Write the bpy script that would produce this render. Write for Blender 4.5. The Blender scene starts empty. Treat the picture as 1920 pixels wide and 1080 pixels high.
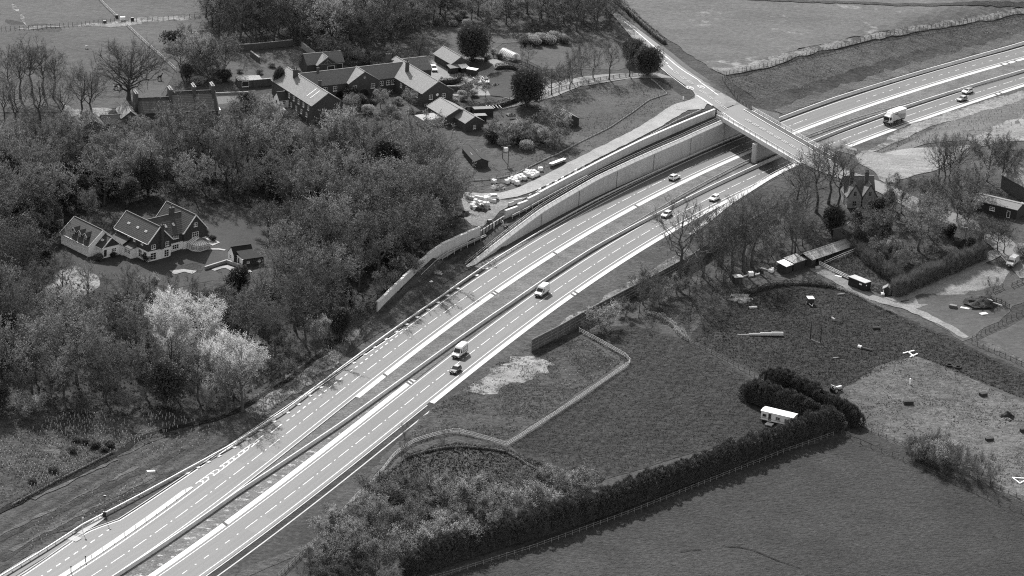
import bpy, bmesh, math, random
import numpy as np
from mathutils import Vector, Matrix
from mathutils.geometry import delaunay_2d_cdt

SC = bpy.context.scene
COL = SC.collection
rng = random.Random(7)
NR = np.random.RandomState(11)

# ------------------------------------------------------------------ camera
FOC, TH, RO, HC = 6200.0, 0.36466, 0.0610865, 313.08
cam_d = bpy.data.cameras.new('camera')
cam_d.sensor_width = 36.0
cam_d.lens = 36.0 * FOC / 1920.0
cam_d.clip_start = 5.0
cam_d.clip_end = 6000.0
cam = bpy.data.objects.new('camera', cam_d)
COL.objects.link(cam)
_r = Vector((1, 0, 0)); _f = Vector((0, math.cos(TH), -math.sin(TH))); _u = Vector((0, math.sin(TH), math.cos(TH)))
_c, _s = math.cos(RO), math.sin(RO)
_R = _r * _c + _u * _s; _U = _u * _c - _r * _s
cam.matrix_world = Matrix(((_R.x, _U.x, -_f.x, 0), (_R.y, _U.y, -_f.y, 0), (_R.z, _U.z, -_f.z, HC), (0, 0, 0, 1)))
SC.camera = cam

# ------------------------------------------------------------------ world, sun, exposure
SUN_EL, SUN_AZ = math.radians(37.5), math.radians(-18.0)     # azimuth from +Y towards +X
world = bpy.data.worlds.new('World'); SC.world = world; world.use_nodes = True
nt = world.node_tree; nt.nodes.clear()
sky = nt.nodes.new('ShaderNodeTexSky'); sky.sky_type = 'NISHITA'; sky.sun_disc = False
sky.sun_elevation = SUN_EL; sky.sun_rotation = SUN_AZ
sep = nt.nodes.new('ShaderNodeRGBToBW')                # black-and-white film
bg = nt.nodes.new('ShaderNodeBackground'); bg.inputs['Strength'].default_value = 0.125
wo = nt.nodes.new('ShaderNodeOutputWorld')
nt.links.new(sky.outputs[0], sep.inputs[0]); nt.links.new(sep.outputs[0], bg.inputs['Color']); nt.links.new(bg.outputs[0], wo.inputs[0])
sun_d = bpy.data.lights.new('sun', 'SUN'); sun_d.energy = 3.1; sun_d.angle = math.radians(0.5); sun_d.color = (1, 0.99, 0.98)
sun = bpy.data.objects.new('sun', sun_d); COL.objects.link(sun)
_sd = Vector((math.sin(SUN_AZ) * math.cos(SUN_EL), math.cos(SUN_AZ) * math.cos(SUN_EL), math.sin(SUN_EL)))
sun.rotation_euler = _sd.to_track_quat('Z', 'Y').to_euler(); sun.location = (0, 900, 300)
SC.view_settings.view_transform = 'Standard'; SC.view_settings.look = 'None'
SC.view_settings.exposure = 1.38; SC.view_settings.gamma = 1.0; SC.view_settings.use_curve_mapping = False
SC.cycles.use_denoising = False; SC.cycles.filter_width = 1.15
SC.cycles.max_bounces = 4; SC.cycles.diffuse_bounces = 2; SC.cycles.transparent_max_bounces = 6

# ------------------------------------------------------------------ road frame: u along the main road, w across it (left positive)
_A = math.radians(58)
EX = np.array([math.cos(_A), math.sin(_A)]); EY = np.array([-EX[1], EX[0]]); OO = np.array([10.0, 830.0])
RC = [4.211392644297899e-12, 2.2717043681966695e-09, -1.3244226735034179e-06, -0.0005106779183766913, 0.11799457178388642, -5.621952065826506]
LC = [-2.2862959669857893e-12, 2.52800052734233e-09, -8.177920924197187e-07, -0.0005346779365187518, 0.11734292562747516, 12.392272624492152]
def _ext(c, u):
    u = np.asarray(u, float); uc = np.clip(u, -235, 285)
    return np.polyval(c, uc) + (u - uc) * np.where(u > uc, -0.20, np.polyval(np.polyder(c), -235.0))
def Cn(u): return 0.5 * (_ext(RC, u) + _ext(LC, u))
def GH(u): return 0.5 * (_ext(LC, u) - _ext(RC, u))
def W2(u, w):                                   # road frame -> world xy
    v = np.asarray(w, float) + Cn(u); u = np.asarray(u, float)
    return OO[0] + u * EX[0] + v * EY[0], OO[1] + u * EX[1] + v * EY[1]
def UW(x, y):
    dx, dy = np.asarray(x, float) - OO[0], np.asarray(y, float) - OO[1]
    u = dx * EX[0] + dy * EX[1]
    return u, dx * EY[0] + dy * EY[1] - Cn(u)
def sst(t): t = np.clip(t, 0, 1); return t * t * (3 - 2 * t)
IP = np.interp
def hL(u): return IP(u, [-400, -110, -60, -50, 12, 25, 33, 65, 110, 136, 600], [0, 0, .5, 1.4, 2.8, 3.8, 4.8, 6.6, 7.2, 7.4, 7.4])
def hF(u): return IP(u, [-10, 33, 65, 110, 136, 160], [.25, 4.5, 5.8, 6.3, 6.8, 6.9])
def wF(u): return IP(u, [-9, 33, 65, 110, 150], [17.8, 17.2, 16.6, 15.0, 15.0])
def wU(u): return IP(u, [-54, -22, -14, -8, 9, 23, 32, 63, 95, 136, 160], [22.9, 26.2, 27.0, 27.0, 24.2, 23.9, 22.2, 20.5, 20.5, 20.0, 20.0])
def hR(u): return IP(u, [-400, 30, 54, 75, 98, 106, 135, 155, 180, 225, 260, 600], [0, 0, .5, 3.6, 6.2, 7.0, 7.3, 7.0, 5.0, 3.2, 3.0, 3.0])
def wR(u): return IP(u, [50, 75, 98, 106, 130, 160], [-20, -20.2, -21.4, -22.3, -22.3, -22])
def HUW(u, w):
    u = np.asarray(u, float); w = np.asarray(w, float)
    # left side
    wf, wu = wF(u), wU(u)
    wall = np.where(w < wf + .35, 0.0, np.where(w < wu + .3, np.maximum(hF(u) - .3, 0), hL(u)))
    slope = np.where(u < 60, hL(u) * sst((w - 16.0) / 10.0), hL(u) * sst((w - 17.5) / 26.0))
    k = sst((u + 14) / 5.0) * (1 - sst((u - 150) / 7.0))
    left = wall * k + slope * (1 - k)
    wr = wR(u)
    wallr = np.where(w > wr - .35, 0.0, hR(u))
    sloper = hR(u) * sst((-w - 18.0) / 26.0)
    kr = sst((u - 50) / 4.0) * (1 - sst((u - 136) / 7.0))
    right = wallr * kr + sloper * (1 - kr)
    H = np.where(w > 0, left, right)
    v = w + Cn(u); x = OO[0] + u * EX[0] + v * EY[0]; y = OO[1] + u * EX[1] + v * EY[1]      # road embankment at both ends of the bridge
    a = (x - 59.74) * .481 - (y - 956.68) * .877; b = (x - 59.74) * .877 + (y - 956.68) * .481
    emb = 7.18 - np.maximum(0, b - 13.4) / 1.7
    return np.where((w > 15.36) & (a > -34) & (a < 2) & (b > 2), np.maximum(H, emb), np.where((w < -22.66) & (a > 42) & (a < 52) & (b > 0), np.maximum(H, np.minimum(7.3, emb)), H))
def HT(x, y): return HUW(*UW(x, y))

# ------------------------------------------------------------------ where the photograph's sight lines meet the ground
def _dir(px, py):
    x, y = px - 960.0, 540.0 - py
    x, y = _c * x - _s * y, _s * x + _c * y
    return np.array([x, FOC * math.cos(TH) + y * math.sin(TH), -FOC * math.sin(TH) + y * math.cos(TH)])
def atz(px, py, z=0.0):
    d = _dir(px, py); t = (z - HC) / d[2]
    return (d[0] * t, d[1] * t, z)
_T = np.arange(0, 1.0001, 0.02)
def at(px, py, dz=0.0):
    d = _dir(px, py)
    t0, t1 = (12.0 - HC) / d[2], (-1.0 - HC) / d[2]
    for _ in range(3):
        ts = t0 + (t1 - t0) * _T
        z = HC + d[2] * ts; h = HT(d[0] * ts, d[1] * ts)
        i = int(np.argmax(z <= h + 1e-6))
        if i == 0: break
        t0, t1 = ts[i - 1], ts[i]
    t = t1; x, y = d[0] * t, d[1] * t
    return (x, y, float(HT(x, y)) + dz)
def atg(px, py):
    p = at(px, py); return p[0], p[1]

# ------------------------------------------------------------------ tagging and linking
def tag(o, label=None, cat=None, group=None, kind=None):
    if label: o['label'] = label
    if cat: o['category'] = cat
    if group: o['group'] = group
    if kind: o['kind'] = kind
    return o
def link(name, me, mat=None, parent=None, loc=None, rz=None):
    o = bpy.data.objects.new(name, me)
    if mat is not None and me is not None and len(me.materials) == 0: me.materials.append(mat)
    COL.objects.link(o)
    if parent is not None: o.parent = parent
    if loc is not None: o.location = loc
    if rz is not None: o.rotation_euler = (0, 0, rz)
    return o
def empty(name, loc, rz=0.0, label=None, cat=None, group=None):
    o = bpy.data.objects.new(name, None); COL.objects.link(o)
    o.empty_display_size = 0.5
    o.location = loc; o.rotation_euler = (0, 0, rz)
    return tag(o, label, cat, group)
def mesh(name, V, Fc, mat=None, smooth=False, uv=None):
    me = bpy.data.meshes.new(name)
    me.from_pydata([tuple(map(float, v)) for v in V] if not isinstance(V, np.ndarray) else V.tolist(), [], Fc if isinstance(Fc, list) else Fc.tolist())
    if mat is not None: me.materials.append(mat)
    if uv is not None:
        l = me.uv_layers.new(name='uv')
        idx = np.zeros(len(me.loops), np.int32); me.loops.foreach_get('vertex_index', idx)
        l.data.foreach_set('uv', np.asarray(uv, np.float32)[idx].ravel())
    if smooth: me.polygons.foreach_set('use_smooth', [True] * len(me.polygons))
    me.update(); return me
def dup(root, loc=None, rz=None, **tags):
    r = root.copy(); COL.objects.link(r)
    if loc is not None: r.location = loc
    if rz is not None: r.rotation_euler = (0, 0, rz)
    for k, v in tags.items(): r['category' if k == 'cat' else k] = v
    for ch in list(root.children):
        c = ch.copy(); COL.objects.link(c); c.parent = r
        for g in list(ch.children):
            d = g.copy(); COL.objects.link(d); d.parent = c
    return r

class MB:                                        # collects simple solids into one mesh
    def __init__(s): s.v = []; s.f = []
    def add(s, V, Fc):
        n = len(s.v); s.v += [tuple(p) for p in V]; s.f += [tuple(i + n for i in q) for q in Fc]; return s
    def box(s, x0, x1, y0, y1, z0, z1):
        return s.add([(x0, y0, z0), (x1, y0, z0), (x1, y1, z0), (x0, y1, z0), (x0, y0, z1), (x1, y0, z1), (x1, y1, z1), (x0, y1, z1)],
                     [(0, 3, 2, 1), (4, 5, 6, 7), (0, 1, 5, 4), (1, 2, 6, 5), (2, 3, 7, 6), (3, 0, 4, 7)])
    def bar(s, a, b, wd, ht=None, up=(0, 0, 1)):     # box beam from a to b (centre line)
        ht = wd if ht is None else ht
        a, b = Vector(a), Vector(b); d = (b - a).normalized(); up = Vector(up)
        sd = d.cross(up)
        if sd.length < 1e-4: sd = d.cross(Vector((1, 0, 0)))
        sd.normalize(); uu = sd.cross(d)
        P = []
        for e in (a, b):
            for i, j in ((-1, -1), (1, -1), (1, 1), (-1, 1)): P.append(e + sd * (i * wd / 2) + uu * (j * ht / 2))
        return s.add(P, [(0, 1, 2, 3), (7, 6, 5, 4), (0, 4, 5, 1), (1, 5, 6, 2), (2, 6, 7, 3), (3, 7, 4, 0)])
    def cyl(s, a, b, r0, r1=None, n=8):
        r1 = r0 if r1 is None else r1
        a, b = Vector(a), Vector(b); d = (b - a).normalized(); q = d.to_track_quat('Z', 'Y')
        P = []
        for e, r in ((a, r0), (b, r1)):
            for i in range(n): P.append(e + q @ Vector((r * math.cos(2 * math.pi * i / n), r * math.sin(2 * math.pi * i / n), 0)))
        F_ = [(i, (i + 1) % n, n + (i + 1) % n, n + i) for i in range(n)] + [tuple(reversed(range(n))), tuple(range(n, 2 * n))]
        return s.add(P, F_)
    def prism(s, poly, d0, d1, axis='y'):            # extrude polygon [(a,b)] along axis from d0 to d1; poly in (x,z) for y, (y,z) for x, (x,y) for z
        n = len(poly)
        def P(a, b, d): return (a, d, b) if axis == 'y' else ((d, a, b) if axis == 'x' else (a, b, d))
        V = [P(a, b, d0) for a, b in poly] + [P(a, b, d1) for a, b in poly]
        return s.add(V, [tuple(range(n)), tuple(reversed(range(n, 2 * n)))] + [(i, n + i, n + (i + 1) % n, (i + 1) % n) for i in range(n)])
    def mesh(s, name, mat=None, smooth=False, bevel=0):
        me = bpy.data.meshes.new(name); me.from_pydata(s.v, [], s.f)
        bm = bmesh.new(); bm.from_mesh(me)
        bmesh.ops.recalc_face_normals(bm, faces=bm.faces)
        if bevel:
            bmesh.ops.bevel(bm, geom=[e for e in bm.edges if len(e.link_faces) == 2 and e.calc_face_angle() > .5], offset=bevel, segments=1, affect='EDGES', clamp_overlap=True)
        bm.to_mesh(me); bm.free()
        if mat is not None: me.materials.append(mat)
        if smooth: me.polygons.foreach_set('use_smooth', [True] * len(me.polygons))
        return me
    def build(s, name, mat=None, parent=None, loc=None, rz=None, smooth=False, bevel=0):
        return link(name, s.mesh(name, mat, smooth, bevel), None, parent, loc, rz)

# ------------------------------------------------------------------ materials (a black-and-white photograph: greys only)
def _mat(name):
    m = bpy.data.materials.new(name); m.use_nodes = True
    n = m.node_tree.nodes; b = n['Principled BSDF']
    b.inputs['Specular IOR Level'].default_value = 0.3
    return m, m.node_tree, b
def _noise(nt_, scale, detail=4, rough=.6, vec=None):
    t = nt_.nodes.new('ShaderNodeTexNoise'); t.inputs['Scale'].default_value = scale
    t.inputs['Detail'].default_value = detail; t.inputs['Roughness'].default_value = rough
    if vec is not None: nt_.links.new(vec, t.inputs['Vector'])
    return t.outputs['Fac']
def _ramp(nt_, src, stops):
    r = nt_.nodes.new('ShaderNodeValToRGB'); e = r.color_ramp.elements
    while len(e) < len(stops): e.new(.5)
    for i, (p, g) in enumerate(stops): e[i].position = p; e[i].color = (g, g, g, 1)
    nt_.links.new(src, r.inputs[0]); return r.outputs[0]
def _mul(nt_, a, b, op='MULTIPLY'):
    m = nt_.nodes.new('ShaderNodeMath'); m.operation = op
    for i, s in enumerate((a, b)):
        if isinstance(s, (int, float)): m.inputs[i].default_value = s
        else: nt_.links.new(s, m.inputs[i])
    return m.outputs[0]
def flat(name, g, rough=.8, spec=.3, metal=0.0, var=0.0, vs=1.0):
    m, t, b = _mat(name)
    b.inputs['Roughness'].default_value = rough; b.inputs['Specular IOR Level'].default_value = spec; b.inputs['Metallic'].default_value = metal
    if var:
        tc = t.nodes.new('ShaderNodeTexCoord')
        f = _noise(t, vs, 5, .65, tc.outputs['Object'])
        t.links.new(_ramp(t, f, [(.3, g * (1 - var)), (.7, g * (1 + var))]), b.inputs['Base Color'])
    else: b.inputs['Base Color'].default_value = (g, g, g, 1)
    return m
def soil(name, g, big=(.02, .25), mid=(.15, .3), fine=(1.3, .5), bump=.5, rough=.95, patch=None, stretch=None, rot=0.0, under=None, lines=None):
    """ground cover: base grey g, relative variation at three scales, relief from the fine scale, optional bare patches"""
    m, t, b = _mat(name)
    b.inputs['Roughness'].default_value = rough; b.inputs['Specular IOR Level'].default_value = .1
    tc = t.nodes.new('ShaderNodeTexCoord'); vec = tc.outputs['Object']
    if stretch:
        mp = t.nodes.new('ShaderNodeMapping'); mp.inputs['Scale'].default_value = (stretch[0], stretch[1], 1); mp.inputs['Rotation'].default_value = (0, 0, rot)
        t.links.new(vec, mp.inputs['Vector']); svec = mp.outputs[0]
    else: svec = vec
    v = None
    for (s, a), dt, vv in ((big, 3, vec), (mid, 5, svec), (fine, 4, vec)):
        r = _ramp(t, _noise(t, s, dt, .65, vv), [(.28, 1 - a), (.72, 1 + a)])
        v = r if v is None else _mul(t, v, r)
    v = _mul(t, v, g)
    if patch:
        s, lo, hi, pg = patch
        pm = _ramp(t, _noise(t, s, 6, .7, vec), [(lo, 0), (hi, 1)])
        mx = t.nodes.new('ShaderNodeMix'); mx.data_type = 'FLOAT'
        t.links.new(pm, mx.inputs[0]); t.links.new(v, mx.inputs[2]); mx.inputs[3].default_value = pg
        v = mx.outputs[0]
    if lines:                                       # wheelings and mowing lines: (spacing m, angle, strength)
        mp = t.nodes.new('ShaderNodeMapping'); mp.inputs['Rotation'].default_value = (0, 0, lines[1]); t.links.new(vec, mp.inputs['Vector'])
        wv = t.nodes.new('ShaderNodeTexWave'); wv.inputs['Scale'].default_value = .314 / lines[0] ; wv.inputs['Distortion'].default_value = 2.5; wv.inputs['Detail'].default_value = 3; wv.inputs['Detail Scale'].default_value = .6
        t.links.new(mp.outputs[0], wv.inputs['Vector']); v = _mul(t, v, _ramp(t, wv.outputs['Fac'], [(.0, 1 - lines[2]), (1.0, 1 + lines[2])]))
    if under is not None:                           # ragged edge: the cover thins out into what lies round it
        at_ = t.nodes.new('ShaderNodeAttribute'); at_.attribute_name = 'edge'
        e = _mul(t, at_.outputs['Fac'], _mul(t, _mul(t, _noise(t, .35, 5, .75, vec), 2.4), -.75, 'ADD'), 'ADD')
        f = _ramp(t, e, [(.42, 0), (.62, 1)])
        un = _mul(t, _ramp(t, _noise(t, .8, 5, .65, vec), [(.3, .65), (.7, 1.35)]), under)
        mx = t.nodes.new('ShaderNodeMix'); mx.data_type = 'FLOAT'; t.links.new(f, mx.inputs[0]); t.links.new(un, mx.inputs[2]); t.links.new(v, mx.inputs[3]); v = mx.outputs[0]
    t.links.new(v, b.inputs['Base Color'])
    bp = t.nodes.new('ShaderNodeBump'); bp.inputs['Strength'].default_value = 1.0; bp.inputs['Distance'].default_value = .5 * bump
    f2 = _mul(t, _noise(t, fine[0] * 1.1, 4, .7, vec), _noise(t, fine[0] * .35, 3, .6, vec), 'ADD')
    t.links.new(f2, bp.inputs['Height']); t.links.new(bp.outputs[0], b.inputs['Normal'])
    return m
def asphalt(name, g, contrast=.12):
    """UV x along, y across the carriageway in metres: long tyre bands and fine aggregate"""
    m, t, b = _mat(name)
    b.inputs['Roughness'].default_value = .62; b.inputs['Specular IOR Level'].default_value = .25
    uv = t.nodes.new('ShaderNodeUVMap')
    mp = t.nodes.new('ShaderNodeMapping'); mp.inputs['Scale'].default_value = (.008, 1.1, 1); t.links.new(uv.outputs[0], mp.inputs['Vector'])
    a = _ramp(t, _noise(t, 1.0, 3, .6, mp.outputs[0]), [(.3, 1 - contrast), (.7, 1 + contrast)])
    mp2 = t.nodes.new('ShaderNodeMapping'); mp2.inputs['Scale'].default_value = (.03, .3, 1); t.links.new(uv.outputs[0], mp2.inputs['Vector'])
    c = _ramp(t, _noise(t, 1.0, 5, .7, mp2.outputs[0]), [(.3, .9), (.7, 1.1)])
    tc = t.nodes.new('ShaderNodeTexCoord')
    d = _ramp(t, _noise(t, 3.0, 4, .7, tc.outputs['Object']), [(.3, .9), (.7, 1.1)])
    t.links.new(_mul(t, _mul(t, _mul(t, a, c), d), g), b.inputs['Base Color'])
    return m
M = {}
M['asphalt'] = asphalt('asphalt', .057, .28)
M['asphalt_dark'] = asphalt('asphalt_dark', .04, .08)
M['asphalt_pale'] = asphalt('asphalt_pale', .085, .1)
M['paint'] = flat('road_paint', .62, .6, .3, 0, .06, .8)
M['paint_worn'] = flat('worn_road_paint', .42, .7, .3, 0, .25, .6)
M['channel'] = flat('concrete_channel', .42, .7, .3, 0, .1, .25)
M['kerb'] = flat('kerb_concrete', .36, .8, .3, 0, .15, .5)
def streaky(name, g, var=.18):
    m, t, b = _mat(name); b.inputs['Roughness'].default_value = .9
    tc = t.nodes.new('ShaderNodeTexCoord'); v = tc.outputs['Object']
    mp = t.nodes.new('ShaderNodeMapping'); mp.inputs['Scale'].default_value = (1.1, 1.1, .12); t.links.new(v, mp.inputs['Vector'])
    a = _ramp(t, _noise(t, 1.0, 6, .7, mp.outputs[0]), [(.32, 1 - var), (.68, 1 + var)]); c = _ramp(t, _noise(t, .22, 4, .6, v), [(.3, 1 - var * .8), (.7, 1 + var * .8)])
    t.links.new(_mul(t, _mul(t, a, c), g), b.inputs['Base Color']); return m
M['concrete'] = streaky('wall_concrete', .42, .1)
M['concrete_pale'] = flat('pale_concrete', .52, .85, .3, 0, .12, .5)
M['concrete_dark'] = flat('dark_concrete', .3, .9, .3, 0, .2, .4)
M['steel'] = flat('galvanised_steel', .5, .5, .5, .0, .12, .7)
M['steel_dark'] = flat('dark_steel', .08, .5, .5, .2)
M['timber'] = flat('weathered_timber', .2, .9, .2, 0, .25, .8)
M['timber_pale'] = flat('pale_new_timber', .5, .85, .2, 0, .15, .8)
M['timber_dark'] = flat('dark_timber', .06, .9, .2, 0, .25, .8)
M['black'] = flat('black_paint', .015, .5, .4)
M['rubber'] = flat('tyre_rubber', .02, .9, .2)
M['white'] = flat('white_paint', .8, .35, .5)
M['render'] = flat('white_render', .86, .9, .2, 0, .06, .8)
M['glass'] = flat('dark_glass', .02, .06, .8)
M['brick'] = flat('dark_brick', .085, .9, .2, 0, .25, 1.6)
M['plastic_white'] = flat('white_plastic', .75, .5, .4, 0, .08, 1.2)
def grid_sheet(name, us, wl, wr, dz, mat, n=1, kind='structure'):
    """strip in the road frame between two edge functions, draped on the ground"""
    us = np.asarray(us, float); V = []; UVs = []
    for u in us:
        a, b = float(wl(u)), float(wr(u))
        for k in range(n + 1):
            w = a + (b - a) * k / n
            x, y = W2(u, w); V.append((float(x), float(y), dz)); UVs.append((u, w - a))
    Fq = []
    for i in range(len(us) - 1):
        for k in range(n):
            q = i * (n + 1) + k; Fq.append((q, q + 1, q + n + 2, q + n + 1))
    me = mesh(name, V, Fq, mat, uv=UVs)
    return tag(link(name, me), kind=kind)
# ------------------------------------------------------------------ ground: one sheet, fine near the road and its walls
M['ground'] = soil('rough_grass', .052, (.012, .3), (.09, .35), (.9, .45), .7)
def _ground():
    us = np.concatenate([np.arange(-1200, -260, 40), np.arange(-260, 340, 3.0), np.arange(340, 1700, 40)])
    fixed_r = [-800, -600, -450, -350, -300, -260, -230, -210, -195, -180, -165, -150, -138, -126, -114, -104, -95, -87, -80, -74, -68, -62, -56, -51, -46, -42, -38, -34, -31, -28, -26, -24.3]
    fixed_m = [-18.5, -15, -12, -8, -4, 0, 4, 8, 11, 13.5]
    fixed_l = [30, 32, 34, 37, 40, 44, 48, 54, 60, 67, 75, 84, 94, 105, 117, 130, 144, 160, 176, 192, 208, 226, 246, 270, 300, 340, 400, 500, 700, 1000]
    V = []; n = None
    for u in us:
        row = list(fixed_r) + [float(wR(u)) - .36, float(wR(u)) - .30] + fixed_m + [float(wF(u)) + .30, float(wF(u)) + .36, 18.4, 19.6, float(wU(u)) + .27, float(wU(u)) + .33, 28.2] + fixed_l
        n = len(row); row = np.array(row)
        x, y = W2(np.full(n, u), row); z = HUW(np.full(n, u), row)
        V += list(zip(x.tolist(), y.tolist(), z.tolist()))
    Fq = [(i * n + k, (i + 1) * n + k, (i + 1) * n + k + 1, i * n + k + 1) for i in range(len(us) - 1) for k in range(n - 1)]
    tag(link('ground', mesh('ground', V, Fq, M['ground'], smooth=True)), kind='structure')
_ground()

def jitter_poly(pts, amp, step=3.0):
    P = [Vector(p) for p in pts]; out = []
    for i in range(len(P)):
        a, b = P[i], P[(i + 1) % len(P)]; L = (b - a).length; k = max(1, int(L / step))
        nrm = Vector((-(b - a).y, (b - a).x)).normalized() if L > 0 else Vector((0, 0))
        for j in range(k):
            q = a.lerp(b, j / k)
            if amp: q = q + nrm * (rng.uniform(-amp, amp) + amp * .8 * math.sin(j * .9 + i))
            out.append(q)
    return out
NDR = [0]
def drape(name, px, mat, layer, amp=.5, grid=6.0, kind='structure', step=3.0, world_pts=None, lift=0.0, feather=4.0, zfun=None):
    """a patch of ground cover laid on the ground inside an outline"""
    base = world_pts if world_pts is not None else [atg(*q) for q in px]
    P = jitter_poly(base, amp, step)
    xs = [p.x for p in P]; ys = [p.y for p in P]
    pts = list(P); n = len(P)
    gx = np.arange(min(xs), max(xs), grid); gy = np.arange(min(ys), max(ys), grid)
    pts += [Vector((x + .31 * grid * ((j % 2)), y)) for j, y in enumerate(gy) for x in gx]
    vo, eo, fo, *_ = delaunay_2d_cdt(pts, [(i, (i + 1) % n) for i in range(n)], [list(range(n))], 1, 1e-3)
    A = np.array([(v.x, v.y) for v in vo])
    NDR[0] += 1
    Z = HT(A[:, 0], A[:, 1]) + .05 + .03 * layer + .0021 * (NDR[0] % 14) + lift
    if zfun is not None: Z = np.array([max(z, zfun(x, y)) for (x, y), z in zip(A, Z)])
    me = mesh(name, np.column_stack([A, Z]), [list(f)[::1] for f in fo], mat)
    B0 = np.array([(p.x, p.y) for p in P]); B1 = np.roll(B0, -1, 0); dmin = np.full(len(A), 1e9)
    for p0_, p1_ in zip(B0, B1):
        e_ = p1_ - p0_; L2 = max(1e-9, float(e_ @ e_)); tt = np.clip(((A - p0_) @ e_) / L2, 0, 1); dmin = np.minimum(dmin, np.hypot(A[:, 0] - p0_[0] - tt * e_[0], A[:, 1] - p0_[1] - tt * e_[1]))
    at_ = me.attributes.new('edge', 'FLOAT', 'POINT'); at_.data.foreach_set('value', np.clip(dmin / feather, 0, 1).astype(np.float32))
    if me.polygons and me.polygons[0].normal.z < 0: me.flip_normals()
    return tag(link(name, me), kind=kind)
def spline(pts, step=2.0):
    """Catmull-Rom through 2D points, resampled"""
    P = [Vector(p) for p in pts]
    if len(P) < 2: return P
    Q = [P[0] * 2 - P[1]] + P + [P[-1] * 2 - P[-2]]; out = []
    for i in range(1, len(Q) - 2):
        a, b, c, d = Q[i - 1], Q[i], Q[i + 1], Q[i + 2]; k = max(1, int((c - b).length / step))
        for j in range(k):
            t = j / k
            out.append(.5 * ((2 * b) + (c - a) * t + (2 * a - 5 * b + 4 * c - d) * t * t + (3 * b - a - 3 * c + d) * t ** 3))
    out.append(P[-1]); return out
def ribbon(name, line, width, mat, layer, px=True, amp=0.0, zf=None, kind='structure', step=2.0, smoothline=True, off=0.0):
    """a track or painted band of some width along a line on the ground (width: number or function of 0..1)"""
    base = [atg(*q) for q in line] if px else line
    P = spline(base, step) if smoothline else [Vector(p) for p in base]
    n = len(P); V = []; UVs = []; d = 0
    for i, p in enumerate(P):
        t = (P[min(i + 1, n - 1)] - P[max(i - 1, 0)]).normalized(); nn = Vector((-t.y, t.x))
        if i: d += (p - P[i - 1]).length
        wd = width(i / (n - 1)) if callable(width) else width
        m = max(1, int(wd / 3.0)) + 1
        if not callable(width): mm = m
        else: mm = 3
        for k in range(mm + 1):
            s = (k / mm - .5) * wd + off
            j = rng.uniform(-amp, amp) if (amp and k in (0, mm)) else 0
            q = p + nn * (s + j)
            z = (zf(q.x, q.y) if zf else float(HT(q.x, q.y))) + .05 + .03 * layer
            V.append((q.x, q.y, z)); UVs.append((d, s))
    Fq = [(i * (mm + 1) + k, i * (mm + 1) + k + 1, (i + 1) * (mm + 1) + k + 1, (i + 1) * (mm + 1) + k)[::-1] for i in range(n - 1) for k in range(mm)]
    return tag(link(name, mesh(name, V, Fq, mat, uv=UVs)), kind=kind)
# ------------------------------------------------------------------ main road
US = np.arange(-300, 460, 3.0)
Lc = lambda o: (lambda u: float(GH(u)) + o)
Rc = lambda o: (lambda u: -float(GH(u)) + o)
lw = lambda u: float(GH(u)) + float(IP(u, [-400, -205, -198, -192, -186, -171, -146, -100, -56, 600], [13.0, 13.2, 12.6, 10.2, 9.9, 9.4, 8.4, 5.9, 4.1, 3.95]))
grid_sheet('carriageway', US, lw, Lc(-4.5), .02, M['asphalt'], 5)
grid_sheet('carriageway', US, Rc(4.2), Rc(-4.5), .02, M['asphalt'], 3)
def line_sheet(name, us, wf, width, mat, dz=.03): return grid_sheet(name, us, lambda u: wf(u) + width / 2, lambda u: wf(u) - width / 2, dz, mat)
def rng_u(a, b, s=3.0): return np.append(np.arange(a, b, s), b)
lw2 = lambda u: float(GH(u)) + float(IP(u, [-400, -226, -205, -200, -192, -184, -171, -146, -100, -90, -56, 600], [11.9, 12.0, 12.9, 12.5, 9.95, 9.65, 9.2, 8.2, 5.8, 5.35, 4.0, 3.7]))
line_sheet('road_marking', rng_u(-300, -57), lw2, .2, M['paint'])
line_sheet('road_marking', rng_u(-55.6, 450), Lc(3.6), .17, M['paint'])
line_sheet('road_marking', US, Lc(-3.6), .17, M['paint'])
line_sheet('road_marking', US, Rc(3.6), .17, M['paint'])
line_sheet('road_marking', US, Rc(-3.6), .17, M['paint'])
def dashes(name, u0, u1, mod, mark, wf, width, stud=True):
    us = u0
    V = []; Fq = []
    def quad(a, b, wd):
        n0 = len(V); k = max(1, int((b - a) / 3))
        for i in range(k + 1):
            u = a + (b - a) * i / k; c = wf(u)
            for s in (wd / 2, -wd / 2):
                x, y = W2(u, c + s); V.append((float(x), float(y), .034))
        for i in range(k): q = n0 + 2 * i; Fq.append((q, q + 1, q + 3, q + 2))
    while us < u1:
        quad(us, us + mark, width)
        if stud: quad(us + mark + (mod - mark) / 2 - .28, us + mark + (mod - mark) / 2 + .28, width * 1.5)
        us += mod
    tag(link(name, mesh(name, V, Fq, M['paint'])), kind='structure')
def u_at(px, py): return float(UW(*atz(px, py)[:2])[0])
du = u_at(40 + 910 / 5.4, 880 + 955 / 5.4); MOD = 8.9
dashes('lane_line', du - MOD * 12, 172, MOD, 5.4, Lc(0), .15)
dashes('lane_line', u_at(1640 + 162 / 6.171, 80 + 555 / 6.171) - MOD * 2, 440, MOD, 2.0, Lc(0), .15)
du = u_at(1120 + 85 / 5.4, 300 + 980 / 5.4) - 5.4
dashes('lane_line', du - MOD * 22, 440, MOD, 5.4, Rc(0), .15); dashes('lane_line', du - MOD * 32, du - MOD * 22 - 1, MOD, 2.0, Rc(0), .15)
dashes('lane_line', -124, -55, 2.9, 1.5, Lc(3.3), .24, False)
dashes('lane_line', -290, -195, 3.4, 1.7, lambda u: float(GH(u)) + float(IP(u, [-300, -224, -194], [8.3, 8.75, 9.6])), .24, False)
line_sheet('road_marking', rng_u(-132, -126), Lc(3.5), .3, M['paint'])
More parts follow.
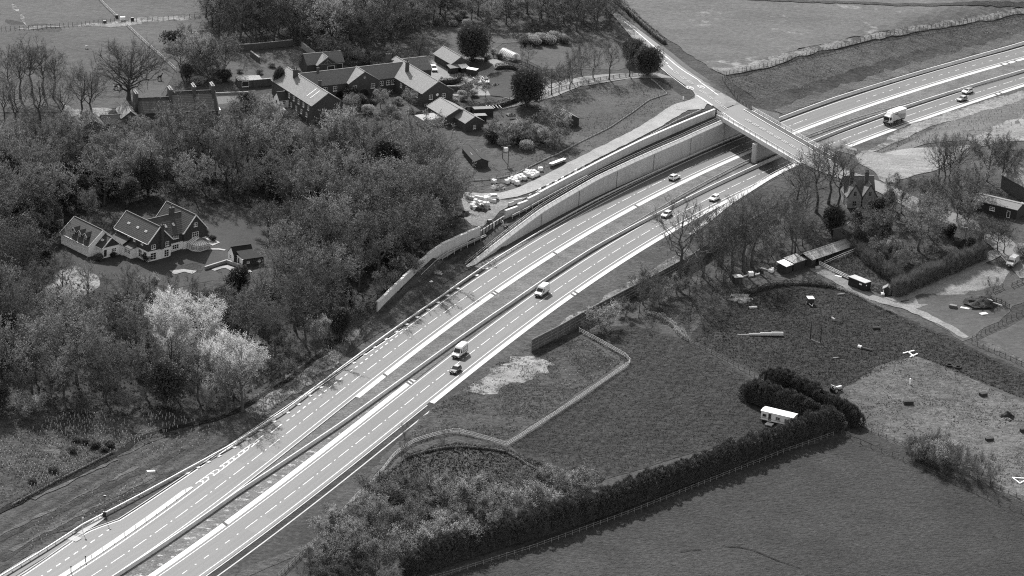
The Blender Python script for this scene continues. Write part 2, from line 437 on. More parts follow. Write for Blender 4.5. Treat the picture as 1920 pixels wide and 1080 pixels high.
# lay-by island and chevron hatching at its tip
grid_sheet('splitter_island', rng_u(-300, -168), lambda u: float(GH(u)) + float(IP(u, [-300, -170.5, -168], [5.6, 5.95, 5.3])), lambda u: float(GH(u)) + float(IP(u, [-300, -168], [4.15, 4.6])), .09, M['channel'], 1)
for a, b in ((-300, -162), (-160, -143), (-141.5, -137)):
    line_sheet('road_marking', rng_u(a, b), Lc(3.75), .24, M['paint'])
for a, b in ((-166, -157.5), (-155, -148), (-146.5, -140.5), (-138.5, -134)):
    line_sheet('road_marking', rng_u(a, b, 2), lambda u: float(GH(u)) + float(IP(u, [-166, -134], [5.25, 4.35])), .22, M['paint'])
for i in range(12):
    u = -165 + i * 2.45; V = []
    wa, wb = float(GH(u)) + 3.85, float(GH(u)) + float(IP(u, [-166, -134], [5.2, 4.35]))
    for uu, ww in ((u, wa), (u + .4, wa), (u + 1.5, (wa + wb) / 2), (u + .4, wb), (u, wb), (u + 1.0, (wa + wb) / 2)):
        x, y = W2(uu, ww); V.append((float(x), float(y), .036))
    tag(link('hatch_marking', mesh('hatch_marking', V, [(0, 1, 2, 5), (5, 2, 3, 4)], M['paint'])), kind='structure')
# concrete drainage channels along the low edges, with darker outlet slots
def channel(u0, u1, wl, wr):
    grid_sheet('drainage_channel', rng_u(u0, u1), wl, wr, .035, M['channel'])
channel(-101, 450, Lc(-4.5), Lc(-5.95)); channel(-92, 450, Rc(-4.5), Rc(-5.9)); channel(-300, -83, Rc(5.75), Rc(4.25))
M['slot'] = flat('dark_slot', .06, .9)
def slot(u, wa, wb):
    V = [W2(u, wa), W2(u + .9, wa), W2(u + .2, wb), W2(u - .7, wb)]
    tag(link('channel_outlet', mesh('channel_outlet', [(float(x), float(y), .05) for x, y in V], [(3, 2, 1, 0)], M['slot'])), kind='structure')
for px, py in ((723, 704), (922, 551), (928, 548), (1040, 475), (1195, 387), (1880, 122), (1892, 119), (1905, 115)):
    u = u_at(px, py); slot(u, float(GH(u)) - 4.5, float(GH(u)) - 5.95)
for px, py in ((1073, 553), (1080, 549), (1870, 178), (1877, 175)):
    u = u_at(px, py); slot(u, -float(GH(u)) - 4.5, -float(GH(u)) - 5.9)
for px, py in ((765, 719), (770, 715), (425, 984)):
    u = u_at(px, py); slot(u, -float(GH(u)) + 5.75, -float(GH(u)) + 4.25)
for a, b, wf in ((-300, -101, Lc(-4.75)), (-300, -94, Rc(-4.9))):
    grid_sheet('kerb', rng_u(a, b), lambda u: wf(u) + .16, lambda u: wf(u) - .16, .11, M['kerb'])
grid_sheet('kerb', rng_u(-300, -57), lambda u: lw2(u) + .75, lambda u: lw2(u) + .5, .12, M['kerb'])
# median and verges
M['median'] = soil('median_grass', .115, (.03, .2), (.25, .3), (1.6, .4), .6)
M['median_bare'] = soil('median_bare_earth', .13, (.05, .2), (.5, .35), (2.2, .4), .5, patch=(.5, .55, .62, .4), stretch=(.5, 1), rot=-1.0)
M['verge_dark'] = soil('dark_verge', .04, (.05, .3), (.4, .35), (2.0, .4), .6)
grid_sheet('median', US, Lc(-5.1), Rc(4.6), .012, M['median'], 4)
grid_sheet('median', rng_u(-300, -86), lambda u: float(IP(u, [-300, -164, -117, -80], [4.3, 1.3, -1.7, -3.2])), Rc(5.9), .024, M['median_bare'], 1)
grid_sheet('verge', rng_u(-300, -92), Rc(-5.0), Rc(-6.6), .016, M['verge_dark'])
line_sheet('kerb', rng_u(-300, -96), Rc(-6.9), .35, M['kerb'], .03)
grid_sheet('verge', rng_u(-7, 152), lambda u: float(wF(u)) - .02, Lc(3.9), .014, M['asphalt_dark'])
line_sheet('kerb', rng_u(-7, 160), Lc(4.9), .3, M['kerb'], .1)
# lay-by pavement and bus-stop slab
M['paving'] = flat('pale_paving', .32, .85, .2, 0, .1, .6)
ribbon('footpath', [(192, 970), (175, 983), (160, 992), (150, 1001)], 1.6, M['paving'], 2)
ribbon('footpath', [(146, 1007), (134, 1014)], 2.4, M['paving'], 2)
ribbon('footpath', [(146, 999), (60, 1050), (0, 1088)], 3.2, M['asphalt_dark'], 1)

# ------------------------------------------------------------------ side road over the bridge, access road, lane
N_E = [(1112, -14), (1135, 2), (1160, 26), (1200, 58), (1240, 88), (1292, 130), (1330, 157), (1379, 190)]
S_E = [(1085, -20), (1115, 0), (1150, 30), (1185, 72), (1236, 126), (1290, 165), (1335.5, 198.5), (1352, 211)]
DECKZ = 7.35
_n = np.array([.877, .481]); _d = np.array([.481, -.877]); _o = np.array([59.74, 956.68])
def deck(a, b): q = _o + _d * a + _n * b; return (float(q[0]), float(q[1]))        # metres along the bridge, metres in from its south edge
zdk = lambda x, y: 7.385 if -6 < (np.dot(np.array([x, y]) - _o, _d)) < 56 and -1 < (np.dot(np.array([x, y]) - _o, _n)) < 13.3 else 0.0
drape('side_road', None, M['asphalt_pale'], 4, 0, 3.0, zfun=zdk, world_pts=[atg(*q) for q in N_E] + [deck(.6, 12.6), deck(.6, 1.4)] + [atg(*q) for q in S_E[::-1]])
V = []; Fq = []
rd = [(-1, 2.4, 12.7), (12, 1.4, 12.0), (45, 1.4, 12.0), (52, 1.6, 12.0)]
E2 = [(deck(a, b), deck(a, c)) for a, b, c in rd]
ln = [atg(*q) for q in ((1652, 352), (1700, 375), (1750, 398), (1800, 416), (1840, 433), (1875, 455), (1900, 480), (1935, 520))]
lane = spline([deck(38, 6.5), deck(52, 6.4)] + ln, 2.0)
for i in range(0, 40):
    a = -1 + i * 40 / 39.0
    pl, pr = deck(a, 12.5), deck(a, 1.35)
    for p, z in ((pl, 0), (pr, 0)): V.append((p[0], p[1], DECKZ + .06))
Fq = [(2 * i, 2 * i + 1, 2 * i + 3, 2 * i + 2) for i in range(39)]
tag(link('side_road', mesh('side_road', V, Fq, M['asphalt_pale'], uv=[(i // 2, (i % 2) * 11) for i in range(80)])), kind='structure')
ribbon('side_road', lane, lambda t: 11.2 - 4.2 * min(1, t * 4), M['asphalt_pale'], 4, px=False, zf=lambda x, y: max(float(HT(x, y)), 7.22 if (np.dot(np.array([x, y]) - _o, _d)) < 50 else 0))
zdeck = lambda x, y: max(float(HT(x, y)), DECKZ if -8 < (np.dot(np.array([x, y]) - _o, _d)) < 56 else 0) 
def mk(name, line, wd, mat=None, lay=6, px=True): return ribbon(name, line, wd, mat or M['paint_worn'], lay, px=px, zf=zdeck)
mk('road_marking', [(1170, 41), (1200, 66), (1240, 100), (1276, 130), (1310, 152), (1347, 180)], .3, M['paint'])
mk('road_marking', [deck(-4, 10.9), deck(10, 10.6), deck(30, 10.5), deck(46, 10.4)], .22, M['paint'], px=False)
mk('road_marking', [(1236, 126), (1262, 147), (1290, 168)], .25)
mk('road_marking', [(1307, 180), (1336, 199)], .8)
mk('road_marking', [deck(-3, 3.0), deck(10, 2.2), deck(30, 2.2), deck(44, 2.2)], .22, M['paint'], px=False)
M['pavement'] = flat('pavement_asphalt', .07, .9, .2, 0, .12, .5)
tag(link('pavement', mesh('pavement', [deck(a, b) + (DECKZ + .17,) for a, b in ((-4, 12.6), (-4, 10.95), (45, 10.95), (45, 12.6))], [(0, 1, 2, 3)], M['pavement'])), kind='structure')
ribbon('pavement', [(1240, 87), (1262, 104), (1292, 128), (1330, 154), (1362, 176)], 2.0, M['pavement'], 6, off=-.6)
# centre hatch boxes and roundels with speed numerals
def outline_box(cx, cy, dx, dy, L, wd, t=.16):
    d = np.array([dx, dy]); d = d / np.linalg.norm(d); n = np.array([-d[1], d[0]]); c = np.array([cx, cy])
    V = []; Fq = []
    P = lambda a, b: tuple((c + d * a + n * b).tolist())
    def quad(a0, a1, b0, b1):
        k = len(V); V.extend([P(a0, b0), P(a1, b0), P(a1, b1), P(a0, b1)]); Fq.append((k, k + 1, k + 2, k + 3))
    quad(-L, L, wd - t, wd); quad(-L, L, -wd, -wd + t); quad(-L, -L + t, -wd, wd); quad(L - t, L, -wd, wd)
    V2 = [(x, y, zdeck(x, y) + .25) for x, y in V]
    tag(link('hatch_marking', mesh('hatch_marking', V2, Fq, M['paint_worn'])), kind='structure')
cl = spline([atg(*q) for q in ((1247, 110), (1257, 128), (1267, 137), (1281, 147), (1294, 155), (1318, 174), (1331, 184))], .5)
for px, py in ((1248, 117), (1257, 128)): 
    x, y = atg(px, py); mk('road_marking', [(px - 5, py - 4.5), (px + 4, py + 4)], .3, M['paint'])
for px, py in ((1267, 137), (1281, 147), (1294, 155), (1318, 174), (1331, 184), (1346, 193), (1358, 203)):
    x, y = (atg(px, py) if px < 1340 else atz(px, py, DECKZ)[:2]); outline_box(x, y, .42, -.9, 1.6, .5)
for i in range(9):
    p = deck(6 + i * 4.2, 6.4); outline_box(p[0], p[1], .481, -.877, 1.5, .42)
M['red_patch'] = flat('coloured_surface_patch', .16, .9, .2, 0, .1, .5)
def ring(px, py, r):
    x, y = atg(px, py); z = float(HT(x, y)) + .26; V = []; Fq = []; n = 28
    d = np.array([.42, -.9]); nn = np.array([.9, .42])
    for i in range(n):
        a = 2 * math.pi * i / n
        for k in (1, .8): q = np.array([x, y]) + d * (1.9 * r * k * math.cos(a)) + nn * (r * k * math.sin(a)); V.append((q[0], q[1], z))
    Fq = [(2 * i, 2 * i + 1, (2 * i + 3) % (2 * n), (2 * i + 2) % (2 * n)) for i in range(n)]
    tag(link('speed_roundel', mesh('speed_roundel', V, Fq, M['paint'])), kind='structure')
    c = bpy.data.curves.new('speed_number', 'FONT'); c.body = '30'; c.align_x = 'CENTER'; c.align_y = 'CENTER'; c.size = r * 1.15
    o = bpy.data.objects.new('speed_number', c); dg = bpy.context.evaluated_depsgraph_get()
    COL.objects.link(o); bpy.context.view_layer.update()
    me = bpy.data.meshes.new_from_object(o.evaluated_get(bpy.context.evaluated_depsgraph_get())); bpy.data.objects.remove(o)
    me.materials.clear(); o = link('speed_number', me, M['paint']); o.location = (x, y, z + .02); o.rotation_euler = (0, 0, math.radians(25)); o.scale = (1, 1.9, 1)
    tag(o, kind='structure')
ring(1294, 166, .95); ring(1314.5, 164, .95)
M['gravel'] = soil('pale_gravel', .26, (.03, .12), (.25, .15), (2.5, .2), .3)
M['hardcore'] = soil('pale_hardcore', .2, (.05, .25), (.3, .3), (2.0, .35), .5)
ribbon('access_road', [(1322, 188), (1300, 195), (1275, 203), (1250, 218), (1215, 240), (1160, 268), (1100, 298), (1050, 325), (1005, 347), (960, 364), (915, 370), (868, 368)], lambda t: 6.4 - 1.6 * min(1, t * 3), M['gravel'], 3, amp=.2)
drape('access_road', [(1325, 196), (1296, 167), (1303, 178), (1302, 187), (1290, 194), (1275, 199), (1268, 206), (1290, 207), (1320, 205)], M['gravel'], 4, 0, 3.0)
drape('works_yard', [(866, 372), (920, 374), (955, 377), (990, 368), (1000, 365), (962, 384), (938, 397), (925, 410), (905, 424), (884, 424), (866, 410)], M['hardcore'], 2, .5, 3.0)

ribbon('field_margin', [(1400, -2), (1500, 3), (1600, 6), (1700, 10), (1800, 8), (1940, 12)], 3.0, M['verge_dark'], 8, amp=.5)
# ------------------------------------------------------------------ fields, lawns, rough ground, tracks
M['field'] = soil('dark_pasture', .029, (.02, .3), (.12, .25), (.62, .5), 1.5, lines=(2.6, .35, .1))
M['field_s'] = soil('mown_pasture', .036, (.012, .3), (.1, .2), (1.1, .4), 1.2, patch=(.9, .7, .78, .13), lines=(2.6, -.28, .045))
M['paddock'] = soil('tussocky_paddock', .028, (.02, .25), (.14, .25), (.55, .55), 1.7)
M['rough'] = soil('rough_dry_grass', .09, (.02, .25), (.12, .3), (.8, .45), .9, patch=(.22, .54, .7, .06), under=0.055)
M['pale_rough'] = soil('pale_rough_grass', .18, (.03, .25), (.2, .3), (1.3, .35), .7, under=0.075)
M['upfield'] = soil('upper_field', .09, (.01, .2), (.09, .18), (.7, .25), .5, patch=(.06, .6, .7, .24), stretch=(.5, 1.2), rot=.35)
M['farfield'] = soil('far_pasture', .07, (.015, .15), (.06, .15), (.6, .2), .5, stretch=(.6, 1.2), rot=.2)
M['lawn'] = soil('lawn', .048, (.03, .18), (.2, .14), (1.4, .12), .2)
M['lawn_pale'] = soil('paddock_lawn', .066, (.02, .2), (.1, .2), (.9, .22), .4, under=0.075)  # paler grass for paddocks, small fields and open lawns
M['bank'] = soil('seeded_bank', .09, (.02, .2), (.3, .3), (1.5, .35), .8, stretch=(.25, 1.6), rot=-.6, under=0.08)
M['planting'] = soil('planting_ground', .052, (.02, .3), (.2, .4), (1.2, .5), .9, patch=(.09, .62, .7, .16), under=0.07)
M['bank_dark'] = soil('ploughed_bank', .055, (.02, .25), (.3, .3), (1.6, .4), 1.0, lines=(3.4, .4, .22))
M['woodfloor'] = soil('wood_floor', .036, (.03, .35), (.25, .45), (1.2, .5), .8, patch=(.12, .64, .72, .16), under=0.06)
M['scrub'] = soil('scrub_ground', .05, (.03, .3), (.3, .4), (1.1, .5), 1.0, under=0.07)
M['earth'] = soil('bare_earth', .075, (.04, .3), (.35, .35), (1.8, .45), .8, under=0.07)
M['dirt_track'] = soil('dirt_track', .19, (.04, .25), (.3, .25), (1.8, .3), .4)
M['pale_ground'] = soil('pale_bare_ground', .19, (.04, .2), (.25, .25), (1.8, .3), .5, stretch=(.4, 1.6), rot=.1, under=0.12)
M['straw'] = soil('straw_ground', .2, (.05, .3), (.3, .3), (1.6, .25), .6, under=0.075)
M['ditch'] = soil('ditch', .012, (.1, .3), (.5, .3), (2, .3), .6)
M['drive'] = soil('gravel_drive', .21, (.05, .12), (.3, .1), (2.5, .15), .2)
D = drape
# lower right
D('field', [(760, 1100), (835, 1082), (1000, 1018), (1180, 950), (1400, 870), (1560, 822), (1592, 818), (1700, 862), (1815, 918), (1940, 974), (1960, 1100)], M['field_s'], 0, .3, 12)
D('field', [(957, 838), (1182, 684), (1100, 626), (1120, 612), (1190, 610), (1290, 640), (1400, 703), (1450, 745), (1560, 790), (1300, 850), (1120, 905), (1060, 888), (1010, 872)], M['field'], 0, .3, 10)
D('paddock', [(1296, 642), (1318, 590), (1372, 556), (1430, 540), (1500, 535), (1562, 540), (1600, 552), (1690, 592), (1780, 632), (1940, 705), (1950, 760), (1790, 692), (1720, 668), (1570, 735), (1500, 745), (1440, 712), (1390, 690)], M['paddock'], 0, .5, 10)
D('rough_pasture', [(1566, 742), (1640, 690), (1712, 668), (1780, 690), (1860, 726), (1950, 764), (1960, 960), (1900, 930), (1800, 884), (1700, 838), (1610, 800)], M['rough'], 0, .6, 10)
D('grass_lane', [(1585, 806), (1602, 800), (1700, 842), (1810, 892), (1950, 958), (1950, 990), (1830, 928), (1700, 866), (1596, 818)], M['field_s'], 1, .4, 8)
D('small_paddock', [(1832, 644), (1950, 578), (1970, 640), (1960, 700), (1900, 672)], M['rough'], 0, .4, 8)
D('small_paddock', [(1840, 638), (1950, 575), (1960, 690), (1905, 668), (1870, 652)], M['lawn_pale'], 1, .4, 8)
D('bare_ground', [(1700, 560), (1740, 530), (1820, 505), (1870, 500), (1950, 500), (1950, 560), (1900, 575), (1830, 630), (1808, 640), (1760, 612), (1716, 590)], M['lawn_pale'], 0, .5, 8)
D('bare_ground', [(1690, 568), (1720, 540), (1790, 508), (1850, 492), (1900, 510), (1880, 540), (1820, 548), (1760, 562), (1712, 582)], M['pale_ground'], 1, 1.0, 2)
ribbon('farm_track', [(1528, 502), (1548, 512), (1580, 530), (1612, 548), (1645, 562), (1685, 572), (1730, 590), (1775, 612), (1812, 634)], lambda t: 4.6 - 2.2 * t, M['dirt_track'], 3, amp=.4)
ribbon('farm_track', [(1668, 564), (1720, 545), (1770, 520), (1830, 492), (1885, 468)], lambda t: 4.2, M['dirt_track'], 3, amp=.5)
D('yard', [(1395, 545), (1380, 530), (1420, 510), (1470, 500), (1530, 496), (1552, 512), (1560, 532), (1500, 530), (1440, 536)], M['earth'], 1, .6, 6)
D('bare_ground', [(1280, 622), (1240, 600), (1190, 598), (1230, 580), (1330, 540), (1385, 520), (1380, 545), (1330, 580), (1305, 620)], M['scrub'], 0, .7, 6)
D('chicken_run', [(1548, 500), (1598, 470), (1640, 480), (1700, 545), (1660, 555), (1612, 536)], M['scrub'], 1, .5, 6)
D('garden', [(1640, 480), (1690, 450), (1760, 440), (1830, 470), (1840, 490), (1740, 535), (1700, 540)], M['scrub'], 2, .5, 6)
D('scrubland', [(960, 838), (1010, 872), (1060, 888), (1120, 905), (1040, 945), (900, 1000), (780, 1048), (600, 1100), (560, 1040), (640, 975), (715, 890), (740, 862), (780, 832), (840, 820), (900, 826)], M['scrub'], 0, .4, 6)
D('rough_verge', [(950, 830), (905, 823), (840, 812), (780, 826), (735, 856), (700, 876), (800, 775), (920, 690), (1000, 640), (1090, 632), (1165, 680)], M['scrub'], 0, .3, 6)
D('bare_ground', [(880, 735), (915, 700), (960, 672), (1000, 668), (1042, 684), (1030, 700), (960, 722), (905, 742)], M['straw'], 1, 1.2, 1.5, feather=9)
D('rough_verge', [(1010, 640), (1060, 600), (1180, 532), (1290, 462), (1300, 478), (1180, 560), (1090, 610), (1020, 648)], M['pale_rough'], 1, .6, 6)
D('rough_verge', [(600, 1010), (700, 880), (780, 810), (800, 800), (740, 850), (712, 880), (640, 970), (560, 1040), (380, 1120), (470, 1060)], M['planting'], 0, .3, 6)
# right of the road beyond the bridge
D('planting_bank', [(1640, 290), (1760, 235), (1940, 175), (1950, 250), (1840, 262), (1740, 270), (1650, 290)], M['bank'], 1, .5, 6)
D('rough_verge', [(1570, 283), (1700, 235), (1930, 165), (1940, 182), (1740, 240), (1640, 285), (1600, 292)], M['pale_rough'], 2, .5, 4)
D('bare_ground', [(1600, 292), (1660, 287), (1760, 278), (1830, 270), (1800, 300), (1720, 330), (1660, 345), (1640, 322), (1612, 306)], M['pale_ground'], 2, .7, 2)
D('bare_ground', [(1810, 262), (1870, 235), (1950, 205), (1950, 262), (1880, 268), (1840, 275)], M['pale_rough'], 2, .8, 5)
# left beyond the bridge
D('field', [(1196, -30), (1160, 0), (1225, 55), (1275, 90), (1330, 128), (1375, 134), (1420, 118), (1500, 92), (1650, 60), (1780, 40), (1950, 8), (1970, -40)], M['upfield'], 0, .5, 4, lift=.05)
D('track', [(1330, 128), (1375, 128), (1420, 114), (1500, 92), (1650, 60), (1780, 38), (1950, 10), (1950, 22), (1780, 50), (1650, 73), (1500, 106), (1425, 132), (1385, 138), (1360, 142)], M['pale_rough'], 1, .4, 3, lift=.06)
D('bank', [(1366, 150), (1425, 136), (1500, 112), (1650, 78), (1780, 54), (1950, 28), (1950, 70), (1780, 117), (1640, 158), (1520, 196), (1470, 216), (1420, 190)], M['bank'], 1, .5, 5)
D('verge', [(1575, 176), (1700, 138), (1830, 100), (1950, 66), (1950, 72), (1800, 115), (1640, 158), (1560, 182)], M['verge_dark'], 2, .6, 5)
# upper middle
D('field', [(1030, 230), (1010, 200), (1075, 175), (1180, 148), (1262, 142), (1300, 185), (1262, 205), (1180, 250), (1080, 300), (1010, 335), (960, 340), (890, 352), (868, 330), (930, 280), (1000, 265)], M['lawn_pale'], 0, .5, 6)
D('verge', [(1226, 143), (1262, 150), (1290, 166), (1302, 180), (1290, 188), (1275, 178), (1255, 160)], M['verge_dark'], 1, .4, 4)
D('paddock', [(968, 84), (1080, 78), (1150, 76), (1200, 120), (1160, 132), (1080, 130), (1020, 130), (985, 110)], M['lawn_pale'], 0, .3, 6)
D('lawn', [(640, 92), (780, 70), (850, 50), (960, 70), (900, 110), (800, 120), (740, 105)], M['lawn_pale'], 0, .4, 6)
D('lawn', [(860, 62), (1000, 62), (1170, 60), (1150, 78), (1000, 80), (900, 82)], M['lawn_pale'], 1, .4, 6)
D('lawn', [(404, 98), (560, 88), (620, 100), (560, 150), (480, 160), (410, 150), (395, 120)], M['lawn_pale'], 0, .4, 5)
D('driveway', [(800, 112), (830, 118), (872, 108), (930, 112), (985, 135), (1025, 160), (1060, 150), (1130, 140), (1230, 136), (1262, 146), (1180, 148), (1090, 162), (1030, 185), (985, 195), (940, 205), (900, 208), (930, 195), (960, 188), (930, 180), (860, 180), (845, 180), (800, 150)], M['drive'], 2, .2, 4)
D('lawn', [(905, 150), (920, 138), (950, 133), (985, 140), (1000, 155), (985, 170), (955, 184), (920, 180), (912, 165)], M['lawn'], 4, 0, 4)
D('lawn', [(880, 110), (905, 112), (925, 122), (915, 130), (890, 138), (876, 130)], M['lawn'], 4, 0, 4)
# upper left
D('field', [(-40, 60), (-60, -60), (400, -60), (420, 0), (380, 40), (330, 130), (300, 190), (230, 200), (150, 210), (-40, 210)], M['farfield'], 0, .3, 14)
D('trodden_path', [(0, 56), (50, 52), (150, 46), (215, 40), (260, 32), (360, 30), (360, 36), (260, 44), (215, 50), (150, 50), (50, 56)], M['pale_rough'], 1, .8, 5)
D('trodden_path', [(20, 0), (28, 12), (40, 28), (54, 52), (46, 52), (34, 30), (22, 10)], M['pale_rough'], 1, .5, 5)
D('drive', [(120, 190), (170, 196), (205, 205), (200, 235), (150, 232), (110, 210)], M['straw'], 1, .6, 5)
# the wood on the left
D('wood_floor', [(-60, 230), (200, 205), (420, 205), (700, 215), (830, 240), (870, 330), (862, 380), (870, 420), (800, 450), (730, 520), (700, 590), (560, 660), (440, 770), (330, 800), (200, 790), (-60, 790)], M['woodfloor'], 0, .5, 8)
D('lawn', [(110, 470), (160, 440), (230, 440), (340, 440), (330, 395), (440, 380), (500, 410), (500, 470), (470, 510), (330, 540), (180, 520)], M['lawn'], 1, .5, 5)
D('straw_bed', [(90, 520), (140, 498), (175, 515), (190, 540), (150, 560), (95, 560)], M['straw'], 2, .8, 2, feather=12)
D('clearing', [(470, 640), (540, 618), (640, 600), (700, 590), (640, 640), (560, 680), (500, 700), (470, 690)], M['scrub'], 1, .5, 5)
D('planted_ground', [(-60, 780), (140, 760), (300, 770), (380, 795), (300, 825), (220, 858), (120, 910), (-60, 985)], M['planting'], 1, .4, 6)
D('rough_verge', [(-60, 1000), (120, 920), (230, 862), (330, 818), (420, 790), (470, 765), (480, 800), (380, 862), (300, 905), (190, 968), (60, 1040), (-60, 1110)], M['bank_dark'], 1, .3, 6)
D('rough_verge', [(480, 790), (455, 760), (520, 710), (600, 660), (660, 620), (700, 600), (640, 672), (580, 720)], M['pale_rough'], 1, .6, 5)
D('bank', [(706, 592), (760, 530), (800, 490), (880, 450), (930, 420), (985, 412), (960, 440), (885, 500), (800, 560), (700, 632), (640, 672), (660, 640)], M['bank_dark'], 2, .4, 4)
ribbon('ditch', [(-40, 985), (0, 960), (60, 930), (120, 902), (180, 872), (222, 850), (258, 826), (290, 812), (350, 798), (400, 788), (450, 768), (490, 742), (530, 720), (570, 690), (620, 652), (650, 628)], lambda t: 1.7, M['ditch'], 4, amp=.35)

M['furrow_shade'] = soil('furrow_shade', .036, (.05, .3), (.4, .35), (1.8, .4), 1.0)  # flat dark tone, painted shade of the furrow relief
M['furrow_lit'] = soil('furrow_lit', .085, (.05, .3), (.4, .35), (1.8, .4), .8)  # flat pale tone, painted light on the furrow ridges
for k, (ln, wd, mt) in enumerate((([(-20, 1022), (60, 985), (120, 955), (180, 925), (240, 896), (300, 868), (345, 842)], 1.5, 'furrow_shade'), ([(-20, 1012), (60, 975), (120, 946), (190, 910), (260, 876)], .8, 'furrow_lit'),
    ([(0, 1052), (70, 1012), (140, 978), (210, 944), (280, 908), (330, 880)], 1.2, 'furrow_shade'), ([(20, 1034), (80, 1000), (150, 965), (220, 928), (290, 893)], .9, 'furrow_lit'), ([(60, 936), (120, 908), (180, 880), (220, 862)], 1.0, 'furrow_lit'), ([(100, 1000), (130, 996), (150, 990)], .9, 'furrow_shade'), ([(230, 940), (250, 930), (262, 930)], .8, 'furrow_shade'))):
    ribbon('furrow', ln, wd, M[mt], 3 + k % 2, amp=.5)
M['asphalt_worn'] = asphalt('asphalt_worn', .07, .1); M['asphalt_new'] = asphalt('asphalt_new', .047, .08)
for u0, u1, a, b, sd, mt in ((-158, -150, 3.2, .3, 'L', 'asphalt_worn'), (-146, -141, 0, -3.3, 'L', 'asphalt_worn'), (-120, -96, 3.3, .4, 'R', 'asphalt_new'), (10, 22, -.3, -3.4, 'R', 'asphalt_new'), (-40, -33, 3.4, .3, 'L', 'asphalt_new'), (205, 222, -.3, -3.4, 'L', 'asphalt_new'), (-178, -170, -.3, -3.3, 'R', 'asphalt_worn')):
    f = Lc if sd == 'L' else Rc; grid_sheet('road_patch', rng_u(u0, u1), f(a), f(b), .026, M[mt])
# ------------------------------------------------------------------ helper: parts given in world coordinates under a thing
def wpart(mb, name, mat, parent, bevel=0, smooth=False):
    l = parent.location; z = [(v[0] - l.x, v[1] - l.y, v[2] - l.z) for v in mb.v]; m2 = MB(); m2.v = z; m2.f = mb.f
    return m2.build(name, mat, parent, smooth=smooth, bevel=bevel)
def wallstrip(mb, us, wa, wb, z0, z1):
    """solid band along the road between offsets wa>wb, from z0 to z1 (functions of u)"""
    n0 = len(mb.v); V = []
    for u in us:
        for w, z in ((wa, z0), (wb, z0), (wb, z1), (wa, z1)):
            x, y = W2(u, w(u)); V.append((float(x), float(y), float(z(u))))
    k = len(us); Fq = []
    for i in range(k - 1):
        a, b = 4 * i, 4 * i + 4
        for j in range(4): Fq.append((a + j, a + (j + 1) % 4, b + (j + 1) % 4, b + j))
    Fq += [(3, 2, 1, 0), (4 * k - 4, 4 * k - 3, 4 * k - 2, 4 * k - 1)]
    return mb.add(V, Fq)
def kz(c): return lambda u: c
def w3(u, w, z): x, y = W2(u, w); return (float(x), float(y), float(z))

# ------------------------------------------------------------------ road bridge
ang = math.atan2(_d[1], _d[0])
_p = deck(0, 0)
br = empty('road_bridge', (_p[0], _p[1], 0), ang, 'concrete bridge carrying the side road over the main road on one central pier', 'bridge')
MB().box(-1.2, 45, .45, 12.6, DECKZ - .95, DECKZ).build('deck', M['concrete'], br)
for y in (1.6, 4.2, 6.8, 9.4, 11.6): MB().box(-.5, 44.5, y - .35, y + .35, 5.75, DECKZ - .95).build('beam', M['concrete_dark'], br)
for y0, y1 in ((0, .45), (12.6, 13.05)): MB().box(-2.2, 46, y0, y1, DECKZ - 1.0, DECKZ + .22).build('edge_beam', M['concrete_pale'], br, bevel=.03)
pm = MB().box(0, .12, 0, .12, 0, 1.15).mesh('parapet_post', M['steel'])
for y in (.22, 12.82):
    for i in range(16): link('parapet_post', pm, None, br, (-1.9 + i * 3.15, y - .06, DECKZ + .2))
    for z in (.5, .85, 1.18): MB().bar((-2.2, y, DECKZ + .2 + z), (46, y, DECKZ + .2 + z), .1, .1).build('rail', M['steel'], br)
# pier: a blade along the median with a column at its near end
pa, pb = np.array(W2(122.6, -2.1)), np.array(W2(135.5, -2.0))
_pi = MB(); dd = (pb - pa) / np.linalg.norm(pb - pa); L = float(np.linalg.norm(pb - pa))
def tobr(p, z):
    q = np.array(p) - np.array(_p); return (float(q @ _d), float(q @ _n), z)
nn = np.array([-dd[1], dd[0]]); V = []
for z in (-.2, 5.75):
    for s, t in ((0, -.6), (.35, -.85), (1.1, -.85), (1.4, -.6), (L - .3, -.6), (L, 0), (L - .3, .6), (1.4, .6), (1.1, .85), (.35, .85), (0, .6), (-.15, 0)):
        V.append(tobr(pa + dd * s + nn * t, z))
n = 12; _pi.add(V, [tuple(range(n))[::-1], tuple(range(n, 2 * n))] + [(i, (i + 1) % n, n + (i + 1) % n, n + i) for i in range(n)])
_pi.build('pier', M['concrete'], br)
# ------------------------------------------------------------------ left front retaining wall: panels between open joints, sloping pale coping
p0 = w3(33, float(wF(33)), 0)
rw = empty('retaining_wall', p0, 0, 'tall pale concrete retaining wall beside the far carriageway, ramping down away from the bridge', 'wall')
topF = lambda u: float(hF(u))
br_u = [-9, 12, 32.6, 54, 75, 95, 115, 134, 153]
for a, b in zip(br_u[:-1], br_u[1:]):
    us = rng_u(a + (.24 if a > 13 else 0), b - (.24 if b > 13 else 0), 3)
    m = MB(); wallstrip(m, us, lambda u: float(wF(u)) + .35, lambda u: float(wF(u)), kz(-.3), lambda u: topF(u) - .75)
    wpart(m, 'wall_panel', M['concrete'], rw)
m = MB(); wallstrip(m, rng_u(12, 153, 3), lambda u: float(wF(u)) + .37, lambda u: float(wF(u)) + .25, kz(-.3), lambda u: topF(u) - .8); wpart(m, 'joint_backing', M['slot'], rw)
m = MB()
us = rng_u(-9, 137, 2.5); V = []; Fq = []
for u in us:
    for w, z in ((wF(u) - .12, topF(u) - .8), (wF(u) - .12, topF(u) - .55), (wF(u) + .75, topF(u)), (wF(u) + 1.15, topF(u)), (wF(u) + 1.15, topF(u) - .8)): V.append(w3(u, w, z))
for i in range(len(us) - 1):
    for j in range(5): Fq.append((5 * i + j, 5 * i + (j + 1) % 5, 5 * i + 5 + (j + 1) % 5, 5 * i + 5 + j))
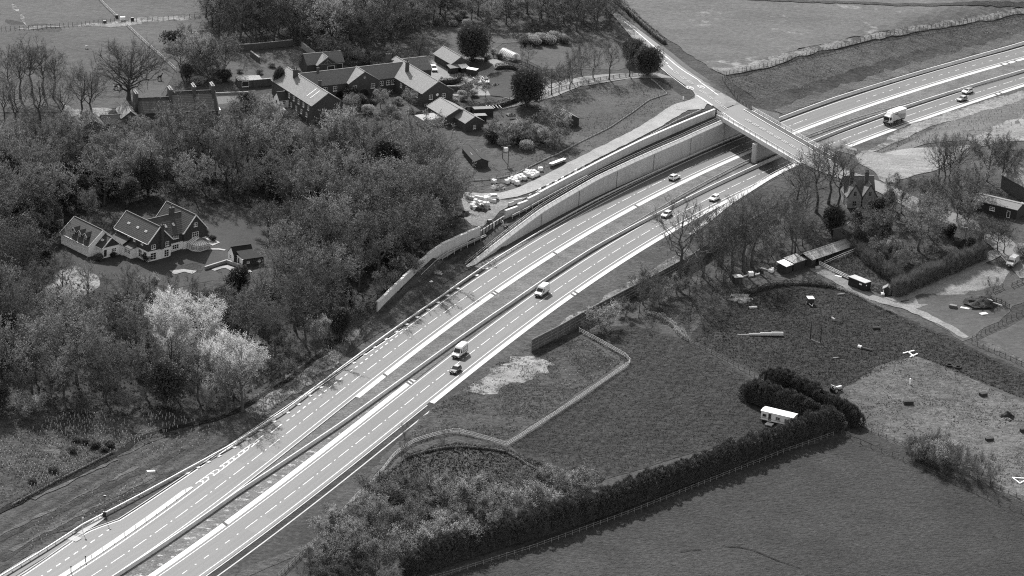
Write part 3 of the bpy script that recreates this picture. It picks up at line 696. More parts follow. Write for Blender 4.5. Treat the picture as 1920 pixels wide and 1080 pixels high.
Fq += [(4, 3, 2, 1, 0), tuple(5 * (len(us) - 1) + j for j in range(5))]
m.add(V, Fq); wpart(m, 'coping', M['concrete_pale'], rw)
m = MB()
for z in (.55, 1.1):
    for a, b in zip(us[:-1], us[1:]): m.bar(w3(a, wF(a) + 1.35, topF(a) + z), w3(b, wF(b) + 1.35, topF(b) + z), .09)
wpart(m, 'handrail', M['steel_dark'], rw)
pm = MB().box(-.05, .05, -.05, .05, 0, 1.15).mesh('handrail_post', M['steel_dark'])
for u in np.arange(-8, 137, 2.4):
    q = w3(u, wF(u) + 1.35, topF(u) - .05); link('handrail_post', pm, None, rw, (q[0] - p0[0], q[1] - p0[1], q[2]))
# ------------------------------------------------------------------ upper wall behind the ledge, and the stepped wall further down
p1 = w3(30, float(wU(30)), float(hF(30)))
uw_ = empty('stepped_wall', p1, 0, 'upper concrete wall of panels with pale coping along the access road, above the tall retaining wall', 'wall')
brk = [23, 28.5, 33, 39, 50, 61, 72, 83, 94, 105, 116, 126, 136]
def wpanels(parent, brk, ztop, zbot, wf, th=.45, mat='concrete'):
    for i, (a, b) in enumerate(zip(brk[:-1], brk[1:])):
        zt = ztop(i, a, b); us = rng_u(a + .04, b - .04, 3)
        m = MB(); wallstrip(m, us, lambda u: float(wf(u)) + th, lambda u: float(wf(u)), zbot, zt); wpart(m, 'wall_panel', M[mat], parent)
        m = MB(); wallstrip(m, us, lambda u: float(wf(u)) + th + .15, lambda u: float(wf(u)) - .12, lambda u: zt(u) - .02, lambda u: zt(u) + .2); wpart(m, 'coping', M['concrete_pale'], parent)
wpanels(uw_, brk, lambda i, a, b: (lambda u: float(IP(a + .5 if i < 3 else u, [23, 33, 63, 95, 136], [5.4, 6.6, 7.7, 8.2, 8.6]))), lambda u: float(hF(u)) - 1.2, wU)
p2 = w3(-30, float(wU(-30)), 0)
nw = empty('stepped_wall', p2, 0, 'grey concrete wall of stepped panels at the foot of the wood, beyond the end of the tall retaining wall', 'wall')
brk2 = [-53.5, -46.5, -41, -35, -24, -18, -9, -3, 3, 8.7]
wpanels(nw, brk2, lambda i, a, b: (lambda u: float(IP((a + b) / 2, [-53, 10], [3.5, 4.9]))), lambda u: -.4, wU)
m = MB(); wallstrip(m, rng_u(9.3, 22.6, 3), lambda u: float(wU(u)) + .35, lambda u: float(wU(u)), kz(.5), lambda u: float(IP(u, [9, 22], [3.7, 4.2])))
p3 = w3(15, float(wU(15)), 1)
gp = empty('low_wall', p3, 0, 'dark unfinished low wall filling the gap between two concrete walls', 'wall'); wpart(m, 'wall_panel', M['concrete_dark'], gp)
for i in range(7):
    u = 9.6 + i * 1.9; q = w3(u, float(wU(u)) - .25, 2.4); MB().box(-.12, .12, -.12, .12, 0, 2.0).build('waling', M['timber_dark'], gp, (q[0] - p3[0], q[1] - p3[1], q[2] - p3[2]))
# scaffold walkway along the walls
for (ua, ub, zz, lab) in ((24, 62, lambda u: float(hF(u)) + .15, 'scaffold boards laid along the ledge under the upper wall'), (-26, 9, lambda u: float(IP(u, [-26, 9], [1.2, 2.3])), 'scaffold walkway along the stepped wall by the wood')):
    uc = (ua + ub) / 2; q = w3(uc, float(wU(uc)) - 1.2, zz(uc)); s = empty('scaffold', q, 0, lab, 'scaffold')
    for u in np.arange(ua, ub - 1, 3.0):
        m = MB(); a, b = w3(u, wU(u) - 1.0, zz(u) + .1), w3(u + 2.9, wU(u + 2.9) - 1.0, zz(u + 2.9) + .1); m.bar(a, b, 1.0, .08); wpart(m, 'board', M['timber'], s)
        m = MB(); a = w3(u, wU(u) - 1.55, zz(u) - .8); m.bar(a, (a[0], a[1], a[2] + 1.6), .1); wpart(m, 'standard', M['steel'], s)
    m = MB(); us = rng_u(ua, ub, 3)
    for a, b in zip(us[:-1], us[1:]): m.bar(w3(a, wU(a) - 1.55, zz(a) + .75), w3(b, wU(b) - 1.55, zz(b) + .75), .08)
    wpart(m, 'ledger', M['steel'], s)
# ------------------------------------------------------------------ right retaining wall and bridge wing walls
p4 = w3(80, -20.3, 0)
rr = empty('retaining_wall', p4, 0, 'concrete retaining wall on the near side of the road, ramping up to the bridge behind the tall bare trees', 'wall')
topR = lambda u: float(hR(u)) + .15
for a, b in ((53.5, 70), (70, 88), (88, 106), (106, 122), (122, 137)):
    m = MB(); wallstrip(m, rng_u(a + .05, b - .05, 3), lambda u: float(wR(u)), lambda u: float(wR(u)) - .4, kz(-.3), lambda u: min(topR(u) - .3, 6.2 if u > 112 else 99)); wpart(m, 'wall_panel', M['concrete'], rr)
m = MB(); wallstrip(m, rng_u(53.5, 111, 2.5), lambda u: float(wR(u)) + .15, lambda u: float(wR(u)) - 1.35, lambda u: topR(u) - .5, topR); wpart(m, 'coping', M['concrete_pale'], rr)
m = MB()
us = rng_u(55, 111, 2.5)
for a, b in zip(us[:-1], us[1:]): m.bar(w3(a, wR(a) - .6, topR(a) + 1.1), w3(b, wR(b) - .6, topR(b) + 1.1), .08); m.bar(w3(a, wR(a) - .6, topR(a) + .6), w3(b, wR(b) - .6, topR(b) + .6), .06)
wpart(m, 'handrail', M['steel'], rr)
pm = MB().box(-.04, .04, -.04, .04, 0, 1.1).mesh('handrail_post', M['steel'])
for u in np.arange(55, 111, 1.6):
    q = w3(u, wR(u) - .6, topR(u)); link('handrail_post', pm, None, rr, (q[0] - p4[0], q[1] - p4[1], q[2]))
pw = w3(155, 15.5, 0)
wg = empty('wing_wall', pw, 0, 'pale tapering concrete wing wall on the far left corner of the bridge', 'wall')
m = MB(); us = rng_u(152.5, 164, 2); wallstrip(m, us, lambda u: 17.6 - (u - 152) * .13, lambda u: 15.0 - (u - 152) * .02, kz(-.3), lambda u: float(IP(u, [152, 164], [6.6, 2.2]))); wpart(m, 'wall_panel', M['concrete_pale'], wg)
pw = w3(140, -23, 0)
wg = empty('wing_wall', pw, 0, 'dark concrete wing wall on the near right corner of the bridge', 'wall')
m = MB(); us = rng_u(137, 146, 2); wallstrip(m, us, lambda u: -22.0 + (u - 137) * .1, lambda u: -22.5, kz(-.3), lambda u: float(IP(u, [137, 146], [6.9, 3.0]))); wpart(m, 'wall_panel', M['concrete_dark'], wg)

# ------------------------------------------------------------------ safety barriers
def concrete_barrier(us, wf, label, wide=.5, h=.9, group=None):
    uc = us[len(us) // 2]; q = w3(uc, wf(uc), 0); e = empty('safety_barrier', q, 0, label, 'crash barrier', group)
    for i in range(0, len(us) - 1, 4):
        seg = us[i:i + 5]; m = MB(); V = []; Fq = []
        prof = ((-wide / 2, 0), (-wide / 2, .1), (-.2, .45), (-.14, h), (.14, h), (.2, .45), (wide / 2, .1), (wide / 2, 0)); k = len(prof)
        for u in seg:
            z0 = float(HUW(u, wf(u)))
            for s, z in prof: V.append(w3(u, wf(u) + s, z0 + z))
        for a in range(len(seg) - 1):
            for j in range(k): Fq.append((k * a + j, k * a + (j + 1) % k, k * a + k + (j + 1) % k, k * a + k + j))
        Fq += [tuple(range(k))[::-1], tuple(k * (len(seg) - 1) + j for j in range(k))]
        m.add(V, Fq); wpart(m, 'barrier_unit', M['concrete_pale'], e)
    return e
def rail_barrier(us, wf, label, z=.62, double=False, mat='steel'):
    uc = us[len(us) // 2]; q = w3(uc, wf(uc), 0); e = empty('safety_barrier', q, 0, label, 'crash barrier')
    h0 = lambda u: float(HUW(u, wf(u)))
    for k, zz in enumerate((z, z - .35) if double else (z,)):
        m = MB()
        for a, b in zip(us[:-1], us[1:]): m.bar(w3(a, wf(a), h0(a) + zz), w3(b, wf(b), h0(b) + zz), .22, .34)
        wpart(m, 'rail', M[mat], e)
    m = MB()
    for u in np.arange(us[0], us[-1], 3.2): a = w3(u, wf(u) + .12, h0(u)); m.bar((a[0], a[1], a[2] - .1), (a[0], a[1], a[2] + z), .12)
    o = wpart(m, 'posts', M['steel'], e); o['kind'] = 'stuff'
    return e
mw = lambda u: float(IP(u, [-300, -164, -117, -80, -24, 27, 68, 115, 152, 200, 266, 450], [4.6, 2.3, -.7, -2.0, -3.5, -3.6, -4.9, -5.3, -4.9, -4.4, -5.4, -6.5]))
concrete_barrier(rng_u(-300, 450, 5), mw, 'long pale concrete barrier running the whole length of the central reservation')
rail_barrier(rng_u(36, 214, 4), lambda u: float(IP(u, [36, 67, 119, 155, 181, 214], [-3.4, -3.0, -.9, -.9, -1.2, -3.6])), 'steel crash barrier flaring round the bridge pier in the central reservation', mat='timber')
lb = lambda u: float(GH(u)) + float(IP(u, [-300, -223, -200, -163, -143, -119, -89, -35, -7, 61, 110, 150], [15.2, 15.1, 15.1, 10.4, 7.6, 6.0, 5.8, 5.1, 5.5, 5.5, 4.6, 4.9]))
rail_barrier(rng_u(-300, 158, 4), lb, 'steel crash barrier along the far verge from the lay-by to under the bridge')
concrete_barrier(rng_u(161, 450, 5), lambda u: float(GH(u)) + float(IP(u, [160, 196, 216, 261, 300], [5.2, 5.6, 5.3, 5.0, 5.6])), 'thick pale barrier along the far verge beyond the bridge', wide=.8, h=1.0)
# pale gully slabs between that barrier and the carriageway
gm = MB().box(-.55, .55, -.45, .45, 0, .12).mesh('gully_cover', M['concrete_pale'])
for px, py in ((1113 / 5.4 + 320, 720 + 270 / 5.4), (320 + 978 / 5.4, 720 + 360 / 5.4), (320 + 848 / 5.4, 720 + 450 / 5.4), (320 + 712 / 5.4, 720 + 537 / 5.4), (320 + 582 / 5.4, 720 + 625 / 5.4), (320 + 445 / 5.4, 720 + 717 / 5.4), (320 + 340 / 5.4, 720 + 778 / 5.4), (320 + 235 / 5.4, 720 + 833 / 5.4), (320 + 130 / 5.4, 720 + 892 / 5.4),
               (320 + 1230 / 5.4, 720 + 188 / 5.4), (320 + 1352 / 5.4, 720 + 103 / 5.4), (320 + 1475 / 5.4, 720 + 22 / 5.4), (660, 680), (680, 664), (700, 651), (722, 636), (741, 622), (761, 608), (779, 594), (798, 580), (816, 566), (834, 553), (853, 540), (888, 515), (906, 502)):
    u = u_at(px, py); w = float(lb(u)) - .75; q = w3(u, w, .03); tag(link('gully_cover', gm, None, None, q, _A), 'pale concrete gully slab in the verge beside the steel crash barrier', 'gully cover', 'gully slabs along the far verge')

# ------------------------------------------------------------------ timber noise fence on the near side
def polyline_fence(name, label, cat, line, spacing, post, post_mat, rails=(), rail_mat=None, rail_size=(.06, .12), panel=None, panel_mat=None, world_line=False, jit=0.0, rail_each=False, boards=1):
    P = [Vector(p[:2]) for p in ([atg(*q) for q in line] if not world_line else line)]
    L = sum((b - a).length for a, b in zip(P[:-1], P[1:])); n = max(1, round(L / spacing)); pts = []; acc = 0; seg = 0; corner = [0.0]
    for a, b in zip(P[:-1], P[1:]): corner.append(corner[-1] + (b - a).length)
    for i in range(n + 1):
        s = min(L * i / n, L - 1e-6); k = max(j for j in range(len(corner) - 1) if corner[j] <= s + 1e-9)
        pts.append(P[k].lerp(P[k + 1], (s - corner[k]) / max(1e-6, corner[k + 1] - corner[k])))
    mid = pts[len(pts) // 2]; zb = float(HT(mid.x, mid.y)); e = empty(name, (mid.x, mid.y, zb), 0, label, cat)
    Z = [float(HT(p.x, p.y)) for p in pts]; w, h = post
    pm = MB().box(-w / 2, w / 2, -w / 2, w / 2, -.2, h).mesh('post', M[post_mat])
    for p, z in zip(pts, Z):
        o = link('post', pm, None, e, (p.x - mid.x, p.y - mid.y, z - zb)); o.rotation_euler = (rng.uniform(-jit, jit), rng.uniform(-jit, jit), 0)
    for r in rails:
        if rail_each:
            for a, b, za, zc in zip(pts[:-1], pts[1:], Z[:-1], Z[1:]):
                m = MB(); m.bar((a.x, a.y, za + r), (b.x, b.y, zc + r), *rail_size); wpart(m, 'rail', M[rail_mat], e)
        else:
            m = MB()
            for a, b, za, zc in zip(pts[:-1], pts[1:], Z[:-1], Z[1:]): m.bar((a.x, a.y, za + r), (b.x, b.y, zc + r), *rail_size)
            wpart(m, 'rail', M[rail_mat], e)
    if panel:
        for a, b, za, zc in zip(pts[:-1], pts[1:], Z[:-1], Z[1:]):
            d = (b - a).normalized() * .06; A = a + d; B = b - d; ph = panel / boards
            for q in range(boards): m = MB(); m.bar((A.x, A.y, za + ph * (q + .5)), (B.x, B.y, zc + ph * (q + .5)), .07 + .015 * (q % 2), ph - (.05 if boards > 1 else 0)); wpart(m, 'fence_panel' if boards == 1 else 'board', M[panel_mat], e)
    return e
M['fence_board'] = flat('fence_board', .085, .9, .2, 0, .2, .5)
polyline_fence('noise_fence', 'tall timber panel fence along the near side of the road behind bare trees', 'fence', [(996, 660), (1050, 632), (1100, 603), (1145, 579), (1220, 540), (1300, 496), (1340, 469), (1400, 436), (1452, 404)], 3.0, (.18, 3.5), 'timber', rails=(3.42,), rail_mat='timber', rail_size=(.12, .1), panel=3.3, panel_mat='fence_board', boards=4)
PF = polyline_fence
PF('rail_fence', 'pale new post and rail fence curving round the scrub below the road', 'fence', [(628, 979), (668, 935), (715, 888), (738, 858), (757, 843), (782, 829), (820, 818), (856, 811), (905, 824), (950, 838)], 1.9, (.13, 1.3), 'timber_pale', (.4, .78, 1.15), 'timber_pale', (.05, .1))
PF('rail_fence', 'pale new post and rail fence round the corner of the dark pasture', 'fence', [(950, 838), (1040, 780), (1120, 726), (1183, 682), (1172, 670), (1120, 641), (1086, 623)], 1.9, (.13, 1.3), 'timber_pale', (.4, .78, 1.15), 'timber_pale', (.05, .1))
PF('rail_fence', 'grey post and rail fence among the shrubs at the bottom edge, continuing the pale fence', 'fence', [(626, 984), (590, 1018), (555, 1052), (520, 1085)], 1.9, (.13, 1.3), 'timber', (.4, .8, 1.15), 'timber', (.05, .12))
PF('wire_fence', 'pale thin post fence along the foot of the long conifer hedge', 'fence', [(800, 1090), (840, 1080), (1000, 1030), (1180, 965), (1330, 905), (1470, 850), (1562, 818)], 2.2, (.1, 1.25), 'timber', (1.1, .6), 'timber', (.03, .05))
PF('wire_fence', 'dark post and wire fence along the near side of the grass lane', 'fence', [(1578, 814), (1600, 826), (1700, 868), (1815, 920), (1935, 972)], 3.2, (.14, 1.3), 'timber_dark', (1.1, .6), 'timber_dark', (.03, .04), jit=.06)
PF('wire_fence', 'dark post and wire fence between the grass lane and the rough pasture', 'fence', [(1606, 798), (1650, 818), (1720, 846), (1800, 884), (1935, 945)], 2.4, (.13, 1.2), 'timber_dark', (1.0, .55), 'timber_dark', (.03, .04), jit=.06)
PF('wire_fence', 'post and wire fence between the two dark paddocks, ending at the short hedges', 'fence', [(1280, 638), (1330, 662), (1380, 688), (1425, 713)], 2.2, (.12, 1.25), 'timber_dark', (1.05, .6), 'timber', (.03, .05), jit=.04)
PF('wire_fence', 'post and wire fence on the near side of the small paddock', 'fence', [(1822, 644), (1860, 660), (1900, 678), (1935, 694)], 2.0, (.13, 1.3), 'timber_dark', (1.1, .6), 'timber', (.04, .06), jit=.04)
PF('wire_fence', 'dark wire fence on the far side of the small paddock at right edge', 'fence', [(1822, 638), (1850, 624), (1890, 602), (1935, 578)], 2.2, (.13, 1.3), 'timber_dark', (1.1, .6), 'timber_dark', (.03, .05), jit=.04)
PF('rail_fence', 'white triple rail fence beside the farm track, ending at the dark container', 'fence', [(1536, 497), (1565, 512), (1592, 525)], 3.0, (.14, 1.2), 'timber_pale', (.35, .75, 1.15), 'white', (.06, .14))
PF('rail_fence', 'grey rail fence in front of the long stable roof', 'fence', [(1545, 497), (1575, 484), (1605, 472)], 2.4, (.14, 1.2), 'timber', (.5, 1.05), 'timber_pale', (.06, .12))
PF('rail_fence', 'dark rail fence beyond the scrap heap on the right', 'fence', [(1858, 563), (1875, 568), (1892, 578)], 1.6, (.16, 1.3), 'timber_dark', (.5, 1.0), 'timber_dark', (.07, .12))
PF('rail_fence', 'dark rail fence by the lane near the parked van', 'fence', [(1862, 548), (1880, 540)], 1.8, (.16, 1.3), 'timber_dark', (.5, 1.0), 'timber_dark', (.07, .12))
PF('rail_fence', 'dark rail fence at the right edge below the parked van', 'fence', [(1897, 538), (1935, 522)], 1.8, (.16, 1.3), 'timber_dark', (.5, 1.0), 'timber_dark', (.07, .12))
PF('wire_fence', 'dark post and wire fence across the top left field', 'fence', [(-15, 57), (60, 55), (150, 48), (215, 41)], 1.45, (.12, 1.3), 'timber_dark', (1.1, .6), 'timber_dark', (.02, .03), jit=.05)
PF('wire_fence', 'dark post and wire fence across the top left field, right of the gates', 'fence', [(246, 42), (300, 38), (365, 33)], 1.75, (.13, 1.35), 'timber_dark', (1.1, .6), 'timber_dark', (.02, .03), jit=.05)
PF('rail_fence', 'pale rail fence climbing out of the top of the picture from the field gates', 'fence', [(176, -10), (196, 12), (219, 34)], 1.6, (.13, 1.2), 'timber_pale', (.5, 1.1), 'timber_pale', (.06, .14))
PF('rail_fence', 'pale rail fence running down from the field gates to the garden shrubs', 'fence', [(236, 48), (262, 73), (290, 98), (330, 134)], 1.6, (.13, 1.2), 'timber_pale', (.5, 1.1), 'timber_pale', (.06, .14))
PF('post_fence', 'long post fence along the top of the bank beyond the bridge, edging the upper field', 'fence', [(1410, 214), (1385, 190), (1354, 150), (1364, 140), (1377, 137), (1445, 123), (1520, 103), (1589, 86), (1664, 66), (1757, 52), (1840, 40), (1935, 23)], 2.0, (.14, 1.35), 'timber_dark', (1.2, .75, .35), 'timber', (.03, .06), jit=.03)
PF('hurdle_fence', 'dark hurdle fence curving along the gravel drive below the polytunnel', 'fence', [(925, 108), (958, 115), (975, 119), (1000, 130), (1030, 144), (1058, 152)], 2.0, (.16, 1.2), 'timber_dark', (.3, .6, .9, 1.1), 'timber_dark', (.08, .12))
PF('wire_fence', 'dark fence along the row of bare trees by the gravel drive', 'fence', [(1008, 190), (1040, 172), (1080, 161), (1120, 152), (1180, 143), (1222, 138)], 2.4, (.16, 1.2), 'timber_dark', (.4, .8, 1.1), 'timber_dark', (.07, .1), jit=.04)
PF('stake_fence', 'line of stakes and plastic mesh on the parapet of the access road', 'fence', [(1018, 362), (1060, 340), (1110, 312), (1160, 286), (1220, 255), (1270, 228), (1315, 208)], 2.0, (.07, 1.1), 'steel_dark', (.55,), 'plastic_white', (.03, .25), jit=.12)

PF('mesh_fence', 'low pale mesh fence on stakes crossing the rough lawn above the access road', 'fence', [(875, 341), (920, 338), (962, 330), (1002, 310), (1045, 290), (1083, 270), (1144, 240), (1187, 211), (1216, 189), (1251, 177), (1229, 155), (1220, 149)], 2.2, (.1, .9), 'timber_dark', panel=.42, panel_mat='paving', jit=.08)
# ------------------------------------------------------------------ buildings
def roofmat(name, g, rows=.35, var=.18, streak=1.0):
    """tiled or slated slopes: course lines, sideways tile joints and weather streaks"""
    m, t, b = _mat(name); b.inputs['Roughness'].default_value = .75
    tc = t.nodes.new('ShaderNodeTexCoord'); v = tc.outputs['Object']
    sx = t.nodes.new('ShaderNodeSeparateXYZ'); t.links.new(v, sx.inputs[0])
    w = t.nodes.new('ShaderNodeMath'); w.operation = 'FRACT'; t.links.new(_mul(t, sx.outputs[2], 1 / rows), w.inputs[0])
    mp = t.nodes.new('ShaderNodeMapping'); mp.inputs['Scale'].default_value = (2.2, 2.2, .25); t.links.new(v, mp.inputs['Vector'])
    a = _ramp(t, _noise(t, 1.0, 5, .7, mp.outputs[0]), [(.3, 1 - var * streak), (.7, 1 + var * streak)])
    c = _ramp(t, _noise(t, 3.5, 3, .6, v), [(.3, 1 - var), (.7, 1 + var)])
    l = _ramp(t, w.outputs[0], [(0, .72), (.25, 1)])
    t.links.new(_mul(t, _mul(t, _mul(t, a, c), l), g), b.inputs['Base Color'])
    bp = t.nodes.new('ShaderNodeBump'); bp.inputs['Strength'].default_value = .5; bp.inputs['Distance'].default_value = .06
    t.links.new(w.outputs[0], bp.inputs['Height']); t.links.new(bp.outputs[0], b.inputs['Normal'])
    return m
M['roof_dark'] = roofmat('dark_roof_tiles', .045)
M['roof_mid'] = roofmat('brown_roof_tiles', .05)
M['roof_slate'] = roofmat('pale_slates', .165, .3, .28)
M['roof_slate2'] = roofmat('grey_slates', .14, .3, .15)
M['roof_felt'] = flat('roof_felt', .03, .9, .2, 0, .2, 1.0)
M['roof_sheet'] = roofmat('corrugated_sheet', .27, .9, .25, 1.6)
M['hung_tile'] = roofmat('hung_tiles', .055, .3, .12)
M['brick_c'] = flat('old_brick', .065, .9, .2, 0, .3, 2.2)
M['board_wall'] = flat('dark_boarding', .035, .9, .2, 0, .2, 1.5)
M['stone_wall'] = flat('pale_stone', .28, .9, .2, 0, .25, 1.5)
M['door'] = flat('dark_door', .03, .6)
M['lead'] = flat('grey_lead', .16, .6, .3, .2)

def leaf_like(name, g, tr):
    m, t, b = _mat(name); b.inputs['Base Color'].default_value = (g, g, g, 1); r = t.nodes.new('ShaderNodeBsdfTranslucent'); r.inputs[0].default_value = (g, g, g, 1)
    mx = t.nodes.new('ShaderNodeMixShader'); mx.inputs[0].default_value = tr; o = [n for n in t.nodes if n.type == 'OUTPUT_MATERIAL'][0]
    t.links.new(b.outputs[0], mx.inputs[1]); t.links.new(r.outputs[0], mx.inputs[2]); t.links.new(mx.outputs[0], o.inputs[0]); return m
class Building:
    def __init__(s, name, origin, ang, label, cat, z=None):
        x, y = origin[:2]; z = float(HT(x, y)) if z is None else z
        s.o = empty(name, (x, y, z), math.radians(ang), label, cat)
    def part(s, mb, name, mat, parent=None, bevel=0): return mb.build(name, M[mat], parent or s.o, bevel=bevel)
    def walls(s, x0, x1, y0, y1, h, mat, ridge=None, axis='y', z0=-1.5, apex=None):
        """four walls with gable ends; axis = direction of the ridge"""
        m = MB()
        if ridge is None: m.box(x0, x1, y0, y1, z0, h)
        elif axis == 'y':
            a = (x0 + x1) / 2 if apex is None else apex
            m.prism([(x0, z0), (x1, z0), (x1, h), (a, ridge - .12), (x0, h)], y0, y1, 'y')
        else:
            a = (y0 + y1) / 2 if apex is None else apex
            m.prism([(y0, z0), (y1, z0), (y1, h), (a, ridge - .12), (y0, h)], x0, x1, 'x')
        return s.part(m, 'wall', mat)
    def roof(s, x0, x1, y0, y1, h, ridge, mat, axis='y', over=.35, t=.16, apex=None, verge=None, cap=True, skip=()):
        """two slopes with thickness; optional pale verge boards along the gable edges"""
        out = []
        if axis == 'y':
            a = (x0 + x1) / 2 if apex is None else apex
            for i, (xe, sg) in enumerate(((x0, -1), (x1, 1))):
                if i in skip: continue
                sl = (ridge - h) / abs(a - xe); e = (xe + sg * over, h - over * sl)
                m = MB(); m.prism([(a, ridge), (e[0], e[1]), (e[0], e[1] + t), (a, ridge + t)] if sg < 0 else [(a, ridge), (a, ridge + t), (e[0], e[1] + t), (e[0], e[1])], y0 - over * .6, y1 + over * .6, 'y')
                out.append(s.part(m, 'roof_slope', mat))
                if verge:
                    for yv in (y0 - over * .6 - .05, y1 + over * .6 + .05):
                        v = MB(); v.bar((e[0], yv, e[1] + t * .5), (a, yv, ridge + t * .5), .1, .28); s.part(v, 'verge_board', verge, out[-1])
                    v = MB(); v.bar((e[0] + sg * .06, y0, e[1] + .06), (e[0] + sg * .06, y1, e[1] + .06), .1, .14); s.part(v, 'gutter', verge, out[-1])
            if cap: m = MB(); m.bar((a, y0 - over * .5, ridge + t), (a, y1 + over * .5, ridge + t), .28, .14); s.part(m, 'ridge', mat, out[0])
        else:
            a = (y0 + y1) / 2 if apex is None else apex
            for i, (ye, sg) in enumerate(((y0, -1), (y1, 1))):
                if i in skip: continue
                sl = (ridge - h) / abs(a - ye); e = (ye + sg * over, h - over * sl)
                m = MB(); m.prism([(a, ridge), (e[0], e[1]), (e[0], e[1] + t), (a, ridge + t)], x0 - over * .6, x1 + over * .6, 'x')
                out.append(s.part(m, 'roof_slope', mat))
                if verge:
                    v = MB(); v.bar((x0, e[0] + sg * .06, e[1] + .06), (x1, e[0] + sg * .06, e[1] + .06), .1, .14); s.part(v, 'gutter', verge, out[-1])
                    for xv in (x0 - over * .6 - .05, x1 + over * .6 + .05):
                        v = MB(); v.bar((xv, e[0], e[1] + t * .5), (xv, a, ridge + t * .5), .1, .28); s.part(v, 'verge_board', verge, out[-1])
            if cap: m = MB(); m.bar((x0 - over * .5, a, ridge + t), (x1 + over * .5, a, ridge + t), .28, .14); s.part(m, 'ridge', mat, out[0])
        return out
    def lean(s, x0, x1, y0, y1, zlo, zhi, mat, low='y0', t=.12, over=.25):
        m = MB()
        if low == 'y0': m.prism([(y0 - over, zlo), (y1 + over, zhi), (y1 + over, zhi + t), (y0 - over, zlo + t)], x0 - over, x1 + over, 'x')
        elif low == 'y1': m.prism([(y0 - over, zhi), (y1 + over, zlo), (y1 + over, zlo + t), (y0 - over, zhi + t)], x0 - over, x1 + over, 'x')
        elif low == 'x0': m.prism([(x0 - over, zlo), (x1 + over, zhi), (x1 + over, zhi + t), (x0 - over, zlo + t)], y0 - over, y1 + over, 'y')
        else: m.prism([(x0 - over, zhi), (x1 + over, zlo), (x1 + over, zlo + t), (x0 - over, zhi + t)], y0 - over, y1 + over, 'y')
        return s.part(m, 'roof_slope', mat)
    def window(s, x, y, z, w, h, face, frame='white', mull=2, trans=1, name='window'):
        """face '-y','+y','-x','+x'; frame proud of the wall, panes behind glazing bars"""
        m = MB(); g = MB(); d = .07; f = .09
        def B(mm, a0, a1, z0, z1, p0, p1):
            if face[1] == 'y': sg = -1 if face[0] == '-' else 1; mm.box(x + a0, x + a1, *sorted((y + sg * p0, y + sg * p1)), z + z0, z + z1)
            else: sg = -1 if face[0] == '-' else 1; mm.box(*sorted((x + sg * p0, x + sg * p1)), y + a0, y + a1, z + z0, z + z1)
        for a0, a1, z0, z1 in ((-w / 2, w / 2, -.05, f), (-w / 2, w / 2, h - f, h), (-w / 2, -w / 2 + f, f, h - f), (w / 2 - f, w / 2, f, h - f)): B(m, a0, a1, z0, z1, -.02, d)
        for i in range(1, mull): c = -w / 2 + w * i / mull; B(m, c - .05, c + .05, f, h - f, -.02, d - .02)
        for i in range(1, trans + 1):
            if trans: c = h * i / (trans + 1); B(m, -w / 2 + f, w / 2 - f, c - .04, c + .04, -.02, d - .025)
        B(m, -w / 2 - .08, w / 2 + .08, -.14, -.052, -.02, d + .08)
        fr = s.part(m, name, frame)
        B(g, -w / 2 + f, w / 2 - f, f, h - f, -.02, .022); s.part(g, 'pane', 'glass', fr)
        return fr
    def door(s, x, y, z, w, h, face, mat='white', glazed=False):
        fr = s.window(x, y, z, w, h, face, mat, 2 if glazed else 1, 2 if glazed else 0, 'door')
        if not glazed: fr.children[0].data.materials.clear(); fr.children[0].data.materials.append(M['door']); fr.children[0].name = 'door_leaf'
        return fr
    def chimney(s, x, y, z0, z1, w=.9, d=.7, pots=2, mat='brick_c', parent=None):
        m = MB(); m.box(x - w / 2, x + w / 2, y - d / 2, y + d / 2, z0, z1); m.box(x - w / 2 - .08, x + w / 2 + .08, y - d / 2 - .08, y + d / 2 + .08, z1 - .28, z1 + .001)
        c = s.part(m, 'chimney', mat, parent)
        for i in range(pots):
            p = MB(); q = (i - (pots - 1) / 2) * w / max(pots, 1); p.cyl((x + q, y, z1), (x + q, y, z1 + .75), .16, .13, 8); s.part(p, 'chimney_pot', mat, c)
        return c
    def rooflight(s, x, y, z, tilt, axis='x', w=.6, h=.95):
        o = MB().box(-w / 2, w / 2, -h / 2, h / 2, 0, .1).build('rooflight', M['white'], s.o, (x, y, z))
        g = MB().box(-w / 2 + .1, w / 2 - .1, -h / 2 + .1, h / 2 - .1, .1, .115).build('pane', M['glass_pale'], o)
        o.rotation_euler = (0, tilt, 0) if axis == 'x' else (tilt, 0, 0); return o
M['poly'] = leaf_like('opal_sheet', .9, .6)
M['glass_pale'] = flat('bright_glass', .35, .05, .8)

# --- white house with hung tiles and a conservatory
A = Building('white_house', (-97.0, 821.3), 43.8, 'white rendered house with dark hung tiles, steep roofs and a white conservatory', 'house', .8)
A.walls(0, 7.5, 0, 14.6, 2.7, 'render'); A.walls(-.06, 7.56, -.06, 14.66, 5.2, 'hung_tile', 9.0, 'y', 2.7)
rs = A.roof(0, 7.5, 0, 14.6, 5.2, 9.0, 'roof_mid', 'y', .4, verge='white')
A.walls(7.5, 13.0, 1.6, 11.5, 2.7, 'render'); A.walls(7.57, 13.0, 1.54, 11.5, 5.2, 'hung_tile', 8.8, 'x', 2.7, apex=6.6)
A.roof(4.2, 15.5, 1.6, 11.5, 5.2, 8.8, 'roof_mid', 'x', .35, apex=6.6)
A.walls(12.6, 20.2, 1.0, 13.6, 2.7, 'render'); A.walls(12.54, 20.26, .94, 13.66, 5.3, 'hung_tile', 9.5, 'y', 2.7)
A.roof(12.6, 20.2, 1.0, 13.6, 5.3, 9.5, 'roof_mid', 'y', .4, verge='white')
A.chimney(12.6, 6.6, 7.5, 10.8, 1.3, .9, 1); A.chimney(4.3, -.35, 2.75, 9.6, .9, .6, 1)
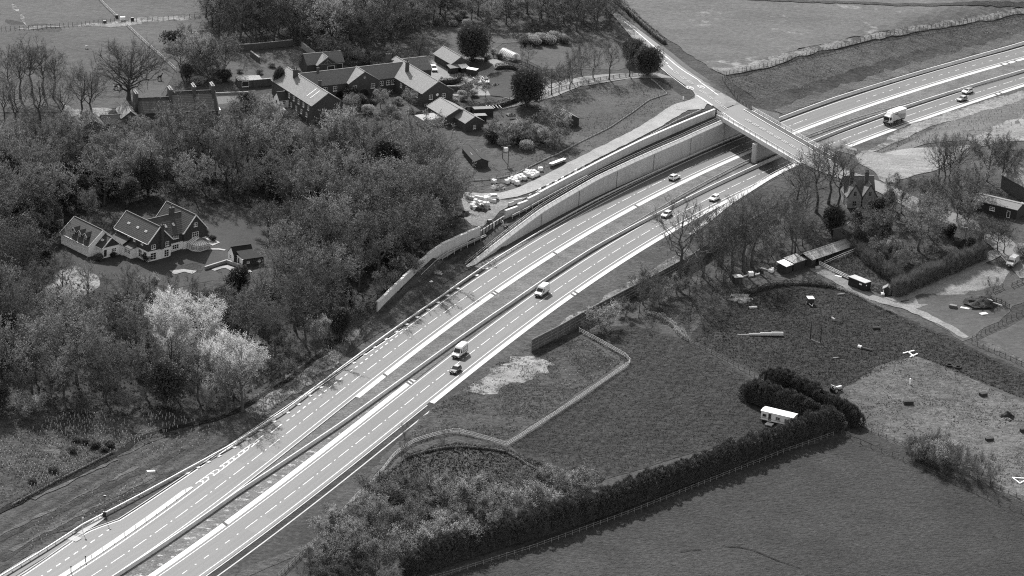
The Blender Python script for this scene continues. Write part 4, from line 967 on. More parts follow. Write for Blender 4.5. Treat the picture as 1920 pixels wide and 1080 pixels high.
# front gable openings
A.window(1.7, -.06, 3.2, 1.4, 1.2, '-y', mull=2); A.window(6.2, -.06, 3.2, 1.2, 1.2, '-y', mull=2)
A.door(1.7, 0, .1, 1.9, 2.0, '-y', 'white', True); A.door(6.1, 0, .1, 1.5, 2.0, '-y', 'white', True)
A.window(0, 1.3, .25, 1.5, 2.1, '-x', mull=2, trans=1); A.window(0, 3.4, .25, 1.5, 2.1, '-x', mull=2, trans=1)
for y in (2.6, 6.0, 8.5): A.window(-.06, y, 3.9, .9, .9, '-x', mull=2)
for y in (3.4, 7.0, 11.0): A.rooflight(1.75, y, 7.1, -.79)
A.window(10.3, 1.54, 3.9, 1.8, 1.1, '-y', mull=3); A.window(10.3, 1.6, .9, 2.1, 1.3, '-y', mull=3)
for x in (8.6, 11.2): A.rooflight(x, 3.9, 7.0, .6, 'y')
A.window(16.4, .94, 3.3, 2.2, 1.4, '-y', mull=3); A.window(16.4, .94, 6.3, 1.1, 1.1, '-y', mull=2)
# conservatory: dwarf wall, glazed bays, ribbed roof
cx, cy = 16.4, -1.2
P = [(13.6, .9), (13.6, -1.6), (15.0, -3.2), (17.8, -3.2), (19.2, -1.6), (19.2, .9)]
cw = MB(); cw.prism(P, 0, .75, 'z'); A.part(cw, 'conservatory_wall', 'render')
gl = MB(); gl.prism([(cx + (x - cx) * .985, y if y > .5 else cy + (y - cy) * .985) for x, y in P], .75, 2.3, 'z'); A.part(gl, 'conservatory_glazing', 'glass_pale')
fr = MB()
for i in range(5):
    a, b = P[i], P[i + 1]; k = 3 if i in (0, 4) else 3
    for j in range(k + 1): q = (a[0] + (b[0] - a[0]) * j / k, a[1] + (b[1] - a[1]) * j / k); fr.box(q[0] - .07, q[0] + .07, q[1] - .07, q[1] + .07, .75, 2.3)
    for z in (.8, 1.9, 2.32): fr.bar((a[0], a[1], z), (b[0], b[1], z), .14, .12)
A.part(fr, 'conservatory_frame', 'white')
ap = [(16.4, .9, 3.6), (16.4, -1.2, 3.6)]; cr = MB(); PP = [(cx + (x - cx) * 1.05, y if y > .5 else cy + (y - cy) * 1.05, 2.36) for x, y in P]
cr.add(PP + ap, [(0, 1, 7, 6), (1, 2, 7), (2, 3, 7), (3, 4, 7), (4, 5, 6, 7)]); cro = A.part(cr, 'conservatory_roof', 'white')
rb = MB()
for i in range(5):
    for j in range(4):
        a, b = Vector(PP[i]), Vector(PP[i + 1]); q = a.lerp(b, j / 4); t = Vector(ap[1]) if 1 <= i <= 3 or (i == 0 and j > 2) else Vector((16.4, max(-1.2, q.y), 3.6)); rb.bar(q + Vector((0, 0, .05)), t + Vector((0, 0, .05)), .09, .09)
A.part(rb, 'roof_bar', 'lead', cro)
# garage wing with dormers, small gable, links
A.walls(-10.6, -1.6, 12.0, 24.6, 2.8, 'render', 6.3, 'y'); A.roof(-10.6, -1.6, 12.0, 24.6, 2.8, 6.3, 'roof_mid', 'y', .35, verge='white')
for y in (15.0, 17.6, 20.2):
    d = MB(); d.prism([(y - .8, 3.6), (y + .8, 3.6), (y + .8, 4.6), (y, 5.3), (y - .8, 4.6)], -9.6, -7.2, 'x'); dw = A.part(d, 'dormer', 'hung_tile')
    r = MB(); r.prism([(y, 5.3), (y - 1.05, 4.4), (y - 1.05, 4.55), (y, 5.45)], -9.8, -6.8, 'x'); r.prism([(y, 5.3), (y, 5.45), (y + 1.05, 4.55), (y + 1.05, 4.4)], -9.8, -6.8, 'x'); A.part(r, 'dormer_roof', 'roof_mid', dw)
    v = MB(); v.bar((-9.85, y - 1.05, 4.45), (-9.85, y, 5.38), .1, .15); v.bar((-9.85, y + 1.05, 4.45), (-9.85, y, 5.38), .1, .15); A.part(v, 'verge_board', 'white', dw)
    A.window(-9.6, y, 3.7, 1.0, .95, '-x', mull=2)
    r2 = MB(); r2.prism([(y - .9, 4.2), (y + .9, 4.2), (y, 5.3)], -5.4, -2.6, 'x'); A.part(r2, 'rear_dormer', 'roof_mid')
A.walls(-8.2, -2.6, 9.0, 12.0, 2.7, 'render'); A.walls(-8.25, -2.55, 8.95, 12.0, 2.75, 'hung_tile', 5.0, 'y', 2.65)
A.roof(-8.2, -2.6, 9.0, 13.4, 2.7, 5.1, 'roof_mid', 'y', .35, verge='white')
A.window(-4.6, 9.0, .9, 1.5, 1.1, '-y', mull=3); A.door(-7.4, 9.0, 0, 1.1, 2.1, '-y'); A.rooflight(-7.0, 10.8, 4.15, -.7)
A.walls(-2.6, 0, 8.0, 13.5, 2.6, 'render'); A.lean(-2.6, 0, 8.0, 13.5, 2.7, 4.2, 'roof_mid', 'x0')
A.walls(-2.2, 0, 4.6, 8.0, 2.4, 'render'); A.lean(-2.2, 0, 4.6, 8.0, 2.45, 3.3, 'roof_dark', 'x0'); A.window(-2.2, 6.9, .9, 1.1, 1.1, '-x'); A.window(-2.2, 5.5, .9, 1.1, 1.1, '-x')
tag(link('patio', MB().box(12.8, 20.4, -4.2, .8, -.5, .05).mesh('patio', M['kerb']), None, None, A.o.location, A.o.rotation_euler.z), kind='structure')
drape('patio', None, M['paving'], 4, .1, 3, world_pts=[tuple((A.o.matrix_basis @ Vector(p)).xy) for p in ((20.2, -2, 0), (23.2, -1.2, 0), (23.4, 3.0, 0), (20.8, 4.2, 0))])
ribbon('garden_path', [(388, 468), (410, 468), (422, 470)], .9, M['paving'], 5)
ribbon('garden_path', [(322, 512), (345, 508), (365, 512)], 2.4, M['gravel'], 5, amp=.5); ribbon('garden_path', [(400, 508), (425, 500), (448, 512), (470, 508)], 1.8, M['gravel'], 5, amp=.4)
# --- garden shed by it
S = Building('garden_shed', at(455, 501), 31, 'dark roofed garden shed of two joined blocks beyond the conservatory lawn', 'shed')
S.walls(0, 6.2, 0, 3.4, 2.1, 'brick_c'); S.lean(0, 6.2, 0, 3.4, 2.15, 3.2, 'roof_felt', 'y0'); S.part(MB().box(-.32, 0, -.28, 3.6, 2.18, 2.3), 'verge_board', 'white')
S.walls(-1.0, 4.6, 3.4, 6.8, 2.3, 'brick_c', 4.0, 'x'); S.roof(-1.0, 4.6, 3.4, 6.8, 2.3, 4.0, 'roof_felt', 'x', .25)
m = MB(); m.prism([(3.4, 0), (6.8, 0), (6.8, 2.3), (5.1, 3.85), (3.4, 2.3)], -1.1, -1.01, 'x'); S.part(m, 'gable_boards', 'render')
m = MB(); m.box(-.09, -.01, 0, 3.4, 0, 2.1); S.part(m, 'gable_boards', 'render')
S.window(-1.1, 5.3, .8, 1.0, 1.1, '-x'); S.door(-.09, 2.2, 0, 1.0, 1.9, '-x'); S.window(1.6, 0, 1.0, .8, .5, '-y', mull=1); S.window(4.8, 0, 1.0, .8, .5, '-y', mull=1)
# low walls of the sunken garden next to the shed
for px0, px1, lab in (((384, 506), (425, 493), 'low stone garden wall left of the shed path'), ((425, 493), (455, 504), 'low stone garden wall in front of the garden shed')):
    a, b = at(*px0), at(*px1); e = empty('garden_wall', a, 0, lab, 'wall'); m = MB(); m.bar((a[0], a[1], a[2] + .4), (b[0], b[1], b[2] + .4), .4, .9); wpart(m, 'wall_panel', M['stone_wall'], e); m = MB(); m.bar((a[0], a[1], a[2] + .9), (b[0], b[1], b[2] + .9), .5, .1); wpart(m, 'coping', M['concrete_dark'], e)

# --- courtyard range
C_ = Building('courtyard_house', (-62.2, 931.6), 31.3, 'large brick courtyard range with two long slate wings and an arched centre gable', 'house', 6.2)
C_.walls(0, 10.2, 0, 27, 5, 'brick_c', 8.3, 'y'); C_.roof(0, 10.2, 0, 27, 5, 8.3, 'roof_slate', 'y', .3, verge='lead')
C_.walls(10, 38, 17.0, 24.6, 5, 'brick_c', 8.0, 'x'); C_.roof(5.5, 41, 17.0, 24.6, 5, 8.0, 'roof_slate2', 'x', .3, verge='lead')
C_.walls(20.2, 30.6, 15.4, 20, 5, 'brick_c', 8.2, 'y'); C_.roof(20.2, 30.6, 15.4, 21, 5, 8.2, 'roof_slate', 'y', .3)
C_.walls(36.7, 47.2, -.8, 26, 5, 'brick_c', 8.2, 'y'); C_.roof(36.7, 47.2, -.8, 26, 5, 8.2, 'roof_slate', 'y', .3, verge='lead')
C_.walls(40, 52, 21.5, 29, 4.6, 'brick_c', 7.4, 'x'); C_.roof(40, 52, 21.5, 29, 4.6, 7.4, 'roof_slate', 'x', .3)
for x in (5.0, 7.0): C_.window(x, 0, 1.6, 1.15, 1.4, '-y')
for i in range(6): C_.window(0, 2.5 + i * 3.2, 2.9, 1.0, 1.35, '-x'); 
for i in range(4): C_.window(0, 3.5 + i * 3.4, .5, 1.0, 1.3, '-x')
C_.window(13.0, 17.0, 2.7, 1.3, 1.5, '-y'); C_.window(16.3, 17.0, 2.7, 1.3, 1.5, '-y')
for x in (32.2, 34.5, 36.2): C_.window(x, 17.0, 2.7, 1.2, 1.4, '-y')
for x, z in ((22.2, 2.8), (28.4, 2.8), (21.6, .2), (29.2, .2)): C_.window(x, 15.4, z, 1.35, 1.4, '-y')
for x, z in ((39.6, 2.9), (44.0, 2.9), (38.2, .2)): C_.window(x, -.8, z, 1.2, 1.4, '-y')
C_.door(41.8, -.8, 0, .95, 2.1, '-y', 'white'); 
for i in range(4): C_.window(36.7, 2.5 + i * 3.4, 2.9, 1.0, 1.3, '-x')
def arch(x, y, r, h):
    P = [(x - r, -.3), (x + r, -.3)] + [(x + r * math.cos(a), h + r * math.sin(a)) for a in np.linspace(0, math.pi, 9)]
    m = MB(); m.prism(P, y - .03, y + .5, 'y'); C_.part(m, 'archway', 'black')
    Q = [(x + (r + .3) * math.cos(a), h + (r + .3) * math.sin(a)) for a in np.linspace(0, math.pi, 9)]; Q2 = [(x + r * math.cos(a), h + r * math.sin(a)) for a in np.linspace(math.pi, 0, 9)]
    m = MB(); m.prism(Q + Q2, y - .06, y + .1, 'y'); C_.part(m, 'arch_ring', 'brick')
arch(18.0, 17.0, 1.5, 1.0); arch(25.4, 15.4, 1.7, 1.1)
m = MB(); m.cyl((41.8, -.85, 4.1), (41.8, -.75, 4.1), .45, .45, 14); C_.part(m, 'round_window', 'render')
m = MB(); m.cyl((25.4, 15.32, 6.4), (25.4, 15.45, 6.4), .4, .4, 14); C_.part(m, 'round_plaque', 'stone_wall')
C_.chimney(4.0, 19.5, 6.4, 10.0, 1.3, .9, 2); C_.chimney(6.6, 8.5, 6.4, 9.6, .8, .8, 1); C_.chimney(12.0, 20.4, 6.8, 9.5, .6, .6, 1); C_.chimney(39.8, 15.0, 6.0, 10.0, .9, .9, 1); C_.chimney(39.0, 25.6, 5.5, 9.6, 1.6, .9, 3)
for yy in (4.0, 6.2): 
    m = MB(); m.bar((1.2, yy, 5.95), (4.4, yy, 7.95), .25, .12); C_.part(m, 'roof_flashing', 'render')
C_.walls(-3.2, 0, 15.5, 19.0, 2.4, 'render', 4.2, 'x'); C_.roof(-3.2, 0, 15.5, 19.0, 2.4, 4.2, 'roof_dark', 'x', .2); C_.window(-1.6, 15.5, .9, 1.1, 1.2, '-y'); C_.door(-3.2, 17.2, 0, 1.0, 2.0, '-x')
G = Building('garage_block', (-67.32, 977.14), 27.3, 'long brick garage with a timbered middle gable behind the courtyard range', 'garage', 7.0)
G.walls(0, 12.4, 0, 6.4, 2.6, 'brick_c', 5.0, 'x'); G.roof(0, 12.4, 0, 6.4, 2.6, 5.0, 'roof_slate2', 'x', .3)
G.walls(3.0, 9.4, -1.4, 3, 2.6, 'brick_c', 4.9, 'y'); G.roof(3.0, 9.4, -1.4, 3, 2.6, 4.9, 'roof_slate', 'y', .3, verge='lead')
tb = MB()
for a, b in (((3.4, 2.7), (9.0, 2.7)), ((6.2, 2.7), (6.2, 4.6)), ((4.8, 2.7), (6.2, 4.0)), ((7.6, 2.7), (6.2, 4.0))): tb.bar((a[0], -1.46, a[1]), (b[0], -1.46, b[1]), .12, .16)
G.part(tb, 'timber_frame', 'timber')
G.door(7.4, -1.4, 0, 2.4, 2.1, '-y', 'render'); G.door(10.7, 0, 0, 2.4, 2.1, '-y', 'render')
Bn = Building('open_barn', (-23.0, 986.28), 31.3, 'open sided barn with a pale slate roof by the gravel drive', 'barn', 7.3)
Bn.walls(.2, 6.4, 3.5, 11.4, 2.6, 'brick_c', 4.6, 'y'); Bn.walls(.2, 6.4, 0, .3, 2.6, 'brick_c', 4.6, 'y'); Bn.roof(0, 6.6, 0, 11.5, 2.6, 4.6, 'roof_slate', 'y', .35)
for y in (1.2, 2.4): m = MB(); m.box(.2, .4, y, y + .2, -1, 2.6); Bn.part(m, 'post', 'timber_dark')
Bn.lean(-1.6, 1.4, -2.2, -.2, 1.9, 2.4, 'roof_slate2', 'y0'); m = MB(); m.box(-1.5, 1.3, -2.1, -.3, -1, 1.9); Bn.part(m, 'lean_to', 'board_wall')
Bn.lean(2.2, 4.6, -2.6, -.6, 1.7, 2.2, 'white', 'y0'); m = MB(); m.box(2.3, 4.5, -2.5, -.7, -1, 1.7); Bn.part(m, 'lean_to', 'board_wall')
Ot = Building('outbuilding', (-22.75, 934.14), 31.3, 'low outbuilding with pale slate roof and a small front gable, below the right courtyard wing', 'outbuilding', 6.6)
Ot.walls(0, 8.6, 0, 11, 2.8, 'brick_c', 4.9, 'y'); Ot.roof(0, 8.6, 0, 11, 2.8, 4.9, 'roof_slate', 'y', .3, verge='lead')
Ot.walls(3.0, 9.2, -6.8, 0, 2.6, 'brick_c', 4.3, 'y'); Ot.roof(3.0, 9.2, -6.8, .5, 2.6, 4.3, 'roof_slate', 'y', .3); Ot.window(6.1, -6.8, .6, .9, 1.1, '-y'); Ot.chimney(7.2, -1.0, 3.4, 5.6, .6, .6, 1)
Ot.walls(-7, 0, 1, 6.5, 2.2, 'stone_wall')
# --- long house with chimney walls
B = Building('long_house', (-113.65, 929.11), 18.1, 'long dark roofed house with four tall chimney walls behind the pale shrubs', 'house', 3.6)
B.walls(0, 10, -3.2, 6.2, 3.8, 'brick', 6.8, 'x', apex=1.7); B.roof(0, 10, -3.2, 6.2, 3.8, 6.8, 'roof_dark', 'x', .3, apex=1.7)
B.walls(10.1, 23.6, -3.4, 9.2, 4.0, 'brick', 8.0, 'x', apex=3.0); B.roof(10.1, 23.6, -3.4, 9.2, 4.0, 8.0, 'roof_dark', 'x', .3, verge='lead', apex=3.0)
for x, y, zt in ((-.3, 1.6, 8.9), (10.0, 2.0, 9.6), (17.3, 3.0, 9.9), (23.0, 3.4, 9.9)):
    m = MB(); m.box(x - .45, x + .45, y - 1.7, y + 1.7, 3.0, zt); c = B.part(m, 'chimney', 'brick')
    for k in range(3): p = MB(); p.box(x - .2, x + .2, y - 1.3 + k * 1.0, y - .7 + k * 1.0, zt, zt + .4); B.part(p, 'chimney_pot', 'stone_wall', c)
    m = MB(); m.box(x - .5, x + .5, y - 1.75, y + 1.75, zt - .18, zt + .02); B.part(m, 'capping', 'stone_wall', c)
B.rooflight(3.0, -.6, 5.35, .55, 'y'); B.rooflight(5.6, -1.6, 4.75, .55, 'y', .7, 1.4); B.rooflight(7.4, .2, 5.75, .55, 'y')
for x in (12.0, 15.0, 19.0, 22.0): B.window(x, -3.4, .8, 1.1, 1.5, '-y')
B.walls(-5.6, -.4, -5.0, 4.0, 3.0, 'brick', 5.0, 'y'); B.roof(-5.6, -.4, -5.0, 4.0, 3.0, 5.0, 'roof_slate', 'y', .3)
B.walls(24, 36, 8.6, 13.2, 1.6, 'brick'); B.lean(24, 36, 8.6, 13.2, 1.7, 3.4, 'roof_slate2', 'y0'); m = MB(); m.box(24, 36.4, 13.2, 13.6, -1, 3.9); B.part(m, 'garden_wall', 'stone_wall')
B.walls(23.8, 25.2, 0, 6.0, 2.8, 'render')
Bc = Building('outhouse', (-128.0, 915.0), 18.1, 'low building with a pale roof at the left end of the long house', 'outbuilding', 3.2)
Bc.walls(0, 6.5, 0, 9, 2.6, 'brick', 4.4, 'y'); Bc.roof(0, 6.5, 0, 9, 2.6, 4.4, 'roof_slate', 'y', .3)
# --- lodge
o_ = at(1540 + 235 / 4.908, 310 + 395 / 4.908)
Lg = Building('gabled_lodge', o_, 10.4, 'stone lodge with two steep gables and two clustered chimney stacks beside the lane', 'house')
Lg.walls(0, 4.0, 0, 7.5, 3.6, 'stone_wall', 7.0, 'y'); Lg.roof(0, 4.0, 0, 7.5, 3.6, 7.0, 'roof_slate', 'y', .3, verge='timber_dark')
Lg.walls(4.4, 8.4, 0, 7.5, 3.6, 'stone_wall', 7.0, 'y'); Lg.roof(4.4, 8.4, 0, 7.5, 3.6, 7.0, 'roof_slate', 'y', .3, verge='timber_dark')
Lg.walls(-.2, 8.8, 3.5, 9, 3.6, 'stone_wall', 7.4, 'x'); Lg.roof(-.2, 8.8, 3.5, 9, 3.6, 7.4, 'roof_slate2', 'x', .2)
for x in (2.0, 6.4): Lg.window(x, 0, 3.6, .9, 1.5, '-y', 'stone_wall'); Lg.window(x, 0, .7, 1.2, 1.5, '-y', 'stone_wall')
Lg.chimney(1.6, 3.6, 5.5, 9.6, 1.1, .8, 3, 'brick'); Lg.chimney(6.0, 3.8, 5.5, 9.6, 1.1, .8, 3, 'brick')
# --- stables
St = Building('stable_shed', (81.18, 847.9), 47.5, 'long low shed with a weathered sheet roof and open front behind the small paddock', 'shed', .8)
St.walls(.1, 18.4, 3.6, 4.3, 2.5, 'board_wall'); St.walls(.1, .4, 0, 4.3, 2.4, 'board_wall'); St.walls(18.1, 18.4, 0, 4.3, 2.4, 'board_wall')
St.roof(0, 18.5, 0, 4.3, 2.2, 3.1, 'roof_sheet', 'x', .35, apex=3.0, t=.08)
for i in range(7): m = MB(); m.box(.3 + i * 3, .5 + i * 3, .05, .25, -1, 2.35); St.part(m, 'post', 'timber_dark')
for i in range(5): m = MB(); m.box(1.0 + i * 3.6, 3.2 + i * 3.6, .9, 1.0, -1, 1.3); St.part(m, 'stall_gate', 'timber_dark')
S2 = Building('field_shelter', (77.1, 845.0), 47.5, 'low lean-to with dark mottled roof at the end of the long shed', 'shed', .8)
S2.walls(-.6, 4.4, .6, 4.0, 1.8, 'board_wall'); S2.lean(-.6, 4.4, .6, 4.0, 1.9, 2.4, 'roof_sheet', 'y0')
S3 = Building('field_shelter', (74.9, 842.3), 47.5, 'small lean-to with a bright pale roof at the left end of the sheds', 'shed', .8)
S3.walls(-.8, 1.9, .6, 3.6, 1.8, 'board_wall'); S3.lean(-.8, 1.9, .6, 3.6, 1.85, 2.3, 'plastic_white', 'y0')
# --- container, cabins, mobile home
K = Building('container', (94.61, 832.35), 133.7, 'dark steel container with a pale roof beside the farm track', 'container', .3)
K.part(MB().box(0, 5.95, -2.45, 0, .15, 2.55), 'body', 'black'); K.part(MB().box(-.06, 6.01, -2.51, .06, 2.55, 2.68), 'roof', 'kerb')
for i in range(20): K.part(MB().box(.15 + i * .29, .27 + i * .29, 0, .04, .3, 2.45), 'corrugation', 'black')
K.part(MB().box(1.1, 2.0, .02, .06, 1.65, 2.05), 'window', 'white'); K.part(MB().box(-.05, -.01, -.75, -.4, 1.7, 2.0), 'label', 'white'); K.part(MB().box(-.04, 0, -2.3, -1.25, .2, 2.4), 'door', 'black')
KK = Building('kiosk', at(1382, 531), 20, 'small dark box cabin with a pale lid at the edge of the yard', 'cabin')
KK.part(MB().box(-1.1, 1.1, -.9, .9, -.3, 2.0), 'body', 'board_wall'); KK.part(MB().box(-1.25, 1.25, -1.05, 1.05, 2.0, 2.14), 'roof', 'concrete_pale'); KK.part(MB().box(.1, .8, -.95, -.9, .1, 1.6), 'door', 'timber_dark')
KS = Building('pet_shed', at(1663, 550), -8, 'tiny dark pitched shed at the corner of the tall bare hedge', 'shed')
KS.walls(-1.1, 1.1, -.9, .9, 1.5, 'black', 2.2, 'y'); KS.roof(-1.1, 1.1, -.9, .9, 1.5, 2.2, 'timber', 'y', .2); KS.part(MB().box(-1.02, -.9, -.96, -.9, 0, 1.3), 'door_post', 'white')
Mh = Building('mobile_home', (62.17, 739.97), -24.7, 'white mobile home tucked between the conifer hedges', 'mobile home', 0)
Mh.part(MB().box(0, 8.3, 0, 3.0, .55, 2.75), 'body', 'plastic_white', bevel=.06)
m = MB(); m.prism([(-.1, 2.75), (3.1, 2.75), (3.1, 2.85), (1.5, 3.1), (-.1, 2.85)], -.12, 8.42, 'x'); Mh.part(m, 'roof', 'white')
Mh.door(2.3, 0, .65, .8, 1.9, '-y', 'kerb'); Mh.window(4.4, 0, 1.3, 1.1, .8, '-y', 'kerb'); Mh.window(.9, 0, 1.4, 1.0, .8, '-y', 'kerb', mull=1, trans=0); Mh.window(6.7, 0, 1.3, 1.1, .8, '-y', 'kerb')
Mh.part(MB().box(0, 8.3, -.03, 0, 1.02, 1.14), 'trim_strip', 'kerb'); Mh.part(MB().box(.2, 8.1, .2, 2.8, .1, .55), 'chassis', 'black')
for x in (2.8, 5.4): Mh.part(MB().cyl((x, .12, .35), (x, .4, .35), .35, .35, 12), 'wheel', 'rubber')
Mh.part(MB().box(1.8, 3.6, -1.7, -.1, 0, .3), 'step', 'timber_pale'); 
# --- other roofs
W = Building('wooden_shed', (-13.33, 900.49), 18.4, 'black felt roofed wooden shed at the edge of the wood above the access road', 'shed', 5.4)
W.walls(.2, 4.3, -.8, 11.8, 2.2, 'board_wall', 3.0, 'y'); W.roof(.2, 4.3, -.8, 11.8, 2.2, 3.0, 'roof_felt', 'y', .3)
for k, (x, y) in enumerate(((1.0, 4), (3.2, 6.5), (1.6, 8.2), (3.0, 1.2))): m = MB(); m.bar((x, y, 3.02 - abs(x - 2.25) * .35), (x + .1, y + 2.2, 3.02 - abs(x - 2.15) * .35), .3, .1); W.part(m, 'batten', 'render')
for x, y, l in ((4.6, -.6, 2.8), (5.4, -1.2, 4.0)): m = MB(); m.bar((x, y, 0), (x + 1.2, y - l * .6, 2.0), .12); W.part(m, 'prop', 'timber_pale')
def simple(name, px, ang, w, d, h, r, wallm, roofm, label, cat, axis='y', lift=0):
    p = at(px[0], px[1]); b = Building(name, p, ang, label, cat)
    b.walls(-w / 2, w / 2, -d / 2, d / 2, h, wallm, r, axis); b.roof(-w / 2, w / 2, -d / 2, d / 2, h, r, roofm, axis, .3); return b
simple('garden_shed', (1815, 458), 152, 6.5, 4.6, 2.4, 4.4, 'board_wall', 'roof_slate2', 'weathered shed roof among the dark shrubs above the tall bare hedge', 'shed', 'x')
bb = simple('brick_barn', (1925, 362), 28, 10, 12, 4.2, 7.2, 'brick_c', 'roof_slate2', 'brick barn with a grey roof cut by the right edge', 'barn', 'y'); bb.window(-2, -6, .8, 1.1, 1.3, '-y'); bb.window(2, -6, .8, 1.1, 1.3, '-y')
lw_ = simple('workshop', (1868, 395), -30, 15, 6.5, 2.8, 3.6, 'board_wall', 'roof_slate2', 'low dark workshop behind the parked cars on the right', 'workshop', 'x'); lw_.door(5, -3.25, 0, 1.0, 2.0, '-y', 'render'); lw_.window(0, -3.25, 1.0, 1.6, 1.0, '-y')
simple('garage', (1585, 443), -25, 5.2, 6, 2.4, 3.4, 'brick_c', 'roof_slate2', 'small double garage roof hidden among trees below the lodge', 'garage', 'y')
simple('summer_house', (1062, 232), 31, 5, 6, 2.3, 3.6, 'board_wall', 'roof_slate', 'little hut with a pale ridge half buried in the big shrubs', 'hut', 'y')
simple('garden_shed', (208, 240), 20, 6, 5, 2.4, 4.0, 'brick', 'roof_slate2', 'brick outhouse at the left edge of the pale shrubs', 'outbuilding', 'x')
gr_ = simple('flat_garage', (466, 157), 18, 7.5, 4.5, 2.0, None, 'render', 'roof_slate', 'low pale garage in the lawn corner above the walled garden', 'garage') if False else None
fg = Building('flat_garage', at(466, 158), 18, 'low garage with a pale flat roof at the corner of the lawn', 'garage'); fg.walls(-3.6, 3.6, -2.2, 2.2, 1.9, 'brick'); fg.part(MB().box(-3.8, 3.8, -2.4, 2.4, 1.9, 2.05), 'roof', 'roof_slate'); fg.door(-1.5, -2.2, 0, 2.2, 1.7, '-y')
# polytunnel
pt = at(955, 108); T_ = Building('polytunnel', pt, -52, 'white polytunnel beside the gravel drive', 'greenhouse')
n = 12; V = []; Fq = []; Lh = 3.4
for x in np.linspace(-Lh, Lh, 9):
    for i in range(n + 1): a = math.pi * i / n; V.append((x, 1.9 * math.cos(a), max(0, 2.2 * math.sin(a)) + .1))
for k in range(8):
    for i in range(n): q = k * (n + 1) + i; Fq.append((q, q + 1, q + n + 2, q + n + 1))
link('cover', mesh('cover', V, Fq, M['poly'], smooth=True), None, T_.o)
for k in range(9):
    m = MB(); x = -Lh + k * 2 * Lh / 8
    for i in range(n): a, b = math.pi * i / n, math.pi * (i + 1) / n; m.bar((x, 1.93 * math.cos(a), 2.23 * math.sin(a) + .1), (x, 1.93 * math.cos(b), 2.23 * math.sin(b) + .1), .06)
    T_.part(m, 'hoop', 'kerb')
for x in (-Lh, Lh): m = MB(); m.prism([(1.85 * math.cos(a), 2.15 * math.sin(a) + .1) for a in np.linspace(0, math.pi, 12)], x - .02, x + .02, 'x'); e_ = T_.part(m, 'end_sheet', 'plastic_white'); d = MB(); d.box(x - .05, x + .05, -.5, .5, .1, 1.8); T_.part(d, 'door', 'kerb', e_)
# garden walls
def gwall(line, h, mat, label, th=.4, cap=True):
    P = [at(*q) for q in line]; e = empty('garden_wall', P[0], 0, label, 'wall')
    for a, b in zip(P[:-1], P[1:]):
        m = MB(); m.bar((a[0], a[1], a[2] + h / 2 - .3), (b[0], b[1], b[2] + h / 2 - .3), th, h + .6); wpart(m, 'wall_panel', M[mat], e)
        if cap: m = MB(); m.bar((a[0], a[1], a[2] + h + .05), (b[0], b[1], b[2] + h + .05), th + .15, .12); wpart(m, 'coping', M['stone_wall'], e)
gwall([(408, 98), (480, 93), (548, 86)], 2.0, 'brick', 'brick garden wall along the wood behind the lawn')
gwall([(470, 105), (486, 117)], 1.6, 'brick', 'short brick wall dividing the two lawns')
gwall([(566, 90), (592, 110)], 1.8, 'stone_wall', 'ivy topped wall beside the garage block')
gwall([(475, 163), (530, 158)], 2.2, 'brick', 'dark garden wall between the long house and the courtyard range')
gwall([(511, 195), (540, 218)], 1.2, 'render', 'low white topped wall slanting below the courtyard wing')
gwall([(836, 172), (862, 172), (885, 160)], 1.8, 'brick', 'dark garden wall beside the right courtyard wing')
gwall([(20, 447), (118, 424)], 1.9, 'stone_wall', 'long stone wall in the shade left of the white house')
# ------------------------------------------------------------------ vehicles (nose towards +x, wheels on z = 0)
M['car_white'] = flat('white_car_paint', .8, .25, .6); M['car_black'] = flat('black_car_paint', .02, .2, .7); M['car_grey'] = flat('grey_car_paint', .25, .25, .6, .3); M['car_silver'] = flat('silver_car_paint', .5, .25, .6, .3)
M['lamp'] = flat('lamp_glass', .7, .1, .8); M['tail'] = flat('tail_lamp', .08, .2, .6); M['bumper'] = flat('bumper_plastic', .03, .7); M['hub'] = flat('alloy_wheel', .45, .4, .5, .5)
M['curtain'] = flat('lorry_curtain', .5, .6, .3, 0, .1, .4); M['graphic'] = flat('printed_graphic', .28, .6, .3, 0, .15, .8); M['graphic_dark'] = flat('dark_printed_graphic', .1, .6, .3)
def wheel(parent, x, y, r, wd, sgn):
    w = MB().cyl((0, -wd / 2, 0), (0, wd / 2, 0), r, r, 16).build('wheel', M['rubber'], parent, (x, y, r))
    MB().cyl((0, sgn * (wd / 2 - .02), 0), (0, sgn * (wd / 2 + .015), 0), r * .62, r * .58, 10).build('hub', M['hub'], w); return w
def shell(name, prof, w0, taper, mat, parent, bevel=.05):
    """side profile [(x,z)] swept across the width; upper points pulled in by taper(z)"""
    n = len(prof); V = [(x, -w0 / 2 + taper(z), z) for x, z in prof] + [(x, w0 / 2 - taper(z), z) for x, z in prof]
    m = MB(); m.add(V, [tuple(range(n)), tuple(reversed(range(n, 2 * n)))] + [(i, n + i, n + (i + 1) % n, (i + 1) % n) for i in range(n)])
    return m.build(name, M[mat], parent, bevel=bevel, smooth=False)
